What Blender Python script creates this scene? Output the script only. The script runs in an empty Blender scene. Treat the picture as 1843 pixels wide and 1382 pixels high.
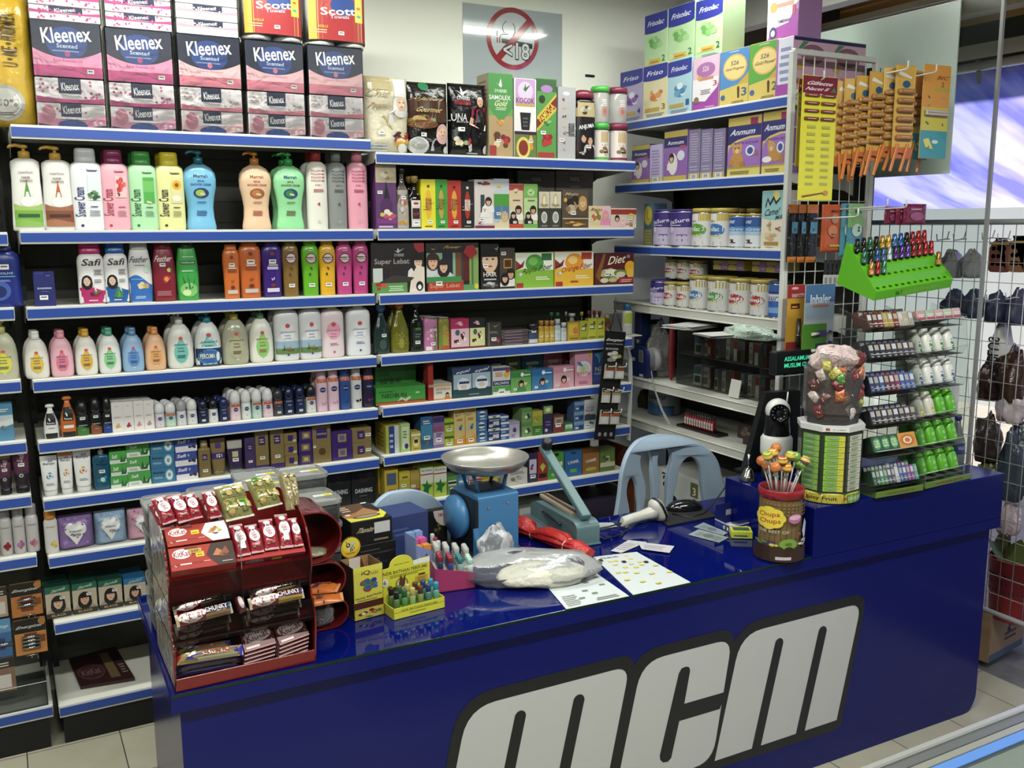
import bpy, math, random
from mathutils import Vector, Matrix, Euler
import numpy as np
R=math.radians; PI=math.pi
S=bpy.context.scene; COL=S.collection
# ---------------- camera ----------------
F=1695.47; CX,CY=921.5,691.0
CAMLOC=Vector((-0.06753,-3.46080,1.80100)); CAMROT=(R(80.52612),R(0.20684),R(-28.57684))
cd=bpy.data.cameras.new('camera'); cam=bpy.data.objects.new('camera',cd); COL.objects.link(cam)
cam.location=CAMLOC; cam.rotation_euler=CAMROT; cd.sensor_width=36; cd.lens=F/1843*36; cd.clip_start=.05; cd.clip_end=200
S.camera=cam
CM=Euler(CAMROT).to_matrix()
def hit(x,y,ax,v):            # where the sight line of photo pixel x,y meets the plane axis=v
    d=CM@Vector(((x-CX)/F,-(y-CY)/F,-1)); t=(v-CAMLOC[ax])/d[ax]; return CAMLOC+d*t
def pix(P):
    q=CM.transposed()@(Vector(P)-CAMLOC); return (CX+F*q.x/-q.z, CY-F*q.y/-q.z)
# ---------------- colour management ----------------
S.view_settings.view_transform='Standard'; S.view_settings.look='None'; S.view_settings.gamma=1; S.view_settings.use_curve_mapping=False
S.view_settings.exposure=0.0; S.cycles.transparent_max_bounces=40; S.cycles.max_bounces=10
# ---------------- world, sun, lamps ----------------
wd=bpy.data.worlds.new('world'); S.world=wd; wd.use_nodes=True
nt=wd.node_tree; sk=nt.nodes.new('ShaderNodeTexSky'); sk.sky_type='HOSEK_WILKIE'; sk.turbidity=4; sk.sun_direction=(-.5,-.1,.85); sk.ground_albedo=.5
nt.links.new(sk.outputs[0],nt.nodes['Background'].inputs[0]); nt.nodes['Background'].inputs[1].default_value=3
sl=bpy.data.lights.new('sun','SUN'); sl.energy=9; sl.angle=R(3); so=bpy.data.objects.new('sun',sl); COL.objects.link(so)
so.rotation_euler=Vector((-.18,-.1,.95)).to_track_quat('Z','Y').to_euler()
CEIL=2.95
LAMPS=[(.55,-.42,0),(2.17,-.42,0),(.5,-2.5,0),(2.1,-2.5,0),(-1.2,-.42,0),(-1.3,-2.5,0),(.4,-4.6,0)]
ORD='first second third fourth fifth sixth seventh eighth ninth tenth eleventh twelfth'.split()
for lx,ly,lr in LAMPS:
    a=bpy.data.lights.new('ceiling_tube_light','AREA'); a.shape='RECTANGLE'; a.size=1.15; a.size_y=.14; a.energy=(18 if lx>2 else 28) if ly>-1 else 54; a.color=(.98,1,.93)
    o=bpy.data.objects.new('ceiling_tube_light',a); COL.objects.link(o); o.location=(lx,ly,CEIL-.095)
# ---------------- materials ----------------
def lin(h,k=.83):
    if len(h)==3: h=''.join(c*2 for c in h)
    v=[int(h[i:i+2],16)/255 for i in (0,2,4)]; g=sum(v)/3; o=[]
    for c in v:
        c=(c*.88+g*.12)*k; o.append(c/12.92 if c<=.04045 else ((c+.055)/1.055)**2.4)
    return (*o,1)
MC={}
def M(c,r=.45,m=0,a=1,tr=0,em=0,bump=0,bs=30,name=None,coat=0,ior=1.45,var=0):
    k=(c,r,m,a,tr,em,bump,bs,coat,var)
    if k in MC: return MC[k]
    x=bpy.data.materials.new(name or 'mat_'+c); x.use_nodes=True; t=x.node_tree; b=t.nodes['Principled BSDF']
    I=b.inputs; I['Base Color'].default_value=lin(c,.95 if name=='wall_paint' else .83); I['Roughness'].default_value=r; I['Metallic'].default_value=m
    I['Alpha'].default_value=a; I['Transmission Weight'].default_value=tr; I['IOR'].default_value=ior; I['Coat Weight'].default_value=coat
    if em: I['Emission Color'].default_value=lin(c); I['Emission Strength'].default_value=em
    if bump or var:
        tc=t.nodes.new('ShaderNodeTexCoord'); n=t.nodes.new('ShaderNodeTexNoise'); n.inputs['Scale'].default_value=bs; n.inputs['Detail'].default_value=3
        t.links.new(tc.outputs['Object'],n.inputs['Vector'])
        if bump:
            bp=t.nodes.new('ShaderNodeBump'); bp.inputs['Strength'].default_value=bump; bp.inputs['Distance'].default_value=.01
            t.links.new(n.outputs[0],bp.inputs['Height']); t.links.new(bp.outputs[0],I['Normal'])
        if var:
            mx=t.nodes.new('ShaderNodeMix'); mx.data_type='RGBA'; mx.inputs[6].default_value=lin(c); q=lin(c); mx.inputs[7].default_value=(*[v*(1-var) for v in q[:3]],1)
            rp=t.nodes.new('ShaderNodeValToRGB'); rp.color_ramp.elements[0].position=.42; rp.color_ramp.elements[1].position=.62
            t.links.new(n.outputs[0],rp.inputs[0]); t.links.new(rp.outputs[0],mx.inputs[0]); t.links.new(mx.outputs[2],I['Base Color'])
    if a<1: x.surface_render_method='BLENDED' if hasattr(x,'surface_render_method') else x
    MC[k]=x; return x
def film(c='ffffff',f=.12,r=.12,bump=.6,bs=25,name='clear_film',ior=1.45):   # thin clear plastic: mostly see-through, glossy, creased
    k=('film',c,f,r,bump,bs,ior)
    if k in MC: return MC[k]
    x=bpy.data.materials.new(name); x.use_nodes=True; t=x.node_tree; t.nodes.clear()
    o=t.nodes.new('ShaderNodeOutputMaterial'); mx=t.nodes.new('ShaderNodeMixShader'); tp=t.nodes.new('ShaderNodeBsdfTransparent'); g=t.nodes.new('ShaderNodeBsdfPrincipled')
    g.inputs['Base Color'].default_value=tuple(v*(min(1,f*3+.08)) for v in lin(c)[:3])+(1,); g.inputs['Roughness'].default_value=r; tp.inputs[0].default_value=tuple(.5+.5*v for v in lin(c,1)[:3])+(1,)
    fr=t.nodes.new('ShaderNodeFresnel'); fr.inputs[0].default_value=ior; ad=t.nodes.new('ShaderNodeMath'); ad.operation='ADD'; ad.use_clamp=True; ad.inputs[1].default_value=f
    tc=t.nodes.new('ShaderNodeTexCoord'); n=t.nodes.new('ShaderNodeTexNoise'); n.inputs['Scale'].default_value=bs; n.inputs['Detail'].default_value=2; n.inputs['Distortion'].default_value=1.5
    bp=t.nodes.new('ShaderNodeBump'); bp.inputs['Strength'].default_value=bump; bp.inputs['Distance'].default_value=.01
    L=t.links.new; L(tc.outputs['Object'],n.inputs['Vector']); L(n.outputs[0],bp.inputs['Height']); L(bp.outputs[0],g.inputs['Normal']); L(bp.outputs[0],fr.inputs['Normal'])
    L(fr.outputs[0],ad.inputs[0]); L(ad.outputs[0],mx.inputs[0]); L(tp.outputs[0],mx.inputs[1]); L(g.outputs[0],mx.inputs[2]); L(mx.outputs[0],o.inputs[0])
    MC[k]=x; return x
# ---------------- mesh builder ----------------
class MB:
    def __init__(s): s.v=[]; s.f=[]; s.m=[]; s.mats=[]; s.sm=[]
    def mi(s,m):
        if isinstance(m,str): m=M(m)
        if m not in s.mats: s.mats.append(m)
        return s.mats.index(m)
    def add(s,vs,fs,m,sm=False,T=None):
        b=len(s.v); k=s.mi(m)
        s.v+= [tuple(T@Vector(v)) for v in vs] if T is not None else [tuple(v) for v in vs]
        for f in fs: s.f.append(tuple(i+b for i in f)); s.m.append(k); s.sm.append(sm)
        return s
    def box(s,x0,x1,y0,y1,z0,z1,m,c=0,T=None):
        # box, edges chamfered by c
        if c<=0:
            vs=[(x,y,z) for z in (z0,z1) for y in (y0,y1) for x in (x0,x1)]
            return s.add(vs,[(0,2,3,1),(4,5,7,6),(0,1,5,4),(2,6,7,3),(0,4,6,2),(1,3,7,5)],m,False,T)
        vs=[]; 
        for z,i in ((z0,0),(z0+c,1),(z1-c,1),(z1,0)):
            q=c*(1-i)
            for (x,y) in ((x0+c,y0+q),(x1-c,y0+q),(x1-q,y0+c),(x1-q,y1-c),(x1-c,y1-q),(x0+c,y1-q),(x0+q,y1-c),(x0+q,y0+c)): vs.append((x,y,z))
        fs=[tuple(range(7,-1,-1)),tuple(range(24,32))]
        for r in range(3):
            for i in range(8): j=(i+1)%8; fs.append((r*8+i,r*8+j,r*8+8+j,r*8+8+i))
        return s.add(vs,fs,m,False,T)
    def loft(s,rings,m,cap=(1,1),sm=True,closed=True,T=None):
        n=len(rings[0]); vs=[p for r in rings for p in r]; fs=[]
        for a in range(len(rings)-1):
            for i in range(n if closed else n-1):
                j=(i+1)%n; fs.append((a*n+i,a*n+j,a*n+n+j,a*n+n+i))
        s.add(vs,fs,m,sm,T)
        k=s.mi(m); b=len(s.v)-len(vs)
        if cap[0]: s.f.append(tuple(b+i for i in range(n-1,-1,-1))); s.m.append(k); s.sm.append(False)
        if cap[1]: s.f.append(tuple(b+len(vs)-n+i for i in range(n))); s.m.append(k); s.sm.append(False)
        return s
    def lathe(s,pr,m,n=20,c=(0,0,0),cap=(1,1),T=None,sx=1,sy=1):
        return s.loft([[(c[0]+r*sx*math.cos(2*PI*i/n),c[1]+r*sy*math.sin(2*PI*i/n),c[2]+z) for i in range(n)] for r,z in pr],m,cap,T=T)
    def cyl(s,c,r,h,m,n=16,T=None): return s.lathe([(r,0),(r,h)],m,n,c,T=T)
    def tube(s,pts,r,m,n=6,caps=True,T=None):
        pts=[Vector(p) for p in pts]; rings=[]; up=None
        for i,p in enumerate(pts):
            d=(pts[min(i+1,len(pts)-1)]-pts[max(i-1,0)]).normalized()
            if up is None: up=d.orthogonal().normalized()
            u=(up-d*up.dot(d)); u=u.normalized() if u.length>1e-6 else d.orthogonal().normalized(); up=u; w=d.cross(u)
            rr=r[i] if isinstance(r,(list,tuple)) else r
            rings.append([p+(u*math.cos(2*PI*k/n)+w*math.sin(2*PI*k/n))*rr for k in range(n)])
        return s.loft(rings,m,(caps,caps),T=T)
    def prism(s,poly,z0,z1,m,T=None,sm=False):
        return s.loft([[(x,y,z0) for x,y in poly],[(x,y,z1) for x,y in poly]],m,sm=sm,T=T)
    def build(s,name,parent=None,loc=None,rz=0):
        me=bpy.data.meshes.new(name); me.from_pydata(s.v,[],s.f)
        for m in s.mats: me.materials.append(m)
        me.polygons.foreach_set('material_index',s.m); me.polygons.foreach_set('use_smooth',s.sm); me.update()
        o=bpy.data.objects.new(name,me); COL.objects.link(o)
        if parent: o.parent=parent
        if loc is not None: o.location=loc; o.rotation_euler=(0,0,rz)
        return o
def tag(o,label,cat,group=None,kind=None):
    if kind: o['kind']=kind
    if label: o['label']=label
    if cat: o['category']=cat
    if group: o['group']=group
    return o
def emp(name,label,cat,loc,rz=0,group=None,rot=None):
    o=bpy.data.objects.new(name,None); COL.objects.link(o); o.empty_display_size=.02; o.location=loc; o.rotation_euler=rot or (0,0,rz)
    return tag(o,label,cat,group)
def struct(o): o['kind']='structure'; return o
def dup(o,loc,rz=None,label=None,group=None,rot=None):
    c=o.copy(); COL.objects.link(c); c.location=loc
    if rz is not None: c.rotation_euler=(0,0,rz)
    if rot is not None: c.rotation_euler=rot
    if label: c['label']=label
    if group: c['group']=group
    for ch in o.children:
        d=ch.copy(); COL.objects.link(d); d.parent=c
        for g in ch.children:
            e=g.copy(); COL.objects.link(e); e.parent=d
    return c
# ---------------- lettering and print ----------------
TX={}
def textmesh(t):
    if t in TX: return TX[t]
    cu=bpy.data.curves.new('txt','FONT'); cu.body=t.strip('^'); cu.fill_mode='FRONT'; cu.resolution_u=2; cu.offset=.05 if '^' in t else .014
    o=bpy.data.objects.new('txt',cu); me=bpy.data.meshes.new_from_object(o)
    vs=[(v.co.x,v.co.y) for v in me.vertices]; fs=[tuple(p.vertices) for p in me.polygons]
    if vs:
        a=[min(v[i] for v in vs) for i in (0,1)]; b=[max(v[i] for v in vs) for i in (0,1)]
        vs=[((x-a[0])/max(b[0]-a[0],1e-6)-.5,(y-a[1])/max(b[1]-a[1],1e-6)-.5) for x,y in vs]
    bpy.data.objects.remove(o); bpy.data.curves.remove(cu); bpy.data.meshes.remove(me)
    TX[t]=(vs,fs); return TX[t]
SK={'a':'e8bd9a','b':'d9a37c','c':'f0cdb0'}
def draw(mb,art,mp,asp=1,rough=.4,lay0=0,step=.00012,fin=None):
    """art: 'op args;op args' in 0..1 print coordinates; mp(u,v,layer)->point; asp=width/height"""
    L=[lay0]; mp0=mp
    def mp(u,v,l): return mp0(min(1,max(0,u)),min(1,max(0,v)),l)
    def poly(pts,c,sub=None):
        L[0]+=1; mb.add([mp(u,v,L[0]*step) for u,v in pts],[tuple(range(len(pts)))],M(c,rough))
    def grid(x0,y0,x1,y1,c,n=None,k=2):
        n=n or (14 if x1-x0>.5 else 5)
        L[0]+=1; vs=[mp(x0+(x1-x0)*i/n,y0+(y1-y0)*j/k,L[0]*step) for j in range(k+1) for i in range(n+1)]
        mb.add(vs,[(j*(n+1)+i,j*(n+1)+i+1,(j+1)*(n+1)+i+1,(j+1)*(n+1)+i) for j in range(k) for i in range(n)],M(c,rough))
    def ell(cx,cy,rx,ry,c,n=18):
        L[0]+=1; vs=[mp(cx,cy,L[0]*step)]
        for q in (.33,.67,1):
            vs+=[mp(cx+rx*q*math.cos(2*PI*i/n),cy+ry*q*math.sin(2*PI*i/n),L[0]*step) for i in range(n)]
        fs=[(0,1+i,1+(i+1)%n) for i in range(n)]+[(k+1+i,k+1+n+i,k+1+n+(i+1)%n,k+1+(i+1)%n) for k in (0,n) for i in range(n)]
        mb.add(vs,fs,M(c,rough))
    def text(t,cx,cy,w,h,c,rot=0,sh=0):
        L[0]+=1; vs,fs=textmesh(t.replace('_',' ')); ca,sa=math.cos(R(rot)),math.sin(R(rot)); o=[]
        for x,y in vs:
            x=(x+sh*y)*w*asp; y*=h
            o.append(mp(cx+(x*ca-y*sa)/asp,cy+x*sa+y*ca,L[0]*step))
        mb.add(o,fs,M(c,rough))
    for i,op in enumerate(art.split(';')):
        q=op.split()
        if not q: continue
        k=q[0]; fl=lambda s: [float(x) for x in s]
        if k=='r': grid(*fl(q[1:5]),q[5])
        elif k=='e': ell(*fl(q[1:5]),q[5])
        elif k=='p':
            c=q[-1]; a=fl(q[1:-1]); poly(list(zip(a[0::2],a[1::2])),c)
        elif k=='t': text(q[1],*fl(q[2:6]),q[6],*(fl(q[7:])))
        elif k=='l':    # lines of tiny print
            x0,y0,x1,y1=fl(q[1:5]); n=int(q[5]); rn=random.Random(i*7+n); h=(y1-y0)/n
            for j in range(n):
                a=rn.uniform(0,.12)*(x1-x0); b=rn.uniform(0,.2)*(x1-x0); grid(x0+a,y0+h*j,x1-b,y0+h*(j+.5),q[6],2,1); L[0]-=1
        elif k=='b':    # cluster of small round things (fruit, flowers, berries)
            cx,cy,rx,ry=fl(q[1:5]); n=int(q[5]); rn=random.Random(i*13+n)
            for j in range(n):
                a=rn.uniform(0,2*PI); d=rn.random()**.5; s=rn.uniform(.22,.42)
                ell(cx+rx*d*.7*math.cos(a),cy+ry*d*.7*math.sin(a),rx*s,min(ry*s,rx*s*asp*1.4),q[6+j%len(q[6:])],8); L[0]-=.7
        elif k=='f':    # a person's head and shoulders: cx cy size skin hair cloth
            cx,cy,s=fl(q[1:4]); sk_,ha,cl=q[4:7]; w=s/asp
            poly([(cx-w*1.1,cy-1.7*s),(cx+w*1.1,cy-1.7*s),(cx+w*1.0,cy-.85*s),(cx+w*.75,cy-.62*s),(cx+w*.25,cy-.45*s),(cx-w*.25,cy-.45*s),(cx-w*.75,cy-.62*s),(cx-w*1.0,cy-.85*s)],cl); ell(cx,cy,w*.62,s*.74,ha); 
            if len(q)>7: ell(cx,cy-.35*s,w*.66,s*.75,ha)
            poly([(cx-w*.17,cy-.3*s),(cx+w*.17,cy-.3*s),(cx+w*.17,cy-.62*s),(cx-w*.17,cy-.62*s)],sk_)
            ell(cx,cy-.06*s,w*.4,s*.52,sk_); ell(cx-w*.15,cy+.02*s,w*.07,s*.035,'2a1c18'); L[0]-=1; ell(cx+w*.15,cy+.02*s,w*.07,s*.035,'2a1c18'); L[0]-=1; ell(cx,cy-.3*s,w*.13,s*.04,'b04848')
            poly([(cx-w*.42,cy+.12*s),(cx+w*.42,cy+.12*s),(cx+w*.36,cy+.5*s),(cx,cy+.62*s),(cx-w*.36,cy+.5*s)],ha)
        elif k=='g':    # price sticker
            cx,cy=fl(q[1:3]); s=float(q[3]) if len(q)>3 else .12; h=s*asp*.6; c=q[4] if len(q)>4 else 'f4f4f0'
            grid(cx-s,cy-h,cx+s,cy+h,c,2,1); grid(cx-s*.7,cy-h*.1,cx+s*.7,cy+h*.45,'555',2,1)
        elif k=='w':    # wavy band: y0 y1 amp colour
            y0,y1,am=fl(q[1:4]); n=16; L[0]+=1
            vs=[mp(i/n,y,L[0]*step) for i in range(n+1) for y in (y0,y1+am*math.sin(i/n*PI*1.3+.4))]
            mb.add(vs,[(2*a,2*a+2,2*a+3,2*a+1) for a in range(n)],M(q[4],rough))
        elif k=='d':    # falling dip band: fills y0..curve that sags in the middle
            y0,y1,am=fl(q[1:4]); n=16; L[0]+=1
            vs=[mp(i/n,y,L[0]*step) for i in range(n+1) for y in (y0,y1+am*(2*i/n-1)**2)]
            mb.add(vs,[(2*a,2*a+2,2*a+3,2*a+1) for a in range(n)],M(q[4],rough))
        elif k=='s':    # speckle all over: n size colours
            n=int(q[1]); sz=float(q[2]); rn=random.Random(n+i)
            for j in range(n): ell(rn.uniform(.06,.94),rn.uniform(.06,.94),sz,sz*asp,q[3+j%len(q[3:])],7); L[0]-=1
            L[0]+=1
    return L[0]
def flat(W,H,y,x0=0,z0=0,eps=.0004):   # front face print mapper
    return lambda u,v,l:(x0+(u-.5)*W, y-eps-l, z0+v*H)
def side(D,H,x,y0,z0=0,sgn=-1,eps=.0004):       # left (sgn -1) or right side print
    return lambda u,v,l:(x+sgn*(eps+l), y0-(u*D-D/2)*(1 if sgn<0 else -1)*1.0, z0+v*H)
def topm(W,D,z,eps=.0004,x0=0,y0=0): return lambda u,v,l:(x0+(u-.5)*W, y0+(v-.5)*D, z+eps+l)
# ---------------- goods: one builder per kind ----------------
def sup(a,b,n,k=28):
    o=[]
    for i in range(k):
        t=2*PI*i/k; c,s=math.cos(t),math.sin(t)
        o.append((a*math.copysign(abs(c)**(2/n),c),b*math.copysign(abs(s)**(2/n),s)))
    return o
PROF={
 'std':[(0,.86),(.015,.95),(.05,1),(.5,1),(.84,1),(.92,.93),(.97,.75),(1,.55)],
 'rect':[(0,.9),(.015,.97),(.04,1),(.5,1),(.9,1),(.95,.95),(.98,.8),(1,.6)],
 'pumpy':[(0,.9),(.015,1),(.1,1),(.4,.93),(.7,.87),(.9,.9),(.95,.86),(.985,.6),(1,.3)],
 'hour':[(0,.8),(.015,.88),(.06,.89),(.2,.79),(.35,.76),(.5,.84),(.65,.97),(.76,1),(.86,.95),(.94,.72),(1,.3)],
 'baby':[(0,.78),(.02,.9),(.08,.97),(.25,1),(.55,.98),(.75,.88),(.88,.72),(.96,.52),(1,.4)],
 'wave':[(0,.82),(.02,.92),(.1,.93),(.3,.98),(.5,1),(.7,.95),(.85,.85),(.95,.78),(1,.7)],
 'slim':[(0,.82),(.015,.88),(.2,.87),(.5,.93),(.75,1),(.9,.97),(.97,.85),(1,.7)],
 'cyl':[(0,.94),(.015,1),(.85,1),(.93,.97),(.98,.7),(1,.5)],
 'can':[(0,.93),(.02,1),(.9,1),(.96,.85),(1,.78)],
 'roll':[(0,.9),(.04,1),(.3,1),(.7,.93),(1,.86)],
 'neck':[(0,.92),(.02,1),(.6,1),(.72,.85),(.8,.45),(.88,.33),(1,.3)],
 'waist':[(0,.85),(.03,.95),(.2,1),(.5,.95),(.65,.75),(.78,.55),(.9,.35),(1,.3)],
}
def interp(pr,t):
    for (a,x),(b,y) in zip(pr,pr[1:]):
        if a<=t<=b: return x+(y-x)*(t-a)/(b-a)
    return pr[-1][1]
def bottle(name,label,cat,W,D,H,prof='std',n=2.6,body='fff',rb=.3,cap=('flip','fff',.14,.6),art='',reg=(.86,.06,.86),group=None,body_tr=0,cap_r=.3,labname='label'):
    root=emp(name,label,cat,(0,0,0),group=group); pr=PROF[prof]; ct,cc,cf,cw=cap
    hb=H*(1-cf); mb=MB(); mat=M(body,rb,tr=body_tr) if body_tr else M(body,rb)
    ts=sorted(set([t for t,_ in pr]+[.15,.3,.45,.6,.75])); 
    mb.loft([[(x,y,t*hb) for x,y in sup(W/2*interp(pr,t),D/2*(interp(pr,t)*.7+.3*min(1,interp(pr,t)*1.2)),n)] for t in ts],mat); mb.build('body',root)
    if art:
        lw,l0,l1=reg; z0=hb*l0; lh=hb*(l1-l0)
        def mp(u,v,l):
            z=z0+v*lh; q=interp(pr,min(1,max(0,z/hb))); a=W/2*q; b=D/2*(q*.7+.3*min(1,q*1.2)); x=(u-.5)*W*lw; x=max(-.97*a,min(.97*a,x))
            return (x,-b*max(0,1-abs(x/a)**n)**(1/n)-.0008-l,z)
        lb=MB(); draw(lb,art,mp,asp=W*lw/lh); lb.build(labname,root)
    c=MB(); cm=M(cc,cap_r); z=hb; q=W*cw/2; hc=H*cf
    if ct=='flip':
        c.loft([[(x,y,zz) for x,y in sup(q*k,min(q*k,D*.46*k),2.8,24)] for zz,k in ((z-.003,.97),(z,1),(z+hc*.55,.98),(z+hc*.56,.95),(z+hc*.6,.98),(z+hc*.93,.93),(z+hc,.82))],cm); c.build('cap',root)
    elif ct=='screw':
        c.lathe([(q*.7,z-.002),(q*.7,z+hc*.12),(q,z+hc*.12),(q,z+hc*.9),(q*.9,z+hc)],cm,20); c.build('cap',root)
    elif ct=='dome':
        c.lathe([(q,z),(q*1.02,z+hc*.3),(q*.95,z+hc*.6),(q*.75,z+hc*.84),(q*.45,z+hc*.97),(q*.1,z+hc)],cm,20); c.build('cap',root)
    elif ct=='oval':
        c.loft([[(x,y,zz) for x,y in sup(q*k,D*.5*k*cw*1.05,2.3,24)] for zz,k in ((z-.001,1),(z+hc*.5,.97),(z+hc*.85,.8),(z+hc,.5))],cm); c.build('cap',root)
    elif ct=='pump':
        c.lathe([(q,z-.002),(q,z+hc*.42),(q*.8,z+hc*.5),(q*.3,z+hc*.5),(q*.28,z+hc*.72),(q*.75,z+hc*.74),(q*.75,z+hc*.9),(q*.4,z+hc)],cm,18)
        c.tube([(0,0,z+hc*.86),(-q*1.4,-q*.4,z+hc*.92),(-q*2.3,-q*.7,z+hc*.82),(-q*2.6,-q*.8,z+hc*.7)],[q*.42,q*.34,q*.26,q*.2],cm,8); c.build('pump',root)
    elif ct=='spray':
        c.lathe([(q*.96,z-.001),(q,z+.002),(q,z+hc*.75),(q*.9,z+hc*.95),(q*.7,z+hc)],cm,20); c.build('cap',root)
    return root
def carton(name,label,cat,W,D,H,base='fff',art='',sd=None,top=None,group=None,r=.4,topart=None,ldart=None):
    mb=MB(); b=M(base,r); mb.box(-W/2,W/2,-D/2,D/2,0,H,b,min(.0012,W*.03))
    mb.box(-W/2+.002,W/2-.002,-D/2+.001,D/2-.002,H,H+.0006,M(top or base,r))      # tuck flap
    if sd: draw(mb,'r 0 0 1 1 '+sd,side(D*.98,H*.98,-W/2,0,H*.01))
    if ldart: draw(mb,ldart,side(D*.98,H*.98,-W/2,0,H*.01),asp=D/H)
    if topart: draw(mb,topart,topm(W*.98,D*.98,H+.0006),asp=W/D)
    if art: draw(mb,art,flat(W*.985,H*.985,-D/2,0,H*.0075),asp=W/H,rough=r)
    o=mb.build(name); return tag(o,label,cat,group)
def tin(name,label,cat,W,H,body='fff',art='',lid='c8a850',group=None,lidh=.1,rim='b8b8b0'):
    root=emp(name,label,cat,(0,0,0),group=group); r=W/2; hl=H*lidh; mb=MB(); rm=M(rim,.25,1)
    mb.lathe([(r*.98,0),(r,.002),(r,.006)],rm,32); mb.lathe([(r*.985,.005),(r*.985,H-hl-.004)],M(body,.3),32,cap=(0,0)); mb.lathe([(r,H-hl-.005),(r,H-hl-.001)],rm,32,cap=(0,1)); mb.build('body',root)
    c=MB(); c.lathe([(r*1.01,H-hl-.001),(r*1.01,H-.002),(r*.97,H),(r*.9,H),(r*.88,H-.003)],M(lid,.35),32); c.build('lid',root)
    lb=MB(); hh=H-hl-.014
    def mp(u,v,l):
        a=(u-.5)*2.6; q=r+l+.001; return (q*math.sin(a),-q*math.cos(a),.007+v*hh)
    draw(lb,art,mp,asp=2.6*r/hh); lb.build('wrap_label',root)
    return root
def tube_(name,label,cat,W,D,H,body='fff',cap='fff',art='',capf=.13,group=None,r=.35):
    root=emp(name,label,cat,(0,0,0),group=group); hc=H*capf; mb=MB(); rings=[]
    for t,a,b in ((0,.78,1),(.06,.84,1),(.3,.9,.75),(.6,.95,.45),(.85,1,.16),(.93,1,.05),(1,1,.05)):
        rings.append([(x,y,hc+t*(H-hc)) for x,y in sup(W/2*a,D/2*b,2.2,24)])
    mb.loft(rings,M(body,r)); mb.build('body',root)
    c=MB(); c.loft([[(x,y,z) for x,y in sup(W/2*k,D/2*k,2.3,24)] for z,k in ((0,.74),(hc*.1,.78),(hc*.98,.8),(hc,.76))],M(cap,.3)); c.build('cap',root)
    lb=MB()
    def mp(u,v,l):
        t=.03+v*.94; a=np.interp(t,[0,.06,.3,.6,.85,.93,1],[.78,.84,.9,.95,1,1,1])*W/2; b=np.interp(t,[0,.06,.3,.6,.85,.93,1],[1,1,.75,.45,.16,.05,.05])*D/2
        x=(u-.5)*W*.92; x=max(-.96*a,min(.96*a,x)); return (x,-b*max(0,1-abs(x/a)**2.2)**(1/2.2)-.0005-l,hc+t*(H-hc))
    draw(lb,art,mp,asp=W*.92/(H-hc)/.94); lb.build('label',root); return root
def pouch(name,label,cat,W,D,H,base='111',art='',group=None,seed=1,r=.22,capart=None):
    # foil pouch: pinched seals, bulging belly, creases
    rn=random.Random(seed); ph=[rn.uniform(0,6) for _ in range(6)]
    def bulge(u,v):
        e=min(1,u*6,(1-u)*6)**.5*min(1,v*5+.25,(1-v)*5)**.6 if 0<u<1 and 0<v<1 else 0
        return D/2*e*(1+.10*math.sin(9*v+ph[0]+3*u)+.07*math.sin(14*u+ph[1]+5*v)+.04*math.sin(25*v+ph[2]-9*u))+.0008
    mb=MB(); n,m=16,20; m_=M(base,r,bump=.35,bs=40); vs=[]
    for s in (-1,1):
        for j in range(m+1):
            for i in range(n+1): vs.append(((i/n-.5)*W,s*bulge(i/n,j/m),j/m*H))
    K=(n+1)*(m+1); fs=[]
    for j in range(m):
        for i in range(n):
            a=j*(n+1)+i; fs.append((a,a+1,a+n+2,a+n+1)); b=a+K; fs.append((b+1,b,b+n+1,b+n+2))
    for i in range(n): fs.append((i,i+K,i+1+K,i+1)); t=m*(n+1)+i; fs.append((t,t+1,t+1+K,t+K))
    for j in range(m): a=j*(n+1); fs.append((a,a+n+1,a+n+1+K,a+K)); a+=n; fs.append((a,a+K,a+n+1+K,a+n+1))
    mb.add(vs,fs,m_,True)
    mp=lambda u,v,l:((u-.5)*W,-bulge(u,v)-.0026-l*2,v*H)
    draw(mb,art,mp,asp=W/H,rough=r); o=mb.build(name); return tag(o,label,cat,group)
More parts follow.
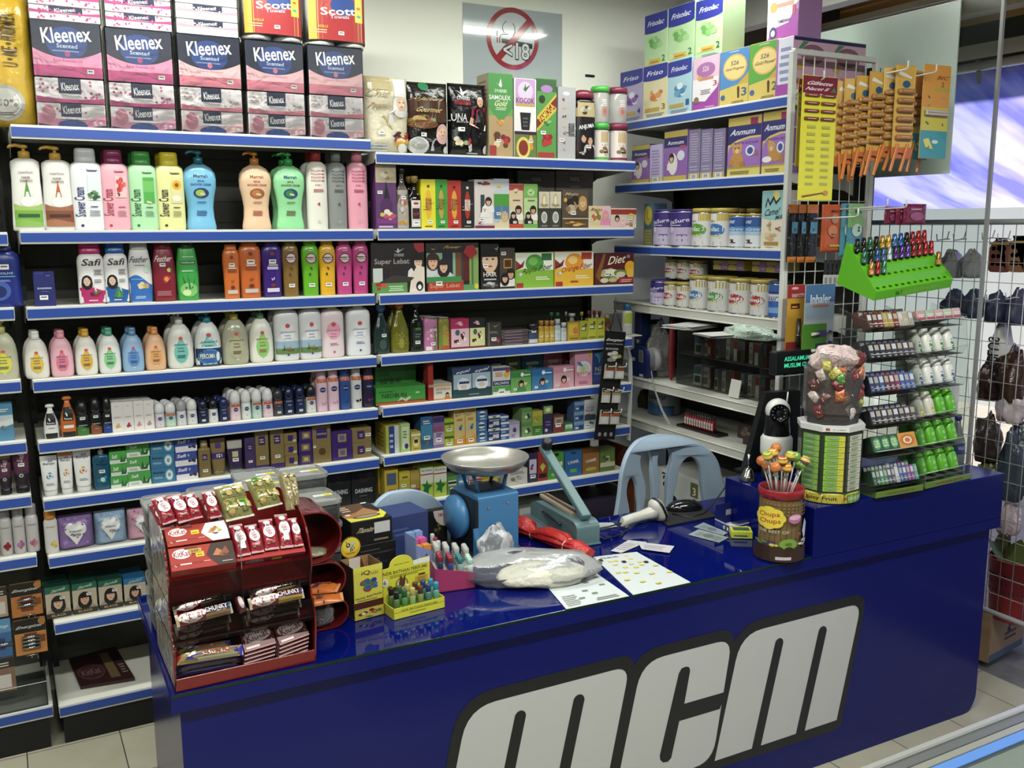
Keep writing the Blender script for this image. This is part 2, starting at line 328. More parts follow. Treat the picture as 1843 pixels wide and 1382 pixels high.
# ---------------- placing goods ----------------
SH={}          # shelf row name -> (height, kind, phrase)
XW=2.55
USED=set()
class Row:
    def __init__(s,Z,ox,oy,sc,suf,wall=False,inset=.03): s.__dict__.update(Z=Z,ox=ox,oy=oy,sc=sc,suf=suf,wall=wall,inset=inset)
    def put(s,x0,x1,yt,fn,label,D=None,inset=None,n=1,z=None,gap=.004,tall=None,jit=1,**k):
        """x0,x1,yt: the thing's left, right and top in the photograph; it stands on the shelf"""
        ins=s.inset if inset is None else inset; Z=s.Z if z is None else z
        ax=0 if s.wall else 1; P=(XW if s.wall else 0)+ins; q=1 if s.wall else 0; sg=-1 if s.wall else 1
        X0,X1,YT=s.ox+x0/s.sc,s.ox+x1/s.sc,s.oy+yt/s.sc
        ym=YT+40
        for _ in range(3):
            a=hit(X0,ym,ax,P)[q]; b=hit(X1,ym,ax,P)[q]; c=(a+b)/2; top=hit((X0+X1)/2,YT,ax,P)[2]
            pb=[0,0,Z]; pb[ax]=P; pb[q]=c; ym=(YT+pix(pb)[1])/2
        W=abs(b-a)*.985; H=tall or max(.01,top-Z); D=D if D is not None else min(W*.55,.12)
        if D<0: D=-D*W
        lab=(label+' '+s.suf).strip(); o=fn(lab,W,D,H,**k)
        rj=random.Random(int(X0*31+YT)); 
        loc=[0,0,Z]; loc[ax]=P+D/2; loc[q]=c; rz=(-PI/2 if s.wall else 0)+rj.uniform(-.03,.03)*jit
        o.location=loc; o.rotation_euler=(0,0,rz); gr=None
        if n>1: gr=s.suf_group(label); o['group']=gr
        for i in range(1,n):
            l2=list(loc); l2[ax]+=(D+gap)*i; l2[q]+=sg*-.004*i
            t=('second back, ' if i==1 else 'third back, ' if i==2 else 'fourth back, ')
            dup(o,l2,rz,label=fit_words(label,t+s.suf),group=gr)
        s.last=(loc,W,D,H,top); return o
    def suf_group(s,l): return 'row of '+l+' '+s.suf
    def stack(s,x0,x1,yt,nn,fn,label,D=.06,names=None,**k):
        ins=k.pop('inset',s.inset); o=s.put(x0,x1,yt,fn,label+', bottom of stack',D=D,inset=ins,hdiv=nn,**k)
        (loc,W,D,H,top)=s.last; gr='stack of '+label+' '+s.suf; o['group']=gr; h=H/nn
        for i in range(1,nn):
            nm=', top of stack' if i==nn-1 else ', %s up in stack'%ORD[i]
            rj=random.Random(i*7+int(x0)); dup(o,(loc[0]+rj.uniform(-.002,.002),loc[1],loc[2]+i*(h)),o.rotation_euler[2]+rj.uniform(-.04,.04),label=label+nm+' '+s.suf,group=gr)
        return o
def fit_words(a,b): return a+', '+b
def B(name='shampoo_bottle',cat='bottle',**kw):
    return lambda lab,W,D,H,**k: bottle(name,lab,cat,W,D,H,**{**kw,**k})
def C(name='carton',cat='box',**kw):
    def f(lab,W,D,H,hdiv=1,**k): return carton(name,lab,cat,W,D,H/hdiv-(.0008 if hdiv>1 else 0),**{**kw,**k})
    return f
def T(name='milk_powder_tin',cat='tin',**kw): return lambda lab,W,D,H,**k: tin(name,lab,cat,W,H,**{**kw,**k})
def U(name='cream_tube',cat='tube',**kw): return lambda lab,W,D,H,**k: tube_(name,lab,cat,W,D,H,**{**kw,**k})
def P(name='foil_pouch',cat='pouch',**kw): return lambda lab,W,D,H,**k: pouch(name,lab,cat,W,D,H,**{**kw,**k})
# ---------------- room ----------------
WALLY=.47
def plain(name,x0,x1,y0,y1,z0,z1,m,c=0): 
    b=MB(); b.box(x0,x1,y0,y1,z0,z1,m,c); return struct(b.build(name))
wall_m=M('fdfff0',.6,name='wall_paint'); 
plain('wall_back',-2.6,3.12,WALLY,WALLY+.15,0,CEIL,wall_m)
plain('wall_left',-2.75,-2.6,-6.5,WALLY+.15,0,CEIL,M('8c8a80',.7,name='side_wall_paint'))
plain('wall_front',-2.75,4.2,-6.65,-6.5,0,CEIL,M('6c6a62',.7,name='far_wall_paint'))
plain('ceiling',-2.75,3.12,-6.65,WALLY+.15,CEIL,CEIL+.1,M('d8d8ce',.7,name='ceiling_paint'))
def tile_mat():
    x=bpy.data.materials.new('floor_tiles'); x.use_nodes=True; t=x.node_tree; b=t.nodes['Principled BSDF']; b.inputs['Roughness'].default_value=.28
    tc=t.nodes.new('ShaderNodeTexCoord'); mp=t.nodes.new('ShaderNodeMapping'); mp.inputs['Location'].default_value=(-.19,0.005,0)
    br=t.nodes.new('ShaderNodeTexBrick'); br.offset=0; br.inputs['Scale'].default_value=1; br.inputs['Brick Width'].default_value=.3; br.inputs['Row Height'].default_value=.3
    br.inputs['Mortar Size'].default_value=.002; br.inputs['Color1'].default_value=lin('c6c0a6'); br.inputs['Color2'].default_value=lin('beb89e'); br.inputs['Mortar'].default_value=lin('4a463a')
    n=t.nodes.new('ShaderNodeTexNoise'); n.inputs['Scale'].default_value=9; mx=t.nodes.new('ShaderNodeMix'); mx.data_type='RGBA'; mx.blend_type='MULTIPLY'; mx.inputs[0].default_value=.25
    L=t.links.new; L(tc.outputs['Object'],mp.inputs[0]); L(mp.outputs[0],br.inputs[0]); L(mp.outputs[0],n.inputs['Vector']); L(br.outputs[0],mx.inputs[6]); L(n.outputs[0],mx.inputs[7]); L(mx.outputs[2],b.inputs[0])
    return x
b=MB(); b.box(-2.75,3.35,-6.65,WALLY+.1,-.1,0,tile_mat()); struct(b.build('floor'))
b=MB(); b.box(3.35,9,-6.65,3,-.14,-.03,M('77746e',.7,bump=.2,bs=12,var=.25,name='concrete')); b.box(3.6,9,-.9,3,-.03,.0,M('b9ab98',.6,var=.15,bs=6)); struct(b.build('floor'))
# ceiling tubes
for i,(lx,ly,lr) in enumerate(LAMPS):
    where=['near the back wall, middle','near the back wall, right','over the counter front, middle','over the counter front, right','near the back wall, left','over the left aisle','over the customer area'][i]
    r=emp('ceiling_light','white fluorescent tube fitting on the ceiling '+where,'lamp',(lx,ly,CEIL),group='fluorescent ceiling fittings')
    m=MB(); m.box(-.62,.62,-.035,.035,-.045,0,M('eee',.4),.006); m.build('housing',r)
    m=MB(); m.tube([(-.58,0,-.066),(.58,0,-.066)],.013,M('f6fff0',.3,em=9),10); m.build('tube',r)
    for sx in (-1,1): m=MB(); m.box(sx*.6-.012,sx*.6+.012,-.02,.02,-.085,-.04,M('ddd',.4),.003); m.build('end_cap',r)
# poster
pa=hit(833,4,1,WALLY-.004); pb=hit(1012,8,1,WALLY-.004); pc=hit(840,205,1,WALLY-.004)
pw=pb.x-pa.x; ph=pa.z-pc.z+.02
m=MB(); m.box(0,pw,-.003,.0,-.25,ph-.1,M('ccd8dc',.08,coat=1,name='gloss_poster'))
q=hit(923,70,1,WALLY-.004); cxp=(q.x-pa.x)/pw; r_=(hit(970,70,1,WALLY-.004).x-hit(876,70,1,WALLY-.004).x)/2
Hh=ph+.15
pm=lambda u,v,l:(u*pw,-.0035-l,-.25+v*Hh)
base=pa.z-(Hh-.25)      # object z
cv=(q.z-base+.25)/Hh; A=pw/Hh; ru=r_/pw; rv=ru*A
def ring(mb,c,r0,r1,col,mp,A,lay):
    n=40; vs=[]
    for i in range(n):
        a=2*PI*i/n
        for r in (r0,r1): vs.append(mp(c[0]+r*math.cos(a),c[1]+r*A*math.sin(a),lay*.0003))
    mb.add(vs,[(2*i,2*i+1,(2*i+3)%(2*n),(2*i+2)%(2*n)) for i in range(n)],M(col,.1,coat=1))
draw(m,'e %f %f %f %f dfe8ea'%(cxp,cv,ru*.84,rv*.84),pm,A,.1)
def cp(x,y): return cxp+x*ru,cv+y*rv   # x,y in ring radii
def P4(pts,c): return 'p '+' '.join('%f %f'%cp(x,y) for x,y in pts)+' '+c
draw(m,P4([(-.43,-.02),(.75,-.1),(.75,-.27),(-.43,-.16)],'1c2022')+';'+P4([(-.62,0),(-.57,0),(-.57,-.17),(-.62,-.17)],'a83a3c')+';'+P4([(-.53,0),(-.48,0),(-.48,-.17),(-.53,-.17)],'a83a3c')+';'+
 P4([(.54,.66),(.70,.5),(-.5,-.76),(-.66,-.6)],'b8393d'),pm,A,.1,lay0=4)
ring(m,(cxp,cv),ru*.84,ru,'b8393d',pm,A,3)
def T4(t,x,y,w,h,c): u,v=cp(x,y); return 't %s %f %f %f %f %s'%(t,u,v,w*ru,h*rv,c)
draw(m,T4('^<18',.13,-.38,1.06,.60,'22282a')+';'+T4('<18',.13,-.38,1.0,.53,'f4faf8')+';'+T4('LARANGAN',0,-1.35,1.1,.22,'22282a'),pm,A,.1,lay0=12)
# drawn smoke: two thin curves
for pts in ([(-.25,.55),(-.38,.42),(-.4,.3),(-.33,.15)],[(0,.5),(.08,.38),(.08,.22),(0,.08)],[(-.5,.0),(-.45,.1),(-.3,.12),(-.18,.14)],[(-.6,.05),(-.6,.2)]):
    m.tube([pm(*cp(x,y),.0006) for x,y in pts],.0015,M('3a4448',.3),5)
o=m.build('age_limit_poster',loc=(pa.x,WALLY-.001,base)); tag(o,'glossy pale blue poster with red no smoking under 18 circle on back wall','poster')
bq=hit(1053,136,1,WALLY); m=MB(); m.prism([(0,-.006),(.05,-.006),(.056,0),(.05,.006),(0,.006)],0,.002,M('181a1a',.5),T=Matrix.Rotation(PI/2,4,'X')); o=m.build('wall_tag',loc=(bq.x,WALLY-.0005,bq.z)); tag(o,'small black tag stuck on the white back wall beside poster','sticker')
# ---------------- gondola shelving ----------------
Zs=[2.125,1.793,1.546,1.305,1.097,.897,.695,.455]
white=M('ececdf',.35,name='shelf_white'); railb=M('2b4fb0',.3,name='rail_blue'); dk=M('55564e',.6,name='back_panel',var=.2,bs=8); darkm=M('1e1e1c',.5)
def shelf(root,x0,x1,D,z,white_rail=False,th=.03):
    m=MB(); m.box(x0,x1,0.002,D,z-th*.8,z,white,.002); 
    for x in (x0,x1): # end brackets
        m.prism([(0.0,0),(D,0),(D,-.1),(D*.75,-.06),(0.02,-.035)],x-.0015,x+.0015,M('d6d6cc',.4),T=Matrix(((0,0,1,0),(1,0,0,0),(0,1,0,z-.001),(0,0,0,1))))
    s=m.build('shelf',root)
    r=MB(); h=.042
    if not white_rail:
        r.box(x0,x1,-.006,.002,z-h,z+.002,M('e6e8e2',.3),.001); r.box(x0+.001,x1-.001,-.008,-.006,z-h+.007,z-.006,railb)
    else:
        r.box(x0,x1,-.006,.002,z-h,z+.002,M('d0d0c4',.35),.001); r.tube([(x0,-.007,z-.004),(x1,-.007,z-.004)],.003,M('e0e0d6',.3)); r.tube([(x0,-.007,z-h+.004),(x1,-.007,z-h+.004)],.003,M('e0e0d6',.3))
    r.build('price_rail',s)
def gondola(label,x0,x1,D,zs,loc,rz=0,base=.15,whites=(),H=2.16,depths=None,basedark=True,short=None,lr=.012):
    root=emp('shelving_unit',label,'shelf',loc,rz)
    m=MB(); m.box(x0+.01,x1+(.028 if x1<0 else -.01),D-.03,D,.1,H,dk)
    for z in np.arange(.3,H,.08): m.box(x0+.02,x1-.02,D-.034,D-.03,z,z+.004,M('3c3d37',.6))
    m.build('back_panel',root)
    for x in (x0+.003,x1-.023):
        m=MB(); m.box(x,x+.02,D-.08,D-.03,0,H,darkm)
        for z in np.arange(.2,H-.05,.05): m.box(x+.004,x+.008,D-.0815,D-.08,z,z+.02,M('111',.8))
        m.build('upright',root)
    for i,z in enumerate(zs):
        if short and i in short: shelf(root,x0+lr,short[i],D-.03,z,i in whites); continue
        shelf(root,x0+lr,x1-lr,D-.03,z,i in whites)
    if base:
        shelf(root,x0+lr-.008,x1-lr+.008,D-.03,base,False); m=MB(); m.box(x0+.012,x1-.012,.01,.03,.0,base-.03,M('080a12',.5)); m.build('kickboard',root)
    return root
gondola('white blue-railed wall shelving on the left, holding tissues and shampoo',0,1.22,.42,Zs,(0,0,0),base=.148,lr=.01)
gondola('white blue-railed wall shelving under the poster, holding health boxes',1.22,2.44,.42,[2.08,1.793,1.545,1.305,1.10,.90,.69],(0,0,0),base=.148,lr=.01,H=2.075)
gondola('white blue-railed wall shelving cut off by the left picture edge',-1.24,-.02,.42,[2.12,1.788,1.548,1.31,1.105,.92,.71],(0,0,0),base=.16,lr=.006)
# right-hand shelving, facing into the shop corner; local x runs toward the counter
WZ=[2.275,1.995,1.7125,1.447,1.095,.897]
gondola('white shelving along the right side, holding milk powder and a glass cigarette case',-.32,.82,.42,WZ,(XW,0,0),-PI/2,base=.42,whites=(3,4,5),H=2.25)
# ---------------- left unit ----------------
Z1=2.7103
L0=Row(2.125,0,0,Z1,'on top left shelf',inset=.02)
def tissuepack(lab,W,D,H,pk='c83c80',pl='f0b8cc',txt='Rose_Essential_Oil',dots='c8407c d86a98',seed=1):
    r=emp('tissue_multipack',lab,'tissues',(0,0,0)); hh=H/2.0
    h3=H*.235
    for k in range(2):
        m=MB(); m.box(-W*.475,W*.475,-D/2,D/2,k*h3+.001,(k+1)*h3-.001,M('f0e8ea',.35),.002)
        art='s 26 .022 %s;r .33 .38 .66 1 1c2850;t Kleenex .5 .68 .26 .34 fff 6;d 0 .14 .10 %s'%(dots,pk)
        if k==0: art='s 14 .02 %s;r 0 0 1 .34 1a2244;d 0 .3 .28 %s;d 0 .02 .12 1a2244;e .5 .1 .22 .22 2c50a0;r .34 .45 .64 1 1c2850;t Kleenex .5 .75 .26 .34 fff 6;e .16 .52 .105 .42 e8a8b8;e .16 .52 .095 .38 d4879c;t e .84 .2 .05 .16 fff;t e .92 .2 .05 .16 fff'%(dots,pl)
        draw(m,art,flat(W*.945,(h3-.003),-D/2,0,k*h3+.0015),asp=W/h3,rough=.35); m.build('tissue_box',r)
    m=MB(); z0=2*h3+.001; hp=H-z0
    m.box(-W*.48,W*.48,-D/2,D/2,z0,H,M('1a2038',.3),.004)
    draw(m,'r 0 0 1 1 1a2038;e .5 .62 .3 .3 223f86;r 0 0 1 .22 %s;d .2 .34 .16 %s;e .5 .43 .04 .06 %s;t %s .5 .3 .42 .055 %s;t Kleenex .5 .77 .72 .28 fff 6;t Scented .5 .565 .3 .075 c8d8f0;l .28 .46 .72 .5 1 8898c0;g .82 .12 .05'%(pk,pl,pk,txt,pk),flat(W*.95,hp*.97,-D/2,0,z0+hp*.015),asp=W/hp,rough=.3); m.build('tissue_box',r)
    m=MB(); e=.003; m.box(-W*.49,W*.49,-D/2-e,D/2+e,0.0005,H+e,film(f=.0,bump=.5,bs=14,ior=1.2),.004); m.build('film_wrap',r)
    return r
def pack2(lab,W,D,H,pk='c83c80',dots='c8407c d86a98'):
    r=emp('tissue_multipack',lab,'tissues',(0,0,0)); n=4; h3=H/n
    for k in range(n):
        m=MB(); m.box(-W*.475,W*.475,-D/2,D/2,k*h3+.001,(k+1)*h3-.001,M('f2eeee',.35),.002)
        draw(m,'s 24 .02 %s;d .5 .58 .16 %s;r .27 .62 .75 1 1c2850;t Kleenex .5 .8 .3 .26 fff 6;s 10 .018 %s'%(dots,pk,dots),flat(W*.945,h3-.003,-D/2,0,k*h3+.0015),asp=W/h3,rough=.35); m.build('tissue_box',r)
    m=MB(); e=.003; m.box(-W*.49,W*.49,-D/2-e,D/2+e,0.0005,H+e,film(f=.0,bump=.5,bs=14,ior=1.2),.004); m.build('film_wrap',r)
    return r
def towelroll(lab,W,D,H):
    r=emp('kitchen_towel_pack',lab,'towels',(0,0,0))
    for s in (-1,1):
        m=MB(); q=W*.245; m.lathe([(q*.35,.002),(q*.97,0),(q,.01),(q,H-.01),(q*.97,H),(q*.35,H-.002)],M('f4f2ea',.8,bump=.3,bs=80),28,(s*W*.25,0,0)); m.build('paper_roll',r)
    m=MB(); a=W*.5; n=40; vs=[]; pr=sup(W*.502,W*.26,3.2,n)
    m.loft([[(x,y,z) for x,y in pr] for z in (H*.07,H*.5,H*.97)],film(f=.1,bump=.5,bs=20)); 
    def mp(u,v,l):
        x=(u-.5)*W*.93; return (x,-W*.262*max(0,1-abs(x/(W*.502))**3.2)**(1/3.2)-.001-l,H*.1+v*H*.85)
    draw(m,'r 0 0 1 1 e8b838;r .12 0 1 1 b8262a;p 0 0 .12 0 .3 .5 .1 1 0 1 f0c040;e .52 .7 .34 .2 c84a3a;e .6 .74 .24 .2 2a4a9a;t Scott .5 .62 .62 .16 fff 4;t Towels .52 .5 .34 .07 d0d8f0 4;r .8 .42 .95 .95 f0e040;e .87 .55 .04 .03 38b0a8;e .87 .72 .04 .03 e07030;t 2_ROLLS .2 .28 .22 .05 f0d040;l .06 .14 .3 .24 2 e8b080;g .54 .16 .05',mp,asp=W*.93/(H*.85)); m.build('printed_film',r)
    return r
cols=[(150,515,'c8387c','ec8fb4','Rose_Essential_Oil','c8407c d86a98','leftmost, deep pink'),(513,858,'c23a78','e890b4','Rose_Essential_Oil','c8407c d86a98','second from left, deep pink'),(860,1188,'e07a8c','f4c0c4','Cherry_Blossom','c8b8a8 e0c8c8','middle, pale pink'),(1190,1494,'dc788a','f0b8be','Cherry_Blossom','c8b8a8 e0c8c8','fourth from left, pale pink'),(1494,1780,'dc788a','f4bcc0','Cherry_Blossom','c8b8a8 e0c8c8','rightmost, pale pink')]
tops=[105,145,175,205,228]
for (a,b_,pk,pl,tx,dt,w),t in zip(cols,tops):
    L0.put(a+6,b_-2,t,tissuepack,'navy and pink film-wrapped tissue multipack, '+w+',',D=.11,pk=pk,pl=pl,txt=tx,dots=dt,jit=.3)
for (a,b_,t,lb,kw) in ((120,490,-190,'upper white floral tissue multipack with deep pink band, leftmost one',{}),(497,840,-160,'upper white floral tissue multipack with deep pink band, second one',{}),(845,1165,-125,'upper white tissue multipack with pale pink band, third one',dict(pk='f0a0b0',dots='d8c0b8 e8c8c8'))):
    x0=hit(a/Z1,100/Z1,1,.02).x; i={120:0,497:1,845:2}[a]; zb=hit((a+b_)/2/Z1,[112,150,180][i]/Z1,1,.03).z
    L0.put(a,b_,t,pack2,lb,D=.12,z=zb+.002,jit=.3,**kw)
for (a,b_,t,lb) in ((1185,1490,-78,'red and yellow kitchen towel twin pack on tissue packs, left one'),(1500,1800,-48,'red and yellow kitchen towel twin pack on tissue packs, right one')):
    zb=hit((a+b_)/2/Z1,[200,232][a>1300]/Z1,1,.03).z
    L0.put(a,b_,t,towelroll,lb,D=.13,z=zb+.004,jit=.3)
def umepack(lab,W,D,H):
    r=pouch('tissue_roll_pack',lab,'tissues',W,D,H,'c8a020','r 0 0 .3 1 b8902a;r .04 .3 .22 .75 2a6a3a;r .02 .0 .24 .3 c05a28;t U_•_ME_•_PREMIER .62 .63 .9 .105 5a4410 90;e .48 .17 .32 .13 a8a8a0;e .48 .17 .26 .105 c4c4bc;t 100% .48 .17 .4 .05 6a6a66;l .3 .08 .66 .11 2 6a6a66',r=.25,seed=5)
    return r
L0.put(-150,168,-60,umepack,'tall gold soft pack of paper rolls',D=.09,inset=.04,jit=0)
# shelf 2: shampoo and shower cream
L1=Row(1.793,0,0,Z1,'on second left shelf',inset=.03)
shp='r 0 0 1 .3 %s;d .28 .34 .06 %s;e .5 .48 .22 .12 e8ece4;p .38 .5 .62 .5 .5 .8 %s;e .5 .43 .26 .09 f4f4f0;r .12 .16 .88 .22 %s;t LaserFloris .5 .93 .5 .035 a88878;t HAIR .5 .84 .3 .04 8a5a48;t SHAMPOO .5 .785 .44 .045 8a5a48;w 0 .1 .03 %s'
L1.put(47,213,702,B(cap=('pump','d8a838',.155,.36),prof='pumpy',body='f2f0ea',art=shp%('7ab83c','a8cc60','5a9a3c','2c5a28','8cc050')),'white hair shampoo pump bottle with green art and gold pump',tall=None)
L1.put(200,364,712,B(cap=('pump','d8a838',.155,.36),prof='pumpy',body='f2f0ea',art=shp%('8a4a30','a86848','c8602c','4a2418','b07050')),'white hair shampoo pump bottle with brown art and gold pump')
def shc(body,cap,tc,pic,mid): return dict(prof='rect',n=3.2,body=body,cap=('flip',cap,.16,.66),cap_r=.25,reg=(.9,.03,.95),
    art='t Shower_Cream .2 .42 1.06 .155 %s 90;l .5 .9 .9 .93 1 %s;t Fruitale .68 .92 .38 .028 %s;%s;l .5 .2 .9 .3 4 %s;l .55 .34 .85 .37 1 %s;e .24 .05 .06 .02 %s'%(tc,tc,tc,pic,mid,tc,tc))
L1.put(345,508,722,B(**shc('eef0f2','d8dce0','1a2c78','r .5 .45 .92 .86 e4ecf0;b .7 .52 .24 .1 10 4a7a4a 6a9a60 2c5a3c','909aa8')),'white shower cream bottle with silver white cap')
L1.put(490,635,730,B(**shc('f4b0be','8c2458','c02848','r .5 .5 .92 .84 f8c8c8;b .7 .7 .22 .12 7 e04848 f06858 d03040;b .62 .56 .1 .04 3 602020','c87888')),'pink shower cream bottle with magenta cap',n=2,D=.055)
L1.put(627,772,738,B(**shc('b4ecb4','3aa040','1c6a2c','r .5 .42 .92 .84 50b848;r .5 .6 .92 .78 70c860;b .7 .45 .15 .05 4 6a4a28 e8d8a0','70a878')),'pale green shower cream bottle with green cap',n=2,D=.055)
L1.put(762,905,742,B(**shc('ecec9c','e8d020','30281c','r .5 .42 .92 .84 e8e0a0;e .72 .72 .18 .08 f0b818;e .72 .72 .08 .035 8a5018;e .7 .5 .18 .05 f4f0d8','a8a060')),'pale yellow shower cream bottle with yellow cap',n=2,D=.055)
def spa(body,cap,tc,c1,c2): return dict(prof='hour',n=2.3,body=body,cap=('pump',cap,.165,.28),rb=.22,reg=(.75,.05,.9),cap_r=.25,
    art='t Marrah .5 .9 .55 .06 %s;t SPA .5 .81 .28 .035 %s;t SHOWER_CREAM .5 .75 .78 .04 %s;e .5 .6 .3 .09 %s;e .46 .6 .18 .06 %s;b .56 .6 .16 .05 4 %s d8d8a0;l .3 .42 .7 .46 2 %s;l .25 .2 .75 .3 4 %s'%(c2,tc,tc,c2,c1,c1,tc,tc))
L1.put(895,1066,732,B(**spa('74c0e8','1a7088','1c3c90','a0c850','2a3a70')),'blue spa shower cream bottle with teal pump')
L1.put(1175,1336,738,B(**spa('f2c8a0','c87828','b03c18','d07840','a86030')),'peach spa shower cream bottle with orange pump')
L1.put(1340,1496,742,B(**spa('94e4a0','28a048','6a3418','3a8a48','1c4a7a')),'mint green spa shower cream bottle with green pump',n=2,D=.05)
def fol(body,cap,tc): return dict(prof='cyl',n=2.2,body=body,cap=('screw',cap,.13,.5),rb=.28,reg=(.8,.03,.9),cap_r=.3,
    art=';'.join('t FOLLOW_ME .5 %.3f .8 .035 %s'%(.96-.055*i,tc) for i in range(4))+';t 4_IN_1 .5 .72 .4 .03 %s;l .15 .6 .85 .66 3 %s;b .5 .4 .12 .04 5 %s;t 2L .5 .1 .2 .05 %s'%(tc,tc,tc,'b8b8b0'))
L1.put(1503,1606,737,B(**fol('eceadc','a02020','c03838')),'tall cream hair bottle with dark red cap',n=2,D=.055)
L1.put(1605,1700,742,B(**fol('8c908e','7c807e','44484a')),'tall grey hair bottle with grey cap',n=2,D=.055)
L1.put(1702,1800,742,B(**fol('f0a0b4','e07c98','b8345c')),'tall pink hair bottle with pink cap')
# shelf 3
L2=Row(1.546,0,400,Z1,'on third left shelf',inset=.03)
L2.put(-95,106,100,B(prof='std',body='1c2c88',cap=('flip','16226a',.12,.6),art='e .4 .3 .35 .22 3a5ab0;e .42 .28 .2 .13 16226a;t PALMOLIVE .5 .68 .7 .05 b8c8e8;r .1 .6 .9 .62 60b8c8;l .2 .5 .8 .55 2 8898d0;g .6 .82 .14'),'big navy blue shampoo bottle, at left picture edge,')
L2.put(165,270,240,C('perfume_carton',base='1c2470',art='p .1 .92 .5 .92 .5 1 .1 1 2a349a;l .6 .88 .85 .9 1 b8c0e8;t DASHING .5 .52 .66 .05 e8e8f0;l .3 .42 .7 .44 1 7880c0;g .44 .25 .2',top='161c60'),'small navy blue cologne carton standing alone',D=.03)
def safi(c1,c2,fruit): return dict(prof='std',n=3,body='f4f2f0',cap=('flip',c1,.17,.8),cap_r=.25,reg=(.95,.02,.97),
   art='w 0 .3 .05 %s;p 0 .0 .0 .5 .12 .34 .3 .2 .2 0 %s;t Safi .52 .84 .72 .14 2c2430 0 .12;f .3 .46 .16 e8c0a8 181418 e8e0dc L;l .58 .58 .92 .7 4 44404c;l .56 .42 .88 .5 3 706c78;%s;l .3 .05 .7 .09 1 f4d8e8'%(c1,c1,fruit))
L2.put(378,513,97,B(**safi('c0246c','','b .62 .2 .26 .08 8 a02030 4a8a38 601828')),'white and magenta shampoo bottle with magenta cap')
L2.put(508,628,95,B(**safi('1c5cb0','','p .5 .3 .7 .12 .3 .12 3a8a48;p .55 .34 .62 .12 .5 .12 5aa858;p .75 .28 .7 .1 .42 .1 3a8a48')),'white and blue shampoo bottle with blue cap')
L2.put(625,746,92,B(prof='wave',body='e8e8e6',cap=('flip','c8c8c8',.12,.72),reg=(.95,.02,.97),art='w 0 .42 .1 2a6cc8;t Feather .48 .82 .74 .12 303840 0 .15;l .2 .7 .7 .73 1 60686c;e .78 .64 .16 .08 c8e0d0;b .6 .32 .3 .1 9 e0c890 c8a868 f0dca8;r .1 .42 .6 .45 4a9ae0;l .2 .06 .7 .12 2 b8d4f0'),'white and blue lotion shampoo bottle with slanted text')
L2.put(745,862,88,B(prof='wave',body='8c1c30',cap=('flip','7c1428',.12,.72),reg=(.95,.02,.97),art='t Feather .48 .82 .74 .12 f0e0e0 0 .15;g .42 .7 .13;b .82 .58 .2 .1 4 d8c860 5a3418 3a6a30;b .5 .38 .34 .13 6 d02838 b01828;e .56 .42 .1 .05 e8a030;l .1 .1 .8 .2 4 c08088'),'dark red shampoo bottle with fruit print')
L2.put(862,973,84,B(prof='wave',body='3cb048',cap=('flip','14382c',.13,.6),reg=(.95,.02,.97),art='r .16 .7 .84 .77 1c5a30;t PALMOLIVE .5 .735 .6 .035 d8f0d8;l .2 .84 .8 .88 1 a8e0a8;e .5 .2 .4 .14 88d070;p .35 .2 .2 .5 .45 .25 1c6a34;p .5 .2 .46 .56 .6 .22 268040;p .6 .2 .85 .48 .7 .24 1c6a34;e .4 .14 .2 .06 d8f0a8;l .2 .56 .8 .6 1 c0e8c0'),'green aloe shampoo bottle with dark green cap')
def sun(c,cap=None,dot='6a2030',sz=.3): return dict(prof='slim',n=2.8,body=c,cap=('flip',cap or c,.1,.7),rb=.22,reg=(.85,.03,.97),cap_r=.22,
   art='e .5 .76 .38 .11 %s;e .5 .76 .31 .09 e8d8d0;r .12 .73 .88 .79 %s;t sunsilk .5 .76 .66 .04 fff;l .3 .92 .7 .94 1 f0f0e8;b .5 .56 .16 .04 3 %s;b .5 .42 .22 .06 3 4a3a30 %s;g .5 .2 .2'%(dot,dot,dot,dot))
def sunA(c,dot,low): return dict(prof='slim',n=2.8,body=c,cap=('flip',c,.09,.7),rb=.22,reg=(.85,.03,.97),cap_r=.22,
   art='e .5 .86 .12 .04 7a3020;g .5 .7 .2;r .2 .54 .8 .6 %s;l .2 .62 .8 .66 1 f4e0c8;b .5 .36 .1 .1 5 %s;e .5 .22 .14 .04 7a2a18;r .16 .08 .84 .16 %s'%(dot,dot,low))
L2.put(1090,1175,108,B(**sunA('e0702c','8a4428','c8c0b8')),'small orange shampoo bottle')
L2.put(1168,1281,86,B(**sunA('d8682a','8a4428','c8c0b8')),'large orange shampoo bottle beside the small orange one')
L2.put(1279,1383,86,B(**sunA('3c2080','c0b8e0','d8d0e8')),'dark purple shampoo bottle with silver print')
L2.put(1380,1463,82,B(**sun('8a6830')),'golden brown shampoo bottle with yellow price sticker')
L2.put(1476,1562,85,B(**sun('68c020')),'lime green shampoo bottle')
L2.put(1560,1643,86,B(**sun('f4b820')),'yellow shampoo bottle')
L2.put(1643,1725,86,B(**sun('cc4488')),'hot pink shampoo bottle next to the yellow one')
L2.put(1723,1805,84,B(**sun('c84084')),'hot pink shampoo bottle at the right shelf end')
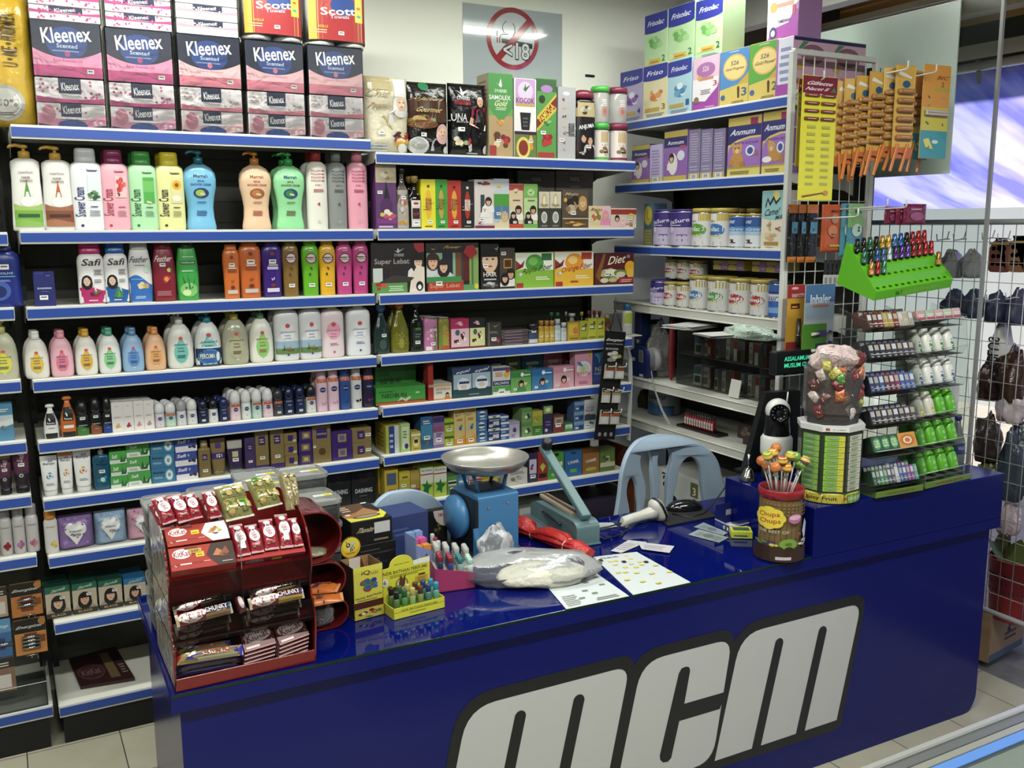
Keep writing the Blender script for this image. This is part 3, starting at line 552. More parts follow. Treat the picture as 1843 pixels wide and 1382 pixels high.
# shelf 4: baby toiletries
L3=Row(1.305,0,400,Z1,'on fourth left shelf',inset=.025)
def drop(c,tc='1c3c80',x=.5): return 'e .5 .4 .33 .3 %s;p .2 .5 .8 .5 .62 .72 .5 .84 .38 .72 %s;e .5 .8 .1 .05 e05050;t Johnson\'s .5 .62 .64 .075 %s 0 .1;t baby .5 .52 .3 .06 %s;t bath .5 .44 .3 .05 %s;l .3 .24 .7 .34 3 %s;g .5 .08 .06'%(c,c,tc,tc,tc,tc)
def bb(c,cap,dc,tc='1c3c80',**k): return dict(name='baby_lotion_bottle',prof='baby',n=2.4,body=c,cap=('flip',cap,.16,.36),reg=(.8,.08,.8),rb=.35,art=drop(dc,tc),**k)
L3.put(-62,88,476,B(name='baby_lotion_bottle',prof='baby',n=2.4,body='c0c0a0',cap=('pump','d0c870',.22,.28),reg=(.8,.1,.75),art=drop('e8e040')),'clear baby bath pump bottle with yellow drop at left picture edge,')
for x0,x1,yt,c,cap,dc,d in ((115,240,532,'ece8dc','e8e8e0','f0c83c','white cap and yellow drop'),(243,360,528,'f4b4c4','e890a4','ec7890','pink body and pink cap'),(364,478,521,'f0ece0','d8a020','f0b838','gold cap and orange drop'),(478,592,515,'eceee8','48a080','8cdc8c','green cap and green drop'),(595,706,515,'90b8e0','5088b8','5c90d4','blue body and blue cap'),(707,812,512,'f0b888','e08838','f0a850','peach body and orange cap')):
    L3.put(x0,x1,yt,B(**bb(c,cap,dc)),'small baby bottle with '+d,n=2,D=.045)
L3.put(815,949,432,B(name='baby_wash_bottle',prof='baby',n=2.4,body='e8e8e0',cap=('pump','dcdcd8',.24,.3),reg=(.8,.06,.85),art=drop('70c8b0')),'large white baby wash pump bottle with mint drop',n=2,D=.06)
L3.put(952,1086,436,B(name='baby_wash_bottle',prof='baby',n=2.4,body='e8ece8',cap=('pump','2a8aa0',.2,.3),reg=(.97,.02,.9),art=drop('80c8b8')+';r 0 0 1 .5 1c2c5c;r 0 .46 1 .5 d8e4ec;e .5 .24 .44 .2 4a8cc8;e .5 .24 .4 .17 2c64b0;t PERCUMA .42 .26 .56 .12 f0f0b0;e .82 .24 .07 .12 e0e8ec;l .2 .04 .8 .1 1 c8d8e8'),'large white baby wash pump bottle with navy promotion band',n=2,D=.06)
L3.put(1086,1220,422,B(name='baby_wash_bottle',prof='baby',n=2.4,body='b4b498',cap=('pump','c8c050',.2,.3),reg=(.8,.06,.85),rb=.15,art=drop('c0b878','4a4a28').replace('e .5 .4 .33 .3 c0b878','e .5 .4 .33 .3 b8b48c')),'large translucent olive baby wash pump bottle',n=2,D=.06)
L3.put(1220,1341,418,B(name='baby_wash_bottle',prof='baby',n=2.4,body='f0eee0',cap=('pump','5a9868',.2,.3),reg=(.8,.06,.85),art=drop('90d870','b03038')),'large cream baby lotion pump bottle with green drop',n=2,D=.06)
def pow_(c,band=0,tc='2850a0',dc='f0f0f0'): return dict(name='baby_powder_bottle',prof='std',n=2.8,body=c,cap=('flip','d8d8d4',.07,.42),reg=(.96,.02,.9),rb=.3,
   art=('e .5 .62 .3 .2 %s;'%dc)+"e .5 .76 .1 .05 d85050;t Johnson's .5 .62 .6 .06 %s 0 .1;t baby .5 .54 .25 .045 %s;t powder .5 .48 .3 .045 %s;l .3 .28 .7 .34 2 %s;e .5 .12 .05 .025 %s"%(tc,tc,tc,tc,tc)+(';r 0 .14 1 .42 9ab8d0;r 0 .14 1 .26 6a8a48;b .5 .24 .4 .06 8 4a6a34 8aa858;p .3 .22 .36 .22 .33 .38 384048;p .55 .2 .62 .2 .58 .34 b84838' if band else ''))
L3.put(1343,1466,407,B(**pow_('e4e6e8',1)),'white baby powder bottle in landscape sleeve, left',n=2,D=.06)
L3.put(1464,1576,401,B(**pow_('e4e6e8',1)),'white baby powder bottle in landscape sleeve, right',n=2,D=.06)
L3.put(1570,1686,405,B(**pow_('f0dce0',0,'c03878','f4a8c0')),'pale pink baby powder bottle',n=2,D=.06)
L3.put(1697,1816,401,B(**pow_('e8eaec')),'white baby powder bottle with blue text',n=2,D=.06)
# shelf 5: roll-ons
L4=Row(1.097,0,660,Z1,'on fifth left shelf',inset=.03)
def roll(c,cap,art='',cf=.42,prof='roll',cw=.95): return dict(name='roll_on_deodorant',prof=prof,body=c,cap=('dome',cap,cf,cw),reg=(.85,.08,.95),art=art,cap_r=.25)
rex='r .1 .55 .9 1 14181c;p .3 .78 .42 .68 .75 .95 .7 .98 .44 .76 .36 .84 fff;t Rexona .5 .62 .6 .07 fff;l .2 .4 .8 .46 1 888;%s'
L4.put(210,286,184,B(name='roll_on_deodorant',prof='waist',body='f0f0ec',cap=('oval','f0f0ec',.08,.6),art=rex%'r 0 0 1 .22 14181c',reg=(.8,.0,.8)),'white and black squeeze deodorant bottle with tick')
L4.put(292,372,144,B(name='roll_on_deodorant',prof='waist',body='e07028',cap=('oval','e07028',.08,.6),art=rex%'r 0 0 1 .18 14181c;r .1 .3 .9 .4 f4e8e0',reg=(.8,.0,.8)),'orange squeeze deodorant bottle with tick')
for a,b_,t,c,d in ((368,436,163,'3a7a34','green'),(436,497,150,'8a4a28','brown'),(470,548,148,'1c3c88','blue')):
    if d=='blue': a=498
    L4.put(a,b_,t,B(name='body_spray_can',prof='can',body='14161a',cap=('dome','101216',.4,.95),reg=(.9,.02,.95),art='w 0 .4 .06 %s;t DASHING .5 .5 .7 .06 d8d8d8;l .3 .25 .7 .3 1 aaa;g .5 .85 .22'%c),'black deodorant can with %s lower half'%d)
for a,b_,t,f,d in ((545,603,174,'e0b040','yellow flower'),(601,652,170,'b02838','red roses'),(652,702,166,'d88898','pink roses'),(702,752,164,'c09098','pale rose')):
    L4.put(a,b_,t,C('deodorant_carton',base='e8e4e0',art='l .3 .86 .7 .9 1 b8a8a0;t Safira .5 .5 .6 .05 a88088 0 .2;b .55 .2 .32 .1 7 %s %s'%(f,f[:4]+'60')),'tall slim white carton with '+d,D=.03,n=3)
niv='e .5 .64 .24 .13 1c2c6c;r .28 .6 .72 .68 1c2c6c;t NIVEA .5 .64 .38 .04 fff;g .5 .2 .2'
promo=';r .06 .82 .94 1 c86030;l .15 .85 .85 .97 2 f8e8d0'
rl=[(752,808,177,'d8ccd8','e8e8ec','',''),(806,862,175,'b8dcc8','e8e8ec',promo,''),(861,913,163,'d8d8dc','a8a8ac','',''),(912,966,160,'dcdcdc','ecece8','',''),(967,1018,163,'1c2444','141c3c','',''),(1018,1068,158,'e0e0e0','14161a','',''),(1070,1119,152,'1c2c5c','1a2860','',''),
 (1122,1178,118,'f0c8d8','e8e8e8',promo,''),(1178,1229,114,'dce8e0','ececec','',''),(1229,1281,110,'c0e0d4','ececec',promo,''),(1282,1336,106,'ecc8d8','e8e8ec',promo,''),(1334,1386,108,'404448','303438',promo,''),(1386,1440,100,'1c2c50','141c40','',''),(1441,1493,95,'1c2850','141c44','',''),(1495,1546,90,'e0e0e0','1c1c24',promo,'')]
desc=['lilac white, first in the row','mint with orange tag','grey capped white','plain white','dark navy, left of the dark three','white with black cap','navy, right of the dark three','pink with orange tag','pale green white','mint with orange tag in pink group','pink with orange tag beside black','charcoal with orange tag','navy blue beside charcoal','navy blue, second','white and black with orange tag']
for (a,b_,t,c,cap,pr,_),d in zip(rl,desc):
    L4.put(a,b_,t,B(**roll(c,cap,niv+pr)),'roll-on bottle, '+d,D=.035,n=3 if b_>960 or a<970 else 2)
for a,b_,t,c,c2,d in ((1546,1603,22,'e8c0d4','d890b0','pink, left one'),(1603,1660,15,'ecc8d8','d890b0','pink, right one'),(1660,1714,12,'2850a0','1c3c88','blue'),(1716,1771,10,'dcdcdc','14161a','white and black'),(1773,1830,8,'241c40','7a2848','dark purple')):
    L4.put(a,b_,t,B(name='spray_deodorant_can',prof='can',body=c,cap=('spray',c,.16,.84),reg=(.9,.02,.97),art='r 0 .88 1 1 c86030;l .1 .9 .9 .98 2 f8e8d0;e .5 .66 .3 .08 1c2c6c;t NIVEA .5 .66 .44 .03 fff;b .6 .25 .3 .1 5 %s %s'%(c2,c2)),'tall spray deodorant can, '+d,D=.045,n=2)
L4b=Row(1.105,0,660,Z1,'at left picture edge, fifth shelf',inset=.03)
L4b.put(-30,66,182,C('toothpaste_carton',base='5090b8',art='r 0 .5 1 .7 c8d8e0;p 0 .3 1 .45 1 .6 0 .5 e8ecec;b .6 .35 .3 .1 4 a8a8a8 607888;l .2 .8 .8 .9 2 d8e8f0'),'light blue carton with white wave',D=.05)
# shelf 6
L5=Row(.897,0,660,Z1,'on sixth left shelf',inset=.03)
balq='t Safi .6 .86 .3 .06 1c3c70 0 .2;t Balqis .5 .78 .72 .09 1c3c70;b .55 .42 .3 .12 7 %s %s;e .52 .42 .16 .06 fff;e .52 .42 .09 .035 %s;l .2 .14 .8 .22 2 8090a0'
L5.put(200,286,437,U(cap='e8e8e8',art=balq%('2a8ac0','50a8d8','2a8ac0')),'white cream tube with blue splash',D=.035)
L5.put(288,359,416,U(cap='e8e8e8',art=balq%('e89030','f0a850','e89030')+';r 0 .9 1 1 e07838'),'white cream tube with orange splash and orange top',D=.035)
L5.put(360,450,400,U(cap='e8e8e8',art=balq%('e88828','f4b060','e07020')),'larger white cream tube with orange splash',D=.035)
L5.put(453,541,388,B(name='toner_bottle',prof='rect',body='1c5878',cap=('pump','c8d0d0',.2,.3),rb=.15,reg=(.85,.03,.95),art='t Safi .5 .86 .3 .06 0c2440;t Balqis .5 .76 .7 .09 0c2440;g .5 .55 .2;b .5 .3 .35 .16 7 2a9ab0 70b850 1c7090;e .5 .3 .15 .07 c8e8e8'),'dark teal toner bottle with clear pump')
soap='t %s .3 .75 .4 .2 %s 0 .1;r 0 0 1 .28 e8ece8;b .75 .4 .2 .3 6 %s;l .1 .4 .5 .5 1 %s'
L5.stack(536,622,412,3,C('soap_carton',base='4cb048',art='t Safi .3 .6 .3 .3 fff 0 .1;r 0 0 1 .3 e0e8e0;p .6 .1 .7 .7 .8 .1 2c6a34;p .7 .1 .95 .6 .9 .1 2c6a34'),'small green and white soap carton')
L5.stack(617,733,368,3,C('soap_carton',base='54b050',art='t Safi .3 .7 .3 .22 fff 0 .1;r 0 0 1 .35 e8ece8;l .1 .1 .5 .25 2 88a888;p .6 .1 .7 .7 .8 .1 2c6a34;p .7 .1 .98 .6 .9 .1 2c6a34;p .64 .1 .5 .5 .76 .1 3a8040'),'larger green and white soap carton')
L5.stack(735,855,350,3,C('soap_carton',base='3a7ca8',art='t Balqis .3 .7 .45 .2 0c2c50;l .08 .3 .5 .45 2 a8d0e0;e .74 .5 .17 .4 8cc8d8;e .74 .5 .13 .3 f0f4f4;e .74 .5 .07 .16 7ab0c0'),'blue soap carton with white ring')
L5.stack(853,963,346,3,C('soap_carton',base='3c50a8',art='t Safi .3 .75 .4 .24 fff 0 .1;r 0 0 1 .42 ece8f0;b .8 .35 .2 .25 6 50406c 383048;e .62 .75 .05 .1 a0b0e0'),'purple and white soap carton with blackberries')
gold='8a7444'; pur='3c2470'
sq='r .25 .62 .75 .84 3c2470;l .32 .68 .68 .8 2 c8b888'
L5.put(968,1031,360,B(name='serum_bottle',prof='rect',body=gold,cap=('flip',gold,.2,.6),rb=.25,cap_r=.25,reg=(.8,.05,.92),art=sq+';g .5 .2 .25'),'gold serum bottle with purple square')
L5.put(1031,1106,352,U(body=gold,cap=gold,art='r .3 .7 .7 .9 3c2470;r 0 .36 1 .56 3c2470;g .55 .46 .2',r=.25),'gold cream tube with purple band',D=.035)
L5.put(1111,1190,356,U(body='3c3050',cap='8a8a88',art='r 0 .7 1 1 b0aca0;r .3 .4 .7 .6 c8b888;g .5 .3 .2',r=.2),'silver topped purple cream tube',D=.035)
for a,b_,t,d in ((1196,1246,347,'narrow purple and gold'),(1246,1311,306,'tall pale gold, left'),(1320,1386,300,'tall gold, middle')):
    L5.put(a,b_,t,C('cream_carton',base=gold if a>1200 else '4a3868',art=sq+';r 0 0 1 .12 3c2470;g .5 .3 .2',r=.28),d+' cream carton',D=.04)
L5.stack(1389,1453,322,3,C('cream_carton',base=gold,art='r .3 .3 .7 .8 3c2470;g .8 .3 .12',r=.28),'small gold cream carton with purple square')
L5.stack(1456,1524,306,3,C('cream_carton',base=pur,art='r .2 .2 .8 .8 8a7444;r .35 .35 .65 .65 c8b888',r=.28),'small purple and gold cream carton')
L5.put(1526,1616,286,C('cream_carton',base=gold,art='r .2 .66 .8 .92 3c2470;t ROYALE .5 .78 .5 .05 d8c890;r .45 .2 .55 .3 5a4418;e .5 .3 .2 .1 5a4820;g .06 .45 .1',r=.28),'large gold carton with dark drop')
L5.stack(1618,1722,312,2,C('cream_carton',base=pur,art='r .3 .25 .7 .8 a09060;r .38 .35 .62 .7 6a5c8a',r=.28),'wide purple cream carton with gold square')
L5.stack(1714,1812,296,2,C('cream_carton',base=gold,art='r .3 .25 .65 .8 3c2470;g .85 .5 .13;l .4 .4 .58 .65 2 c8b888',r=.28),'wide gold cream carton at shelf end')
L5b=Row(.92,0,660,Z1,'at left picture edge, sixth shelf',inset=.03)
for a,b_,t,d in ((-12,60,432,'dark plum cream tube, left one'),(62,148,396,'dark plum cream tube, right one')):
    L5b.put(a,b_,t,U(body='5c2848',cap='14141a',capf=.16,art='r 0 0 1 .3 1c141c;r 0 .9 1 1 a89050;t Safi .5 .74 .6 .14 e0c0d0 70;b .5 .32 .3 .1 6 1c1820 38303c;e .45 .26 .14 .05 d0ccc8;e .45 .26 .08 .03 3c3438;g .5 .55 .2'),d,D=.035)
# shelf 7
L6=Row(.695,0,660,Z1,'on seventh left shelf',inset=.03)
L6.put(214,284,697,B(name='spray_deodorant_can',prof='can',body='e0dcd8',cap=('spray','d88830',.2,.84),reg=(.9,.02,.95),art='t Enchanteur .5 .8 .7 .05 a89080;b .6 .25 .35 .15 7 e8c040 f0d868 d8b030'),'white spray can with yellow flowers and orange cap')
def heart(c,c2): return 'e .38 .62 .18 .2 f0ece8;e .62 .62 .18 .2 f0ece8;p .22 .55 .78 .55 .5 .15 f0ece8;e .38 .62 .15 .16 %s;e .62 .62 .15 .16 %s;p .26 .54 .74 .54 .5 .2 %s;t Enchanteur .5 .58 .34 .06 6a5a80;t Paris .5 .46 .3 .1 6a5a80 0 .2;s 16 .03 %s'%('f4f4f4','f4f4f4','f4f4f4',c2)
L6.put(278,460,727,P('sanitary_pad_pack',base='8868a8',art=heart('','a888c8 7050a0'),r=.35),'purple soft pack with white heart',D=.06,jit=.3)
L6.put(462,620,706,P('sanitary_pad_pack',base='90b0d0',art=heart('','a8c8e0 7898c0'),r=.35,seed=3),'pale blue soft pack with white heart',D=.06,jit=.3)
L6.put(624,790,692,P('sanitary_pad_pack',base='d8a0b8',art=heart('','c87898 b86088'),r=.35,seed=4),'pink soft pack with white heart behind chocolate rack',D=.06,jit=.3)
for a,b_,d in ((1600,1712,'left one'),(1716,1834,'right one')):
    L6.put(a,b_,508,C('cologne_carton',base='14161c',art='t DASHING .5 .42 .72 .13 c8ccd0;l .3 .25 .7 .3 1 666;p .2 .95 .6 .6 .9 .95 26282e;e .5 .75 .2 .12 2c1c1c'),'black cologne gift carton, '+d,D=.08,inset=.06)
L6b=Row(.71,0,660,Z1,'at left picture edge, seventh shelf',inset=.03)
for a,b_,t,c,d in ((-6,60,692,'a02030 8a1828','red roses'),(58,124,684,'a06090 c080b0','purple roses'),(122,190,676,'c88090 a85868','pink roses')):
    L6b.put(a,b_,t,B(name='spray_deodorant_can',prof='can',body='c8c4c4',cap=('spray','a8a8ac',.22,.84),reg=(.9,.02,.95),art='t Enchanteur .5 .8 .7 .05 888;b .5 .25 .4 .16 8 '+c),'silver spray can with '+d,D=.05)
# shelf 8: hair colour
L7=Row(.455,0,980,3.436,'on low left shelf',inset=.045)
def hairbox(sk_,ha,top,t): return 'r 0 0 1 .8 c8b8a0;r 0 .82 1 1 %s;p 0 .8 1 .8 1 .96 0 .84 %s;f .5 .48 .32 %s %s a89888 L;r 0 0 1 .16 3a2c20;t BLACK .5 .08 .6 .07 c8b078;t %s .55 .9 .6 .09 d0e0c8 8 .2;g .68 .62 .1'%(top,top,sk_,ha,t)
for a,b_,t,c,hh,tt,d in ((275,441,258,'a','1c1818','Sharmila','with light-skinned woman, leftmost'),(441,605,236,'b','181414','Sharmila','with dark hood of hair, second'),(605,762,216,'a','1a1616','Sharmila','with smiling woman, third')):
    L7.put(a+4,b_-4,t,C('hair_colour_box',base='1c5844',top='14443a',art=hairbox({'a':'e0b898','b':'d8a888'}[c],hh,'1c6a50',tt)),'green hair colour box '+d,D=.06,n=2)
L7.put(766,905,205,C('hair_colour_box',base='2068a0',art=hairbox('d8a888','241c1c','2878b0','EAGLE')),'blue hair colour box with portrait',D=.06,n=2)
# bottom deck: flattened chocolate display card
bc=[hit(x,y,2,.155) for x,y in ((124,1188),(208,1166),(243,1222),(145,1238))]
m=MB(); m.prism([(p.x,p.y) for p in bc],0,.012,M('3a1c1c',.5))
def qm(p00,p10,p11,p01,z,e=.0004): return lambda u,v,l:((p00[0]*(1-u)+p10[0]*u)*(1-v)+(p01[0]*(1-u)+p11[0]*u)*v,(p00[1]*(1-u)+p10[1]*u)*(1-v)+(p01[1]*(1-u)+p11[1]*u)*v,z+e+l)
draw(m,'e .3 .4 .26 .25 6a4448;e .3 .4 .24 .22 4a2a2e;t KitKat .3 .4 .36 .18 8a6468 4;r .6 .1 .78 .9 7a6440;l .84 .2 .96 .5 4 8a7a78',qm(bc[3],bc[2],bc[1],bc[0],.012),asp=1.2)
o=m.build('display_card',loc=(0,0,.149)); tag(o,'flattened dark red chocolate display card lying on the lowest left shelf','card')
# ---------------- unit under the poster ----------------
Z2=3.544
A0=Row(2.08,640,100,Z2,'on top shelf under poster',inset=.04)
A0.put(60,352,130,P(seed=2,art='r .05 .82 .6 1 b8a878;p 0 0 1 0 1 .4 .6 .24 0 .22 1c5ca0;p 0 .25 .6 .32 .4 .5 c8b070;t Chef .3 .78 .5 .1 c8b890 0 .2;t Premix .35 .62 .5 .08 b8a070 0 .2;f .78 .66 .17 e0b890 eceae4 eceae4 L;r .64 .74 .92 .97 f0f0ec;b .8 .2 .28 .12 10 a03828 d8a030 5a2c18 e0c8a0;e .8 .08 .1 .06 e8e8e0;l .05 .03 .5 .14 3 d0e0f0;g .33 .27 .06'),'large gold and white foil pouch with chef in white hat',base='d8ceb0',D=.07)
A0.put(335,604,166,P(seed=3,art='r 0 .45 1 .75 4a2c1c;e .4 .94 .12 .06 2c8050;b .35 .45 .35 .12 12 a87838 6a8a3c 8a2c20 d8b070;t Al-Jazeera .45 .76 .75 .06 c8a060 0 .2;t Gourmet .5 .62 .6 .07 d8b878 0 .2;e .25 .13 .24 .12 d0d0cc;e .25 .15 .18 .08 a8a8a4;e .35 .42 .34 .06 7a4a28;f .8 .32 .15 e0b490 e0b0b0 c8c8d0 L;g .36 .28 .07;e .9 .08 .07 .05 ccc'),'large dark brown foil pouch with food and veiled woman',base='181310',D=.07)
A0.put(606,850,176,P(seed=4,art='p .18 .9 .3 .82 .5 .92 .34 .88 .3 .96 .26 .86 e8e8e8;t D\'HERBS .33 .79 .36 .05 e0e0e0;r .1 .7 .52 .76 8a2430;t LUNA .18 .53 .44 .1 e8e8e8;t MOCHA .3 .47 .3 .025 c8c8c8;p .5 .0 1 0 1 .62 .85 .7 .65 .68 .52 .3 1c1a1c;p .62 .4 1 .38 1 .6 .86 .68 .66 .64 b82c4c;p .45 .44 .9 .36 .95 .44 .5 .54 d8a888;f .76 .76 .13 d8a888 181414 b82c4c;g .26 .37 .08;b .25 .2 .2 .1 6 e0c090 6a8a40 c8c8b0;b .5 .16 .12 .1 4 d8d8d8 a02020;e .92 .1 .08 .06 d0d0d0;l .4 .04 .75 .07 1 bbb'),'large black foil pouch with man in pink shirt',base='0e0d0f',D=.07)
A0.put(850,1005,114,C(name='herbal_box',base='6aa850',art='r 0 0 1 .5 b8986a;p 0 1 1 1 1 .6 .6 .45 .4 .45 0 .6 4c9a4a;p .3 .9 .5 .84 .75 .94 .55 .86 .5 .95 .42 .87 f0f4ec;t D\'HERBS .5 .8 .5 .04 d8ecd0;t SAMOLEX .46 .72 .9 .055 f0f4e8;t Gold .5 .65 .5 .07 e8e8b0 0 .2;l .25 .57 .75 .61 2 c8e0c0;b .5 .4 .25 .06 5 d88830 e8a850;b .5 .2 .4 .12 9 8a1c24 b83038 5a3a1c d8c8a0;r .02 .02 .3 .14 a83030;g .4 .2 .09',ldart='r 0 0 1 1 a8987a;l .1 .7 .9 .95 5 6a5a40;l .1 .1 .9 .6 8 8a7a5c'),'tall green herbal drink box with leaf tip',D=.11)
A0.put(1010,1154,147,C(name='herbal_box',base='ece8e8',art='r .05 .66 .95 1 c8a0d0;e .5 .85 .35 .12 e0c8e8;p .3 .9 .5 .84 .75 .94 .55 .86 .5 .95 .42 .87 4a9a40;t KOCOK .5 .73 .84 .07 7a2c5c;r .08 .66 .92 .69 c8a850;p .25 .58 .75 .58 .68 .36 .32 .36 1c1c1e;l .38 .4 .62 .54 3 5a5a60;r .0 0 1 .34 6a7a3c;r 0 .3 1 .34 3a1c34;e .4 .13 .32 .14 e0d060;e .4 .13 .22 .1 8a2c20;b .8 .2 .2 .1 4 d89830 e8b850;g .75 .22 .1'),'white and purple drink mix box with cup window',D=.06)
A0.put(1156,1282,148,C(name='herbal_box',base='5aa04a',art='r 0 .85 1 1 3a6a3c;e .5 .88 .3 .05 b080c0;p 0 .36 0 .5 1 .8 1 .62 8a2030;p 0 .34 0 .38 1 .66 1 .62 d8c040;p 0 .49 0 .53 1 .83 1 .79 d8c040;t PAMOGA .5 .58 1.0 .09 f0d840 46;e .26 .75 .16 .05 2a3a20;b .5 .24 .36 .1 10 a02028 c83038;b .5 .45 .3 .05 4 88c070 3a8038;r .05 .02 .9 .08 b83030;g .32 .33 .13',ldart='r 0 0 1 1 2a3a28'),'green box with slanted yellow lettering and red berries',D=.06)
A0.put(1290,1405,202,C(name='herbal_box',base='b8b8ba',art='e .45 .92 .2 .025 eee;t jusNusantara .76 .42 .62 .2 44444a 90;'+';'.join('b .35 %.2f .12 .035 4 %s'%(.83-.115*i,c) for i,c in enumerate(['c03828 a02820','e88820 f0a840','a84828 8a3820','c8b050 e0c870','a87838 c89858','6a6a60 88887c','e8a8a0 d08880']))+';g .2 .27 .13'),'slim silver grey juice box with vertical lettering',D=.05)
A0.put(1410,1540,216,B(name='drink_shaker_jar',prof='rect',n=3.4,body='18151a',cap=('oval','8a2840',.12,.95),cap_r=.25,rb=.25,reg=(.95,.02,.97),art='r 0 .72 1 .96 c8b080;b .5 .84 .4 .1 6 3a3a30 c8c8b0 a8a088;p 0 .5 1 .62 1 .66 0 .54 e0e0e0;t ANJUMA .5 .55 .8 .09 fff 10;f .35 .36 .12 d8a888 181414 7a2430;f .68 .32 .12 d8a888 181414 c8c8cc;g .6 .22 .12;b .3 .12 .2 .05 4 a8a8a8 d8b870'),'square black drink jar with dark red lid')
def jar(lab,W,D,H,lidc='3aa040',lab2=True):
    r=emp('plastic_jar',lab,'jar',(0,0,0)); q=W/2
    m=MB(); m.lathe([(q*.9,0),(q*.96,.004),(q*.96,H*.8),(q*.86,H*.84)],M('d8d4d0',.1,a=.55) if not lab2 else M('c8c0bc',.2),28); m.build('body',r)
    m=MB(); m.lathe([(q*1.02,H*.83),(q*1.02,H*.95),(q*.9,H)],M(lidc,.25),28); m.build('lid',r)
    m=MB(); mp=lambda u,v,l:((q*.965+l)*math.sin((u-.5)*2.4),-(q*.965+l)*math.cos((u-.5)*2.4),H*.06+v*H*.7)
    draw(m,('r 0 0 1 1 e8dcd8;r .3 .62 .7 1 c8a860;b .5 .3 .3 .2 8 8a6a40 c8b890 3a3028;l .3 .5 .7 .6 1 a89888;r 0 0 1 .08 %s;g .8 .3 .06'%lidc) if lab2 else 'e .5 .35 .16 .22 b89088;l .35 .55 .65 .85 4 e8e4e0;e .5 .35 .08 .1 c86a50',mp,asp=1.6); m.build('label',r)
    return r
def jstk(a,b_,t1,t0,c,d):
    A0.put(a,b_,t0,jar,'labelled plastic jar with %s lid, lower of two'%d,D=-.97,lidc=c); z=A0.last[4]
    A0.put(a,b_,t1,jar,'clear empty plastic jar with %s lid, upper of two'%d,D=-.97,lidc=c,lab2=False,z=z+.001)
jstk(1540,1642,192,428,'4cc048','green'); jstk(1646,1760,200,432,'8a2848','maroon')
A1=Row(1.793,640,100,Z2,'on second shelf under poster',inset=.03)
bx=lambda **k: C(name='health_product_box',**k)
A1.put(127,262,692,bx(base='5c3068',art='r 0 .72 1 1 c8b898;b .5 .84 .4 .1 8 d8c898 e8e0c0 a89068;r 0 .08 1 .16 7a2c80;p .3 .3 .5 .75 .72 .4 .6 .25 1c1220;e .5 .36 .3 .12 4a2058;b .55 .2 .4 .1 9 d8c040 e8e0c8 c04868;l .1 .02 .9 .07 1 d8b0d8;g .2 .57 .12'),'purple and cream box with flower top',D=.06)
A1.put(262,345,718,B(name='juice_bottle',prof='neck',body='6a6058',cap=('screw','1a1a1e',.08,.5),rb=.08,reg=(.9,.02,.7),art='r 0 0 1 1 a8a098;b .5 .5 .4 .4 12 b86040 8a88a8 d8b878 c8c4c0;b .5 .15 .4 .12 6 e0b030 c88820;g .55 .8 .2'),'glass bottle printed with mixed flowers')
A1.put(340,430,767,B(name='vinegar_bottle',prof='neck',n=2.6,body='14100e',cap=('screw','b89848',.12,.5),rb=.08,reg=(.66,.05,.62),art='r 0 0 1 1 d8d0c8;r .05 .78 .95 .95 e8e4dc;e .5 .88 .3 .05 b03030;r .1 .3 .9 .7 2c1818;b .5 .5 .3 .15 5 7a2028 a03038;g .5 .14 .3'),'dark bottle with gold cap and white label',n=2)
long='e .5 .5 .22 .3 %s;t Aminapuan .5 .5 .78 .26 %s 90;e .5 .87 .1 .03 %s;g .6 .14 .16;l .2 .04 .8 .08 1 %s'
for a,b_,t,c,i,tc,d in ((418,512,790,'ece020','f0b828','7a3010','yellow'),(505,588,790,'38a030','c0a040','1c4a18','green'),(585,675,797,'c02c1c','e8a030','4a0c08','orange red')):
    A1.put(a,b_,t,bx(base=c,art=long%(i,tc,tc,tc)),'tall %s box with vertical lettering'%d,D=.05)
A1.put(672,755,802,bx(base='1a1210',art=long%('b02818','f0e8e0','d8d8d8','888')),'tall black box with red oval and vertical lettering',D=.05)
A1.put(758,886,792,bx(base='d8ccc8',art='b .5 .92 .45 .06 8 4a3038 8a2c3c 2c5838;r .3 .3 .5 .7 2c4440;p .35 .1 .9 .1 .9 .5 .6 .6 .4 .4 e8e4e0;f .7 .56 .13 e0b494 2c1c18 ece8e4;f .5 .4 .1 e8c0a0 f0ece8 ece8e4 L;r 0 0 1 .06 7a1c3c;b .25 .12 .15 .05 4 a03040 d8d0c0;g .35 .18 .12'),'white and maroon box with man in white robe',D=.06)
A1.put(880,980,786,bx(base='a8c0d0',art='r 0 .7 1 1 c0ccd4;b .5 .85 .3 .06 4 e0a840 f0c878;r 0 .45 1 .7 4aa038;r .0 .2 1 .45 4a78a8;p .3 .2 .5 .5 .7 .2 6a88a0;f .7 .26 .13 e0b494 c8b080 d8c8a0 L;r 0 0 1 .12 d8c8a0;g .3 .3 .14'),'green and blue box with veiled woman',D=.06)
cpl='e .5 .82 .26 .08 %s;p .3 .84 .5 .78 .72 .9 .5 .82 4a8a3c;l .2 .62 .8 .68 1 7a6a50;p .1 .22 .9 .22 .9 .42 .1 .4 e8e4dc;f .66 .42 .14 d8a480 201814 ece8e0;f .3 .3 .12 e0b494 181414 14141a L;r 0 0 1 .1 %s;g .4 .14 .12'
A1.put(978,1070,818,bx(base='e0c8a0',art='r 0 .86 1 1 b03838;'+cpl%('e0c8a0','c04028')),'beige and red box with smiling couple',D=.06)
A1.put(1073,1162,820,bx(base='b8d890',art='r 0 .7 1 1 78b858;'+cpl%('b8d890','6aa848')),'light green box with smiling couple',D=.06)
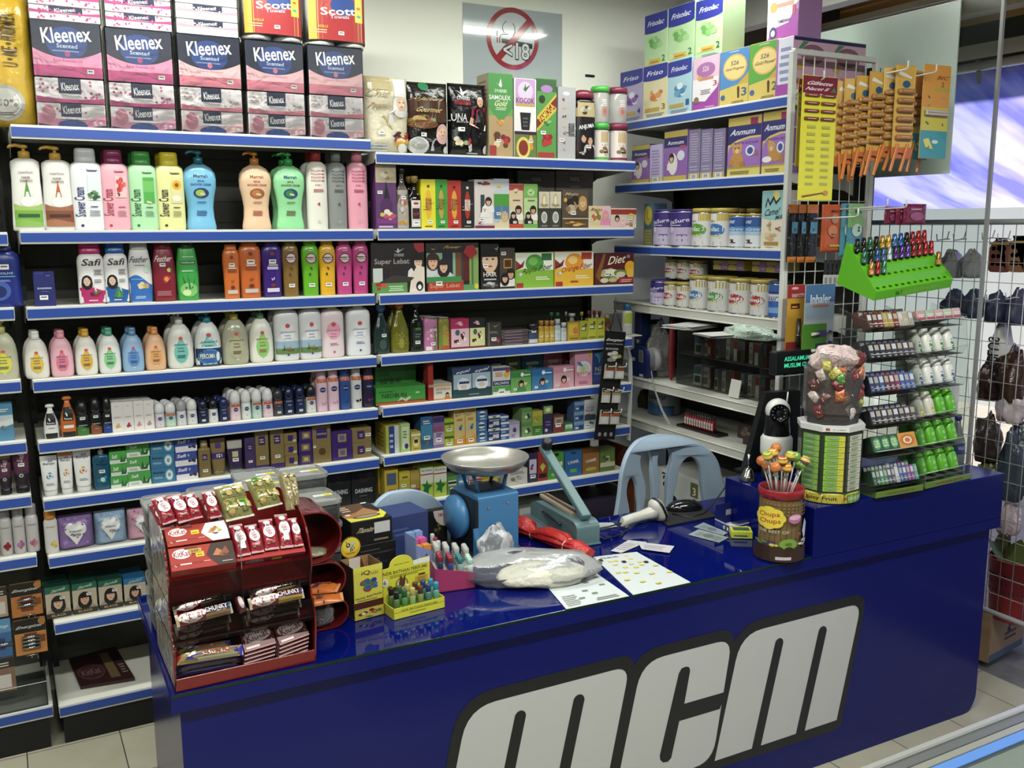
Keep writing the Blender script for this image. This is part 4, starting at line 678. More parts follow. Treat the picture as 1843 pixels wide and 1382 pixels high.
sb='r 0 .55 1 1 d0c8b0;e .5 .75 .2 .2 c8b060;e .5 .75 .13 .14 e8e0c8;t Gamat .5 .64 .7 .08 5a4a20;r 0 .48 1 .54 3a3c30;e .5 .3 .28 .16 d8d8d0;e .5 .3 .2 .11 a8a898;l .2 .05 .8 .12 1 888'
for a,b_,x in ((1166,1238,'left'),(1240,1312,'right')):
    A1.put(a,b_,866,bx(base='3c3e34',art=sb),'small white and grey box with gold emblem, %s one'%x,D=.05)
A1.put(1315,1486,860,bx(base='5a4a38',art='b .4 .6 .4 .3 14 8a7458 2c241c a89070 c8b08c;t Mojo .35 .9 .5 .1 c8b890 0 .2;f .78 .7 .22 e0b890 c89a50 5a4a38 L;r 0 .24 1 .27 c8b890;b .5 .12 .45 .1 10 a86c28 6a4420 d8b060;e .1 .75 .06 .06 d8b050;g .42 .4 .09'),'brown product box with fair-haired woman',D=.06)
A1.put(1487,1628,960,bx(base='e4b8c4',art='r 0 0 .6 1 d8c890;b .3 .5 .26 .35 8 8a7a40 c86838 e0d0a0;t Ratu .35 .85 .5 .14 8a3020 0 .2;f .76 .62 .27 e0b494 e08cac e08cac L;g .1 .4 .08'),'small beige and pink box with pink-veiled woman',D=.05)
A1.put(1628,1792,975,bx(base='d8c8b8',art='r 0 .7 1 .96 a03028;r .5 0 1 .2 e0d8c8;f .24 .5 .24 e0b898 201814 e8b8c0;f .46 .42 .2 e8c4a8 f0c8d0 e8b8c0 L;e .78 .62 .14 .14 d8b860;g .76 .5 .08;b .75 .2 .2 .12 5 a86048 d8a078'),'small red and white box with couple at shelf end',D=.05)
for a,b_,x in ((1032,1272,'left'),(1276,1516,'right')):
    A1.put(a,b_,738,C(name='hair_clipper_box',base='6e6e68',art='r .33 .8 .66 .94 5a5a54;t WAHL .5 .87 .28 .08 c8c8c0;l .35 .72 .65 .78 1 999;p .3 .35 .62 .5 .7 .65 .5 .6 26262a;r 0 0 1 .25 88887e',r=.6),'grey clipper box behind the herb boxes, %s one'%x,D=.09,inset=.2)
A1.put(967,1030,732,C(name='hair_clipper_box',base='1c1c1c',art='l .2 .8 .8 .9 1 777',r=.6),'small black box beside grey clipper box at back',D=.05,inset=.22)
A2=Row(1.545,640,400,Z2,'on third shelf under poster',inset=.025)
A2.put(97,443,130,bx(base='241f1e',art='p .42 .86 .5 .8 .62 .9 .54 .83 .5 .9 .47 .83 e8e8e8;t D\'HERBS .52 .76 .18 .06 c8c8c8;t Super_Lebat .38 .62 .66 .14 a8a09c;p .8 1 1 1 1 .82 .9 .8 .82 .88 b83038;r .02 .2 .2 .5 c8d0c8;r .22 .22 .3 .5 1c1c24;r .31 .22 .39 .5 2c1c1c;f .88 .62 .22 e0b898 1c1618 e8e0d8 L;p .7 0 1 0 1 .5 .86 .56 .74 .3 e8d8c8;r 0 0 .66 .22 5a9a4a;p .1 .2 .7 .2 .8 .3 .4 .36 3a3430;b .16 .14 .12 .1 5 b82c20 e04830;l .3 .04 .6 .16 3 c8e0c0;e .9 .12 .07 .1 1c1c1c;e .9 .1 .035 .05 f0f0f0',topart='r 0 0 1 1 3a3432'),'long black hair care box with long-haired woman',D=.08)
A2.put(447,788,131,bx(base='2c2420',art='p .08 .9 .14 .86 .2 .94 .16 .88 c8a850;t Power .5 .92 .3 .06 c8a850 0 .2;r 0 .2 .55 .8 8ab898;r .3 .3 .5 .8 1c2434;r .55 .2 .66 .8 7a4a28;r .66 .2 .7 .8 3c3c40;r .7 .2 .82 .8 5c1c1c;r .82 .1 1 .9 88a858;r .86 .1 .9 .9 4a7a38;f .12 .62 .26 e0b090 3c2a20 d0d8d8;f .32 .52 .22 e0b494 2c1a18 c8d0d0 L;p .7 .8 .84 .66 .98 .78 .9 .96 .76 .94 b82830;r .02 .0 .7 .22 b83828;r .0 .18 .66 .3 3c9048;t Super_Lebat .34 .1 .58 .12 e09878;r .7 0 1 .12 5a9a5c;e .95 .08 .04 .06 e8d030;g .23 .16 .06',topart='r 0 0 1 1 3a3028'),'long hair care box with couple and bamboo',D=.08)
A2.put(797,914,138,bx(base='241e1e',art='f .5 .66 .5 e4bc98 1c1816 2a2422 L;p .7 .92 .9 .86 1 .96 .85 .9 9aa8a0;g .26 .52 .14;t HAIR .5 .33 .75 .1 e0e0dc;l .1 .2 .9 .27 1 bbb;b .5 .08 .45 .08 9 8a8a8a c8c8c8 5a5a5a;t T .68 .1 .2 .1 b8b8b8'),'dark box with large face in profile',D=.07)
A2.put(918,1016,163,bx(base='4a3c34',art='g .25 .87 .16;r .25 .5 .8 .74 c89848;r .3 .53 .75 .71 4a2c14;f .72 .36 .2 d8a480 241814 e8e0dc;f .32 .26 .18 e0b898 1a1414 e8e4e0 L;r 0 0 1 .05 2c2420'),'narrow dark brown box with couple',D=.07)
def fib(c,c2,c3,t): return 'r 0 .5 1 1 e8e8d8;e .5 .7 .24 .26 %s;e .46 .76 .12 .12 %s;w 0 .45 .1 %s;t %s_Fiber .56 .52 .8 .2 %s 8 .1;l .5 .22 .9 .34 2 e8f0c8;r .68 .78 .95 .98 %s;p 0 .8 .2 .6 .24 .8 0 .5 8a2c34;b .1 .35 .1 .1 4 d8d8d8 a8a8b8;r .02 0 .2 .14 b03028'%(c,c3,c2,t,'2c5818' if t=='Apple' else 'b83018','2c6a3c' if t=='Apple' else 'b03828')
A2.put(1019,1264,193,bx(base='88c038',art=fib('4a9a38','88c038','70b850','Apple')),'white and green apple fibre box',D=.06)
A2.put(1267,1520,187,bx(base='f0b830',art=fib('f09828','f0b830','f8c870','Orange')+';r .4 .1 .6 .16 c84820'),'white and orange citrus fibre box',D=.06)
A2.put(1523,1778,197,bx(base='5c1c20',art='b .4 .3 .4 .3 16 d8d0b0 88a848 c8b880 e8e8d0 6a8a3c;e .9 .55 .14 .2 f0b020;e .93 .35 .12 .16 f0c040;p 0 .3 .2 1 .26 1 .1 .1 8a5a30;t Diet .56 .8 .44 .26 f0e0c0 6 .2;r .6 .04 1 .22 a83038;l .64 .07 .96 .18 2 e0b0a8;g .3 .33 .06;e .85 .9 .05 .06 8a9088'),'dark red diet drink box with oranges',D=.06)
# shelf 4
A3=Row(1.305,640,400,Z2,'on fourth shelf under poster',inset=.03)
A3.put(118,228,516,B(name='oil_bottle',prof='waist',body='2c4440',body_tr=.3,cap=('screw','2c5890',.16,.5),rb=.1,reg=(.7,.1,.5),art='e .5 .3 .3 .3 38544e;g .6 .85 .2'),'dark green glass bottle with blue cap')
A3.put(230,352,504,B(name='oil_bottle',prof='waist',body='8a8828',body_tr=.3,cap=('screw','c86030',.14,.45),rb=.1,reg=(.7,.1,.5),art='s 30 .04 a0a040;e .5 .3 .2 .3 949238'),'dimpled yellow green bottle with orange cap',n=2)
A3.put(352,438,510,B(name='oil_bottle',prof='neck',body='121a14',cap=('screw','1c3824',.1,.5),rb=.12,reg=(.85,.05,.6),art='r .1 .1 .9 .9 1c221e;r .3 .8 .8 .9 4a7a38;g .5 .3 .22;l .2 .5 .8 .7 2 5a6a60'),'slim black bottle with white price sticker')
A3.put(440,531,602,B(name='drink_can',prof='can',body='c878a8',cap=('spray','b8b8b4',.02,.84),reg=(.9,.02,.97),art='r 0 0 1 1 c070a0;t OatVita .5 .5 .8 .4 e8e0e8 90;r .68 0 .85 1 58803c;r .05 .0 .5 .12 e8d8e0;g .6 .2 .18'),'pink energy drink can',n=2)
A3.put(533,606,606,B(name='drink_can',prof='can',body='8a8a2c',cap=('spray','b8b8b4',.02,.84),reg=(.9,.02,.97),art='r 0 0 1 1 a89a3c;r 0 0 .3 1 6a8a30;t KURMA .55 .5 .8 .3 c84828 90;r .1 0 .9 .12 b85030'),'green and orange drink can',n=2)
def milk(c,c2): return 'r 0 .68 1 1 %s;b .4 .85 .3 .1 7 f0b8c8 e08098;r 0 0 1 .68 %s;e .35 .55 .13 .1 4a5a70;p .15 .3 .4 .32 .45 .2 .15 .2 5c2c24;b .7 .4 .2 .2 8 3a2420 f0e8e8 7a2c3c;g .42 .2 .1;r 0 0 1 .06 7a2c3c'%(c,c2)
A3.put(607,725,617,bx(base='c83868',art=milk('b82c5c','e0b8c0')),'pink chocolate drink box with milk splash',D=.06)
A3.put(727,826,612,bx(base='2a2624',art=milk('28262a','d8d890')),'black and pale yellow drink box',D=.06)
A3.put(833,931,637,bx(base='3a3834',art='p .4 .85 .6 .8 .9 .92 .6 .84 a8a88c;l .2 .55 .8 .65 2 8a8a7a;b .7 .25 .25 .15 6 8a2838 b04050;g .5 .3 .16;r .15 0 .2 1 8a8878'),'dark grey box with red fruit',D=.06)
A3.stack(932,1105,685,5,bx(base='54444a',art='l .1 .2 .9 .8 1 8a7888;r 0 0 1 .12 3a2c34'),'flat mauve soap box',D=.07)
A3.put(1105,1170,648,B(name='cream_jar',prof='cyl',body='2c3448',cap=('screw','1a1a20',.25,.95),reg=(.95,.05,.9),art='r 0 .1 1 .8 3c4a6a;r 0 0 1 .3 c8c8c8;g .5 .95 .25'),'small dark blue jar with black lid')
for i,(a,b_) in enumerate(((1170,1205),(1206,1239),(1239,1272))):
    A3.put(a,b_,627,B(name='ointment_bottle',prof='cyl',body='b8902c',cap=('screw','a8782c',.22,.85),reg=(.9,.05,.75),art='r 0 .1 1 .9 c8a840;l .1 .3 .9 .7 2 6a5a20;g .5 .5 .25'),'small amber liniment bottle, %s of the three'%('left','middle','right')[i])
for i,(a,b_,t) in enumerate(((1273,1312,617),(1313,1350,640))):
    A3.put(a,b_,t,B(name='ointment_bottle',prof='cyl',body='a8b4b8',cap=('screw','b8bcc0',.25,.8),reg=(.9,.05,.75),art='r 0 .1 1 .9 c0c8cc;l .1 .3 .9 .7 3 5a6a70',rb=.1),'small clear medicated oil bottle, '+('taller','shorter')[i]+' one')
A3.put(1354,1428,582,B(name='ointment_bottle',prof='neck',body='8a8478',cap=('screw','c0c0bc',.12,.5),rb=.15),'silver capped oil bottle behind yellow carton',inset=.08)
A3.put(1353,1428,638,bx(base='b89828',art='r .1 .3 .8 .9 d0b040;e .65 .55 .22 .2 c87830;l .1 .1 .9 .2 1 5a4a10'),'ochre oil carton in front of silver capped bottle',D=.03)
for i,(a,b_,t,c) in enumerate(((1430,1484,630,'a8a830'),(1485,1538,614,'b8b838'),(1539,1590,612,'b0b030'))):
    A3.put(a,b_,t,bx(base=c,art='l .15 .5 .85 .8 3 4a5a1c;e .7 .8 .15 .08 3a6a30;r .1 .05 .9 .15 6a7a20;g .4 .6 .18'),'yellow green oil carton, '+('left','middle','right')[i]+' one',D=.03)
for i,(a,b_,t,c) in enumerate(((1240,1275,575,'2c7a40'),(1280,1315,577,'2c7a40'),(1480,1512,565,'8a2c28'),(1516,1548,562,'8a2c28'),(1549,1582,566,'7a2420'),(1436,1466,572,'b8b030'),(1340,1362,572,'a8a8a4'))):
    A3.put(a,b_,t,B(name='ointment_bottle',prof='neck',body='1c2820',cap=('screw',c,.16,.6),rb=.1),'dark oil bottle, %s cap, back row, %s'%({'2c7a40':'green','8a2c28':'red','7a2420':'dark red','b8b030':'yellow','a8a8a4':'grey'}[c],('far left','second left','left of reds','middle of reds','right of reds','centre','centre left')[i]),D=.025,inset=.11)
A3.put(1588,1630,592,B(name='ointment_bottle',prof='cyl',body='6a3828',cap=('screw','b89848',.15,.7),reg=(.9,.05,.8),art='b .5 .5 .4 .4 8 a87840 3c5828 c8a860'),'small brown printed bottle at right end',inset=.05)
A4=Row(1.10,640,620,Z2,'on fifth shelf under poster',inset=.025)
neo='r 0 0 1 .12 b85828;r 0 .12 1 .18 8a3018;t NEOBUN .36 .52 .5 .26 1c3c1c;t PLASTER .2 .76 .28 .08 1c4a1c;p .42 .14 .5 .42 .58 .28 .68 .42 .7 .3 .6 .12 .52 .26 b8c098'
A4.put(131,448,268,bx(base='3c9838',art=neo+';r .8 .55 .88 .65 a8c8a0',topart='r 0 0 1 1 4aa844'),'wide green plaster box, front one',D=.08)
A4.put(122,388,135,bx(base='348a34',art=neo),'tall green plaster box standing behind the front one',D=.05,inset=.13)
A4.put(463,497,120,bx(base='a8241c',art='t PANASONIC .5 .4 .5 .3 e8e0d8 90'),'very thin upright red box',D=.05)
A4.put(499,615,248,bx(base='d8d4c4',art='r 0 .82 1 1 c8a880;t CRYSTELYN .5 .66 .8 .14 b05030;l .1 .4 .5 .55 2 888;f .75 .3 .2 e0b494 3a2a20 c87838;r 0 0 1 .08 e08840'),'small white and orange box with children',D=.05,n=2)
A4.put(617,870,142,bx(base='2c4a58',art='r 0 .78 .46 1 2c3c6a;r .5 .8 .96 1 2c3c6a;t equal .26 .86 .34 .12 e8ecf0 8 .2;t equal .74 .88 .34 .12 e8ecf0 8 .2;r .02 .28 .48 .78 a8c0d0;r .5 .3 .97 .8 a8c0d0;e .28 .42 .17 .24 e4ecf0;e .74 .46 .17 .24 e4ecf0;r .16 .46 .42 .54 2c4480;r .62 .5 .88 .58 2c4480;e .28 .36 .08 .07 e8c8b0;e .74 .4 .08 .07 e8c8b0;r 0 0 1 .26 2c4850;l .4 .08 .7 .12 1 a8b8c0'),'sweetener twin blister pack, blue and teal',D=.05)
A4.put(873,988,145,bx(base='e4e0dc',art='r 0 .88 1 1 4a4c78;l .1 .66 .6 .84 4 c87838;e .78 .72 .16 .12 f0c040;e .85 .85 .13 .06 c83838;r 0 .32 1 .5 1c2c5c;t SALONPAS .5 .41 .84 .1 e8ecf0;r 0 .1 1 .3 4aa048;l .3 .16 .7 .22 1 fff;g .5 .05 .2'),'white and navy pain patch box with green band',D=.05)
def slp(c,d): return 'r 0 .72 1 1 %s;e .55 .85 .08 .1 fff;l .6 .8 .95 .9 1 fff;b .5 .3 .4 .2 6 %s;f .5 .4 .26 e8c0a0 2c2018 %s;g .2 .16 .08'%(c,d,c)
A4.put(990,1122,172,bx(base='70b058',art=slp('3c9048','c8e090 e8d8a0')),'green plaster box with baby',D=.05)
A4.put(1126,1258,158,bx(base='3c80b8',art=slp('2c6cb0','a8d0e8 e0d068')),'blue plaster box with child',D=.05)
A4.put(1262,1394,140,bx(base='e0a8b8',art=slp('d88ca0','f0d0d8 f4e0e0')),'pink plaster box with woman and blossom',D=.05)
A4.put(1401,1512,42,bx(base='dc98b0',art='e .5 .5 .42 .22 f0e8e0;e .5 .5 .3 .16 c8d8f0;p .1 .7 .3 .7 .5 .55 .2 .6 3c80c0;t FIESTA .5 .36 .7 .1 d84830;r .74 .84 .92 .96 f0c830;t 2 .83 .9 .08 .09 1c3c80;e .45 .5 .12 .08 e8d040;l .2 .06 .8 .16 2 b05078'),'tall pink washing powder carton',D=.05)
A4.put(1516,1592,32,bx(base='2c4c98',art='p .1 .9 .5 .7 .9 .95 .7 .85 .5 .6 .3 .85 70b8e0;t NZ .5 .45 .7 .12 e8e0b8;t KLEAR .5 .32 .8 .07 c8d8f0;r 0 .0 1 .1 3c2c70'),'tall blue washing powder carton',D=.05)
for i,(a,b_,t,c,d) in enumerate(((845,952,70,'2c3068','navy'),(955,1055,62,'5c7038','olive'),(1060,1195,62,'2c6a88','teal'),(1198,1320,48,'c86c80','rose'),(1325,1400,56,'8a3c54','wine'))):
    A4.put(a,b_,t,bx(base=c,art='l .2 .5 .8 .85 2 c8c0b0;r 0 0 1 .3 %s;b .5 .5 .3 .2 4 d8c8a0 8aa0b0'%c),'tall %s carton in the back row'%d,D=.05,inset=.14)
A5=Row(.90,640,620,Z2,'on sixth shelf under poster',inset=.025)
mb_=lambda **k: C(name='medicine_box',**k)
A5.put(196,288,517,mb_(base='c0b43c',art='r 0 0 1 1 a8b848;r .2 0 .6 1 2c3c80;r .6 0 .9 1 c8d0d8;l .25 .2 .55 .8 3 a8b0d8',ldart='r 0 0 1 1 c8b040;l .1 .2 .9 .8 4 8a7a20'),'yellow sided medicine box with blue front',D=.13)
A5.put(288,350,505,mb_(base='a8c878',art='r .15 .1 .85 .9 d0e0b8;e .6 .2 .2 .1 3c2c70;l .2 .5 .7 .8 3 5a8a3c'),'pale green and white medicine box',D=.1)
A5.put(353,416,556,mb_(base='c8b038',art='r 0 .78 1 .9 e8e4d8;e .5 .45 .32 .25 e8e0a8;r .3 .4 .7 .6 3c2c28;l .1 .08 .9 .15 1 6a5a10'),'small yellow vitamin box with round emblem',D=.05)
A5.put(416,492,460,mb_(base='2c5c90',art='r 0 .3 1 .75 3c88b0;l .15 .78 .85 .92 2 c8d8e8;g .5 .35 .26;b .5 .15 .35 .1 6 a03038 4a8a40'),'tall blue medicine box with berries',D=.08)
A5.put(492,565,460,mb_(base='7c6498',art='r 0 .82 1 1 3c3068;t 600 .5 .62 .84 .16 c02848;r 0 .1 1 .5 b8a0c0;l .2 .36 .8 .5 2 5a3c78;g .5 .25 .26'),'tall purple medicine box marked 600',D=.08)
A5.stack(566,628,474,2,mb_(base='a8b828',art='r 0 .6 1 .75 3c6030;r .1 .1 .9 .55 c8c840;b .5 .35 .3 .25 5 3c7a30 e8e090;g .5 .2 .25'),'yellow and green medicine box',D=.05)
sc='r 0 .84 1 1 e0b848;t SCOTT\'S .5 .83 .86 .1 1c2c60 12;l .2 .64 .8 .72 2 8a7030;b .5 .46 .3 .12 7 4a90b0 2c6a90 a8c8d8;r 0 0 1 .16 d88820;p 0 .12 1 .26 1 .2 0 .1 e8a030;g .5 .1 .25'
A5.put(628,699,400,mb_(base='e0c078',art=sc),'cream and orange emulsion box, left of pair',D=.06)
A5.put(700,770,392,mb_(base='e0c078',art=sc),'cream and orange emulsion box, right of pair',D=.06)
vk='e .5 .6 .32 .3 e0e8f0;r .2 .5 .8 .7 1c4078;l .2 .1 .8 .3 1 c8d8e8'
A5.stack(771,842,416,3,mb_(base='3c70a8',art=vk),'blue vapour rub box',D=.05)
A5.stack(845,922,450,2,mb_(base='28386c',art='r 0 .8 1 1 d8dce0;p .3 .95 .7 .95 .5 .75 3c8048;t BabyCough .5 .62 .84 .14 e8ecf4 0 .1;r .4 .2 .9 .5 c8d0e0;b .6 .35 .2 .14 3 e0b8a8 c87878;g .2 .2 .16'),'navy and white cough syrup box',D=.05)
A5.stack(925,978,450,4,mb_(base='3c5898',art='r 0 .55 1 .9 e0e4ec;r .1 .1 .6 .4 8ab0d8'),'small blue and white syrup box',D=.05)
A5.put(981,1048,492,mb_(base='b8b0c8',art='r 0 .85 1 1 a098b8;e .5 .5 .18 .14 4a3c78;p .42 .55 .58 .55 .5 .75 4a3c78;l .1 .1 .6 .3 2 7a7090'),'lilac medicine box with purple drop',D=.05)
A5.stack(1060,1126,406,2,mb_(base='78a060',art='r 0 .75 1 1 5c9048;b .5 .4 .35 .3 8 3c3c38 e0e8d8 4a7a38'),'pale green herbal medicine box',D=.08)
A5.put(1127,1194,424,mb_(base='98a838',art='r 0 .8 1 1 b8b040;r 0 0 1 .4 3c7838;b .5 .6 .3 .12 4 8a2c28 c8c078;l .2 .15 .8 .3 2 a8c878'),'olive green medicine box with red print',D=.06)
A5.put(1198,1257,388,mb_(base='342850',art='r 0 .72 1 .98 8aa850;e .5 .85 .28 .08 d8e8c8;l .2 .3 .8 .5 2 7a68a8;e .3 .14 .16 .06 c8b8e0'),'tall dark purple medicine box with green top',D=.06)
A5.put(1262,1330,452,mb_(base='6a4438',art='r .1 .5 .9 .9 b89888;r .1 .1 .9 .35 8a2c2c;g .45 .45 .26;l .2 .6 .8 .8 2 4a2c24'),'brown and beige medicine box',D=.05)
A5.put(1333,1388,502,mb_(base='4a8850',art='r .1 .4 .9 .85 c8dcc8;l .2 .5 .8 .7 1 3a6a40'),'small green and white pill box',D=.05)
A5.stack(1392,1456,362,3,mb_(base='4a6898',art='r 0 .6 1 .95 7898c0;r .5 .1 .95 .5 1c3c80;l .1 .2 .45 .5 1 d8e0ec'),'blue inhalant box',D=.06)
A5.put(1458,1530,352,mb_(base='c8c8cc',art='r 0 .88 1 1 d8d8d8;r 0 .0 1 .8 d0d4d8;t COUGH .5 .74 .8 .08 1c2c48;t RELIEF .5 .64 .8 .08 1c2c48;r 0 .3 1 .5 3c5058;b .65 .25 .3 .12 4 e8e8e0 2c7078;l .1 .5 .6 .56 1 c84838;g .25 .12 .2'),'tall white cough relief box with dark figure',D=.06)
A6=Row(.69,640,620,Z2,'on low shelf under poster',inset=.03)
for a,b_,t,base,art,d,n_ in (
 (187,275,797,'c8a830','r .15 .55 .85 .9 4a5a78;r 0 0 1 .2 2c4890;e .7 .2 .3 .1 2c4890;l .2 .3 .8 .45 2 7a6010','yellow and navy pill box',2),
 (279,349,812,'b8b030','r 0 .75 1 .95 d0b838;b .5 .25 .4 .2 7 3c7a30 6aa848;g .4 .55 .22;l .2 .8 .8 .9 1 4a5a18','yellow pill box with lime print',2),
 (351,411,808,'a88838','r 0 .7 1 .95 b89848;r 0 0 1 .4 a03858;b .5 .25 .35 .12 5 d8c840 701c3c;g .3 .5 .22','brown and magenta pill box',2),
 (412,496,788,'b8d048','r 0 .5 1 1 d8dcc8;r 0 .86 1 1 d8d8d8;t PROSPAN .5 .93 .84 .07 1c2c60;r 0 .78 1 .82 b02c38;p .1 .5 .4 .48 .5 .62 .6 .46 .95 .42 .65 .3 .6 .1 .4 .22 .15 .2 .3 .36 1c7838','ivy leaf syrup box, left of pair',2),
 (498,582,782,'b8d048','r 0 .5 1 1 d8dcc8;r 0 .86 1 1 d8d8d8;t PROSPAN .5 .93 .84 .07 1c2c60;r 0 .78 1 .82 b02c38;p .1 .5 .4 .48 .5 .62 .6 .46 .95 .42 .65 .3 .6 .1 .4 .22 .15 .2 .3 .36 1c7838','ivy leaf syrup box, right of pair',2),
 (584,650,842,'5a9048','r .1 .5 .9 .8 d0d8c8;r .1 .6 .9 .72 1c2c20;g .5 .3 .25','green box with black label',1),
 (652,722,850,'4a90c0','b .5 .3 .4 .2 5 a8d0e8 e8f0f4;r .1 .7 .9 .85 e0e8f0;g .4 .35 .2','sky blue box',1),
 (724,806,856,'e0c8c0','r .05 .5 .95 .8 1c1c20;r 0 .85 1 1 a83840;l .1 .55 .9 .75 2 e0c8c8','white box with black band',1),
 (808,908,858,'d8b828','l .1 .4 .9 .8 3 7a6a10;r 0 0 1 .2 a88818','yellow box behind the scale pan',1),
 (962,1098,795,'d0ccc8','b .5 .3 .4 .3 8 8a7868 b8b0a8 e8e4e0;l .1 .7 .9 .9 2 7a7a78','white box beside scale pan',1),
 (1102,1160,694,'302c50','r .1 .3 .9 .8 c8c0d8;b .5 .5 .3 .15 4 a8283c 3c2c60;g .5 .2 .3','purple and white box with figure',1),
 (1162,1224,682,'a82c28','e .5 .5 .3 .14 3c7038;p .2 .5 .5 .3 .8 .5 .5 .62 d8c048;r .1 .1 .9 .25 1c1c1c','red sachet box',1),
 (1226,1330,692,'4a9838','e .5 .95 .2 .08 1c2c1c;p .1 .42 .9 .5 .9 .66 .1 .58 e8dcd0;t UAMR .5 .54 .6 .12 a82c24 4;e .5 .18 .3 .07 98d070','green sachet box with white lettering patch',1),
 (1334,1444,682,'2864a8','e .5 .95 .18 .06 1c3c5c;t UAMR .5 .58 .64 .13 e8e0dc 4;r .3 .16 .7 .3 60b050','blue sachet box with white lettering',1),
 (1447,1556,672,'98642c','t UAMR .5 .56 .64 .13 e8e0dc 4;e .5 .2 .34 .08 a8a848;r 0 .9 1 1 7a4c20','brown sachet box with white lettering',1),
 (1560,1655,662,'5c7838','b .5 .6 .4 .25 6 8aa850 c8b878 3c5028;r 0 .2 1 .4 c8c0a0','olive sachet box partly behind the chair',1)):
    A6.put(a,b_,t,mb_(base=base,art=art),d,D=.06,n=n_)
# ---------------- right-hand shelving goods ----------------
def hgt(P_,y):
    a,b=-.5,4
    for _ in range(36):
        m=(a+b)/2
        if pix((P_[0],P_[1],m))[1]>y: a=m
        else: b=m
    return a
B0=Row(2.275,1080,0,3.9475,'on top right shelf',wall=True,inset=.02)
mk=lambda **k: C(name='milk_powder_box',**k)
def friso(c,t,n_,pic,nc): return 'r 0 .76 1 1 2c34a0;e .4 .76 .6 .05 2c34a0;t %s .5 .85 .66 .09 e8ecf8 0 .1;b .55 .45 .34 .16 10 %s;r .1 .13 .7 .2 c0a040;t %s .86 .2 .14 .11 %s;l .15 .03 .9 .1 3 %s'%(t,pic,n_,nc,c)
for a,b_,t,base,tt,n_,pic,nc,d in ((142,300,500,'b4a8d0','Friso','4','8a58b0 e8e4f0 6a3c98','3c2870','lilac milk powder carton marked 4'),(306,474,458,'e4d8a8','Friso','3','e89848 e0d8c8 d87838','8a6820','cream milk powder carton marked 3'),(476,655,424,'a8d0e0','Frisolac','1','4888b8 d8e8f0 6aa0c8','2c5c90','pale blue milk powder carton marked 1')):
    B0.put(a,b_,t,mk(base=base,art=friso('889',tt,n_,pic,nc)),d,D=.12)
    zt=B0.last[4]
s26='r 0 0 1 .2 a040a8;e .6 .25 .7 .3 a040a8;p 0 .2 .6 .5 1 .55 1 1 0 1 e0b8d0;p 0 .2 .5 .16 .95 .4 1 .6 0 .6 ece4ec;e .5 .76 .36 .14 a86aa8;t S26 .5 .78 .24 .1 e8c8d8 0 .1;r .24 .56 .8 .62 c88870;e .26 .62 .08 .05 d8a850;t 3 .86 .48 .14 .1 c03850;e .16 .2 .1 .07 4a8a50;e .16 .2 .06 .04 c84868;l .3 .3 .75 .4 3 988;l .5 .04 .9 .08 1 d8a8d8'
B0.put(657,848,402,mk(base='e0b8d0',top='1c2058',art=s26),'pink and white milk powder carton marked 3',D=.12)
def s26g(c,n_,t): return 'r 0 0 1 .36 d8c060;p 0 .36 0 .3 .6 .36 1 .56 1 1 0 1 %s;e .52 .68 .42 .24 d8b058;e .52 .68 .38 .21 e8cc80;t S26 .52 .76 .28 .08 4a4a58 0 .1;t %s .52 .65 .64 .06 4a3c30 0 .1;t %s .86 .22 .18 .15 %s;e .12 .16 .08 .05 4060a0;p .64 .12 .7 .12 .7 .3 .66 .34 .62 .3 5a3c28;l .4 .03 .9 .08 2 8a6a28;l .3 .96 .7 .98 1 e8e8e0'%(c,t,n_,'3c5c98' if n_=='3' else '2c7838')
B0.put(852,1055,350,mk(base='c8a848',art=s26g('4a88c8','3','Gold_Progress')),'gold and blue milk powder carton marked 3',D=.1)
B0.put(1058,1278,296,mk(base='c8a848',art=s26g('58a840','2','Gold_Promil')),'gold and green milk powder carton marked 2',D=.1)
fl='r 0 .72 1 1 2c34a0;e .4 .72 .6 .05 2c34a0;t Frisolac .5 .84 .7 .09 e8ecf8 0 .1;b .5 .5 .34 .14 12 88c870 6ab058 a8d890;e .14 .17 .09 .05 d8d8a8;r .24 .13 .72 .21 e0b848;l .28 .15 .7 .19 1 a87020;t 2 .86 .2 .14 .11 3c7838;l .2 .02 .9 .09 3 7898a0'
zt=2.275+.205
for i,(a,b_,t,d) in enumerate(((315,478,92,'left'),(481,674,32,'middle'),(678,868,-14,'right'))):
    yb=[478,437,398][i]; P_=hit(1080+(a+b_)/2/3.9475,yb/3.9475,0,XW+.03); 
    B0.put(a,b_,t,mk(base='bce0a8',top='2c34a0',art=fl),'%s pale green milk powder carton in the upper trio'%d,D=.12,z=zt,inset=.03)
# carton turned toward the customers, on the shelf end
def at(x,y,ax,v): return hit(x,y,ax,v)
YF=-.80
x0=at(1428,90,1,YF).x; x1=at(1559,90,1,YF).x; zb=2.276; zt_=hgt((.5*(x0+x1),YF),72)
big='r 0 .94 1 1 1c2058;'+';'.join('e %.2f .72 .17 .17 8a5a6a;t S26 %.2f .76 .1 .1 e8c8d0;p %.2f .93 %.2f .93 %.2f .72 %.2f .72 4a8a58;e %.2f .5 .05 .07 d8a850;r %.2f .3 %.2f .36 d88870;e %.2f .24 .04 .06 b04868'%(c,c,c-.14,c-.06,c-.22,c-.24,c-.16,c-.1,c+.12,c-.18) for c in (.26,.75))+';r 0 0 1 .1 a040a8'
o=carton('milk_powder_carton','wide pink shipping carton of milk powder on the top right shelf end, behind wire grid','box',x1-x0,.085,zt_-zb,base='d8a8c4',art=big,top='1c2058',ldart='r 0 0 1 1 d8d8e8;r 0 0 1 .2 a040a8;r 0 .2 .12 1 b868b8;l .2 .25 .95 .9 5 8890c0'); o.location=((x0+x1)/2,YF+.0425,zb)
p0=at(1381,40,0,XW+.1); p1=at(1437,40,0,XW+.1)
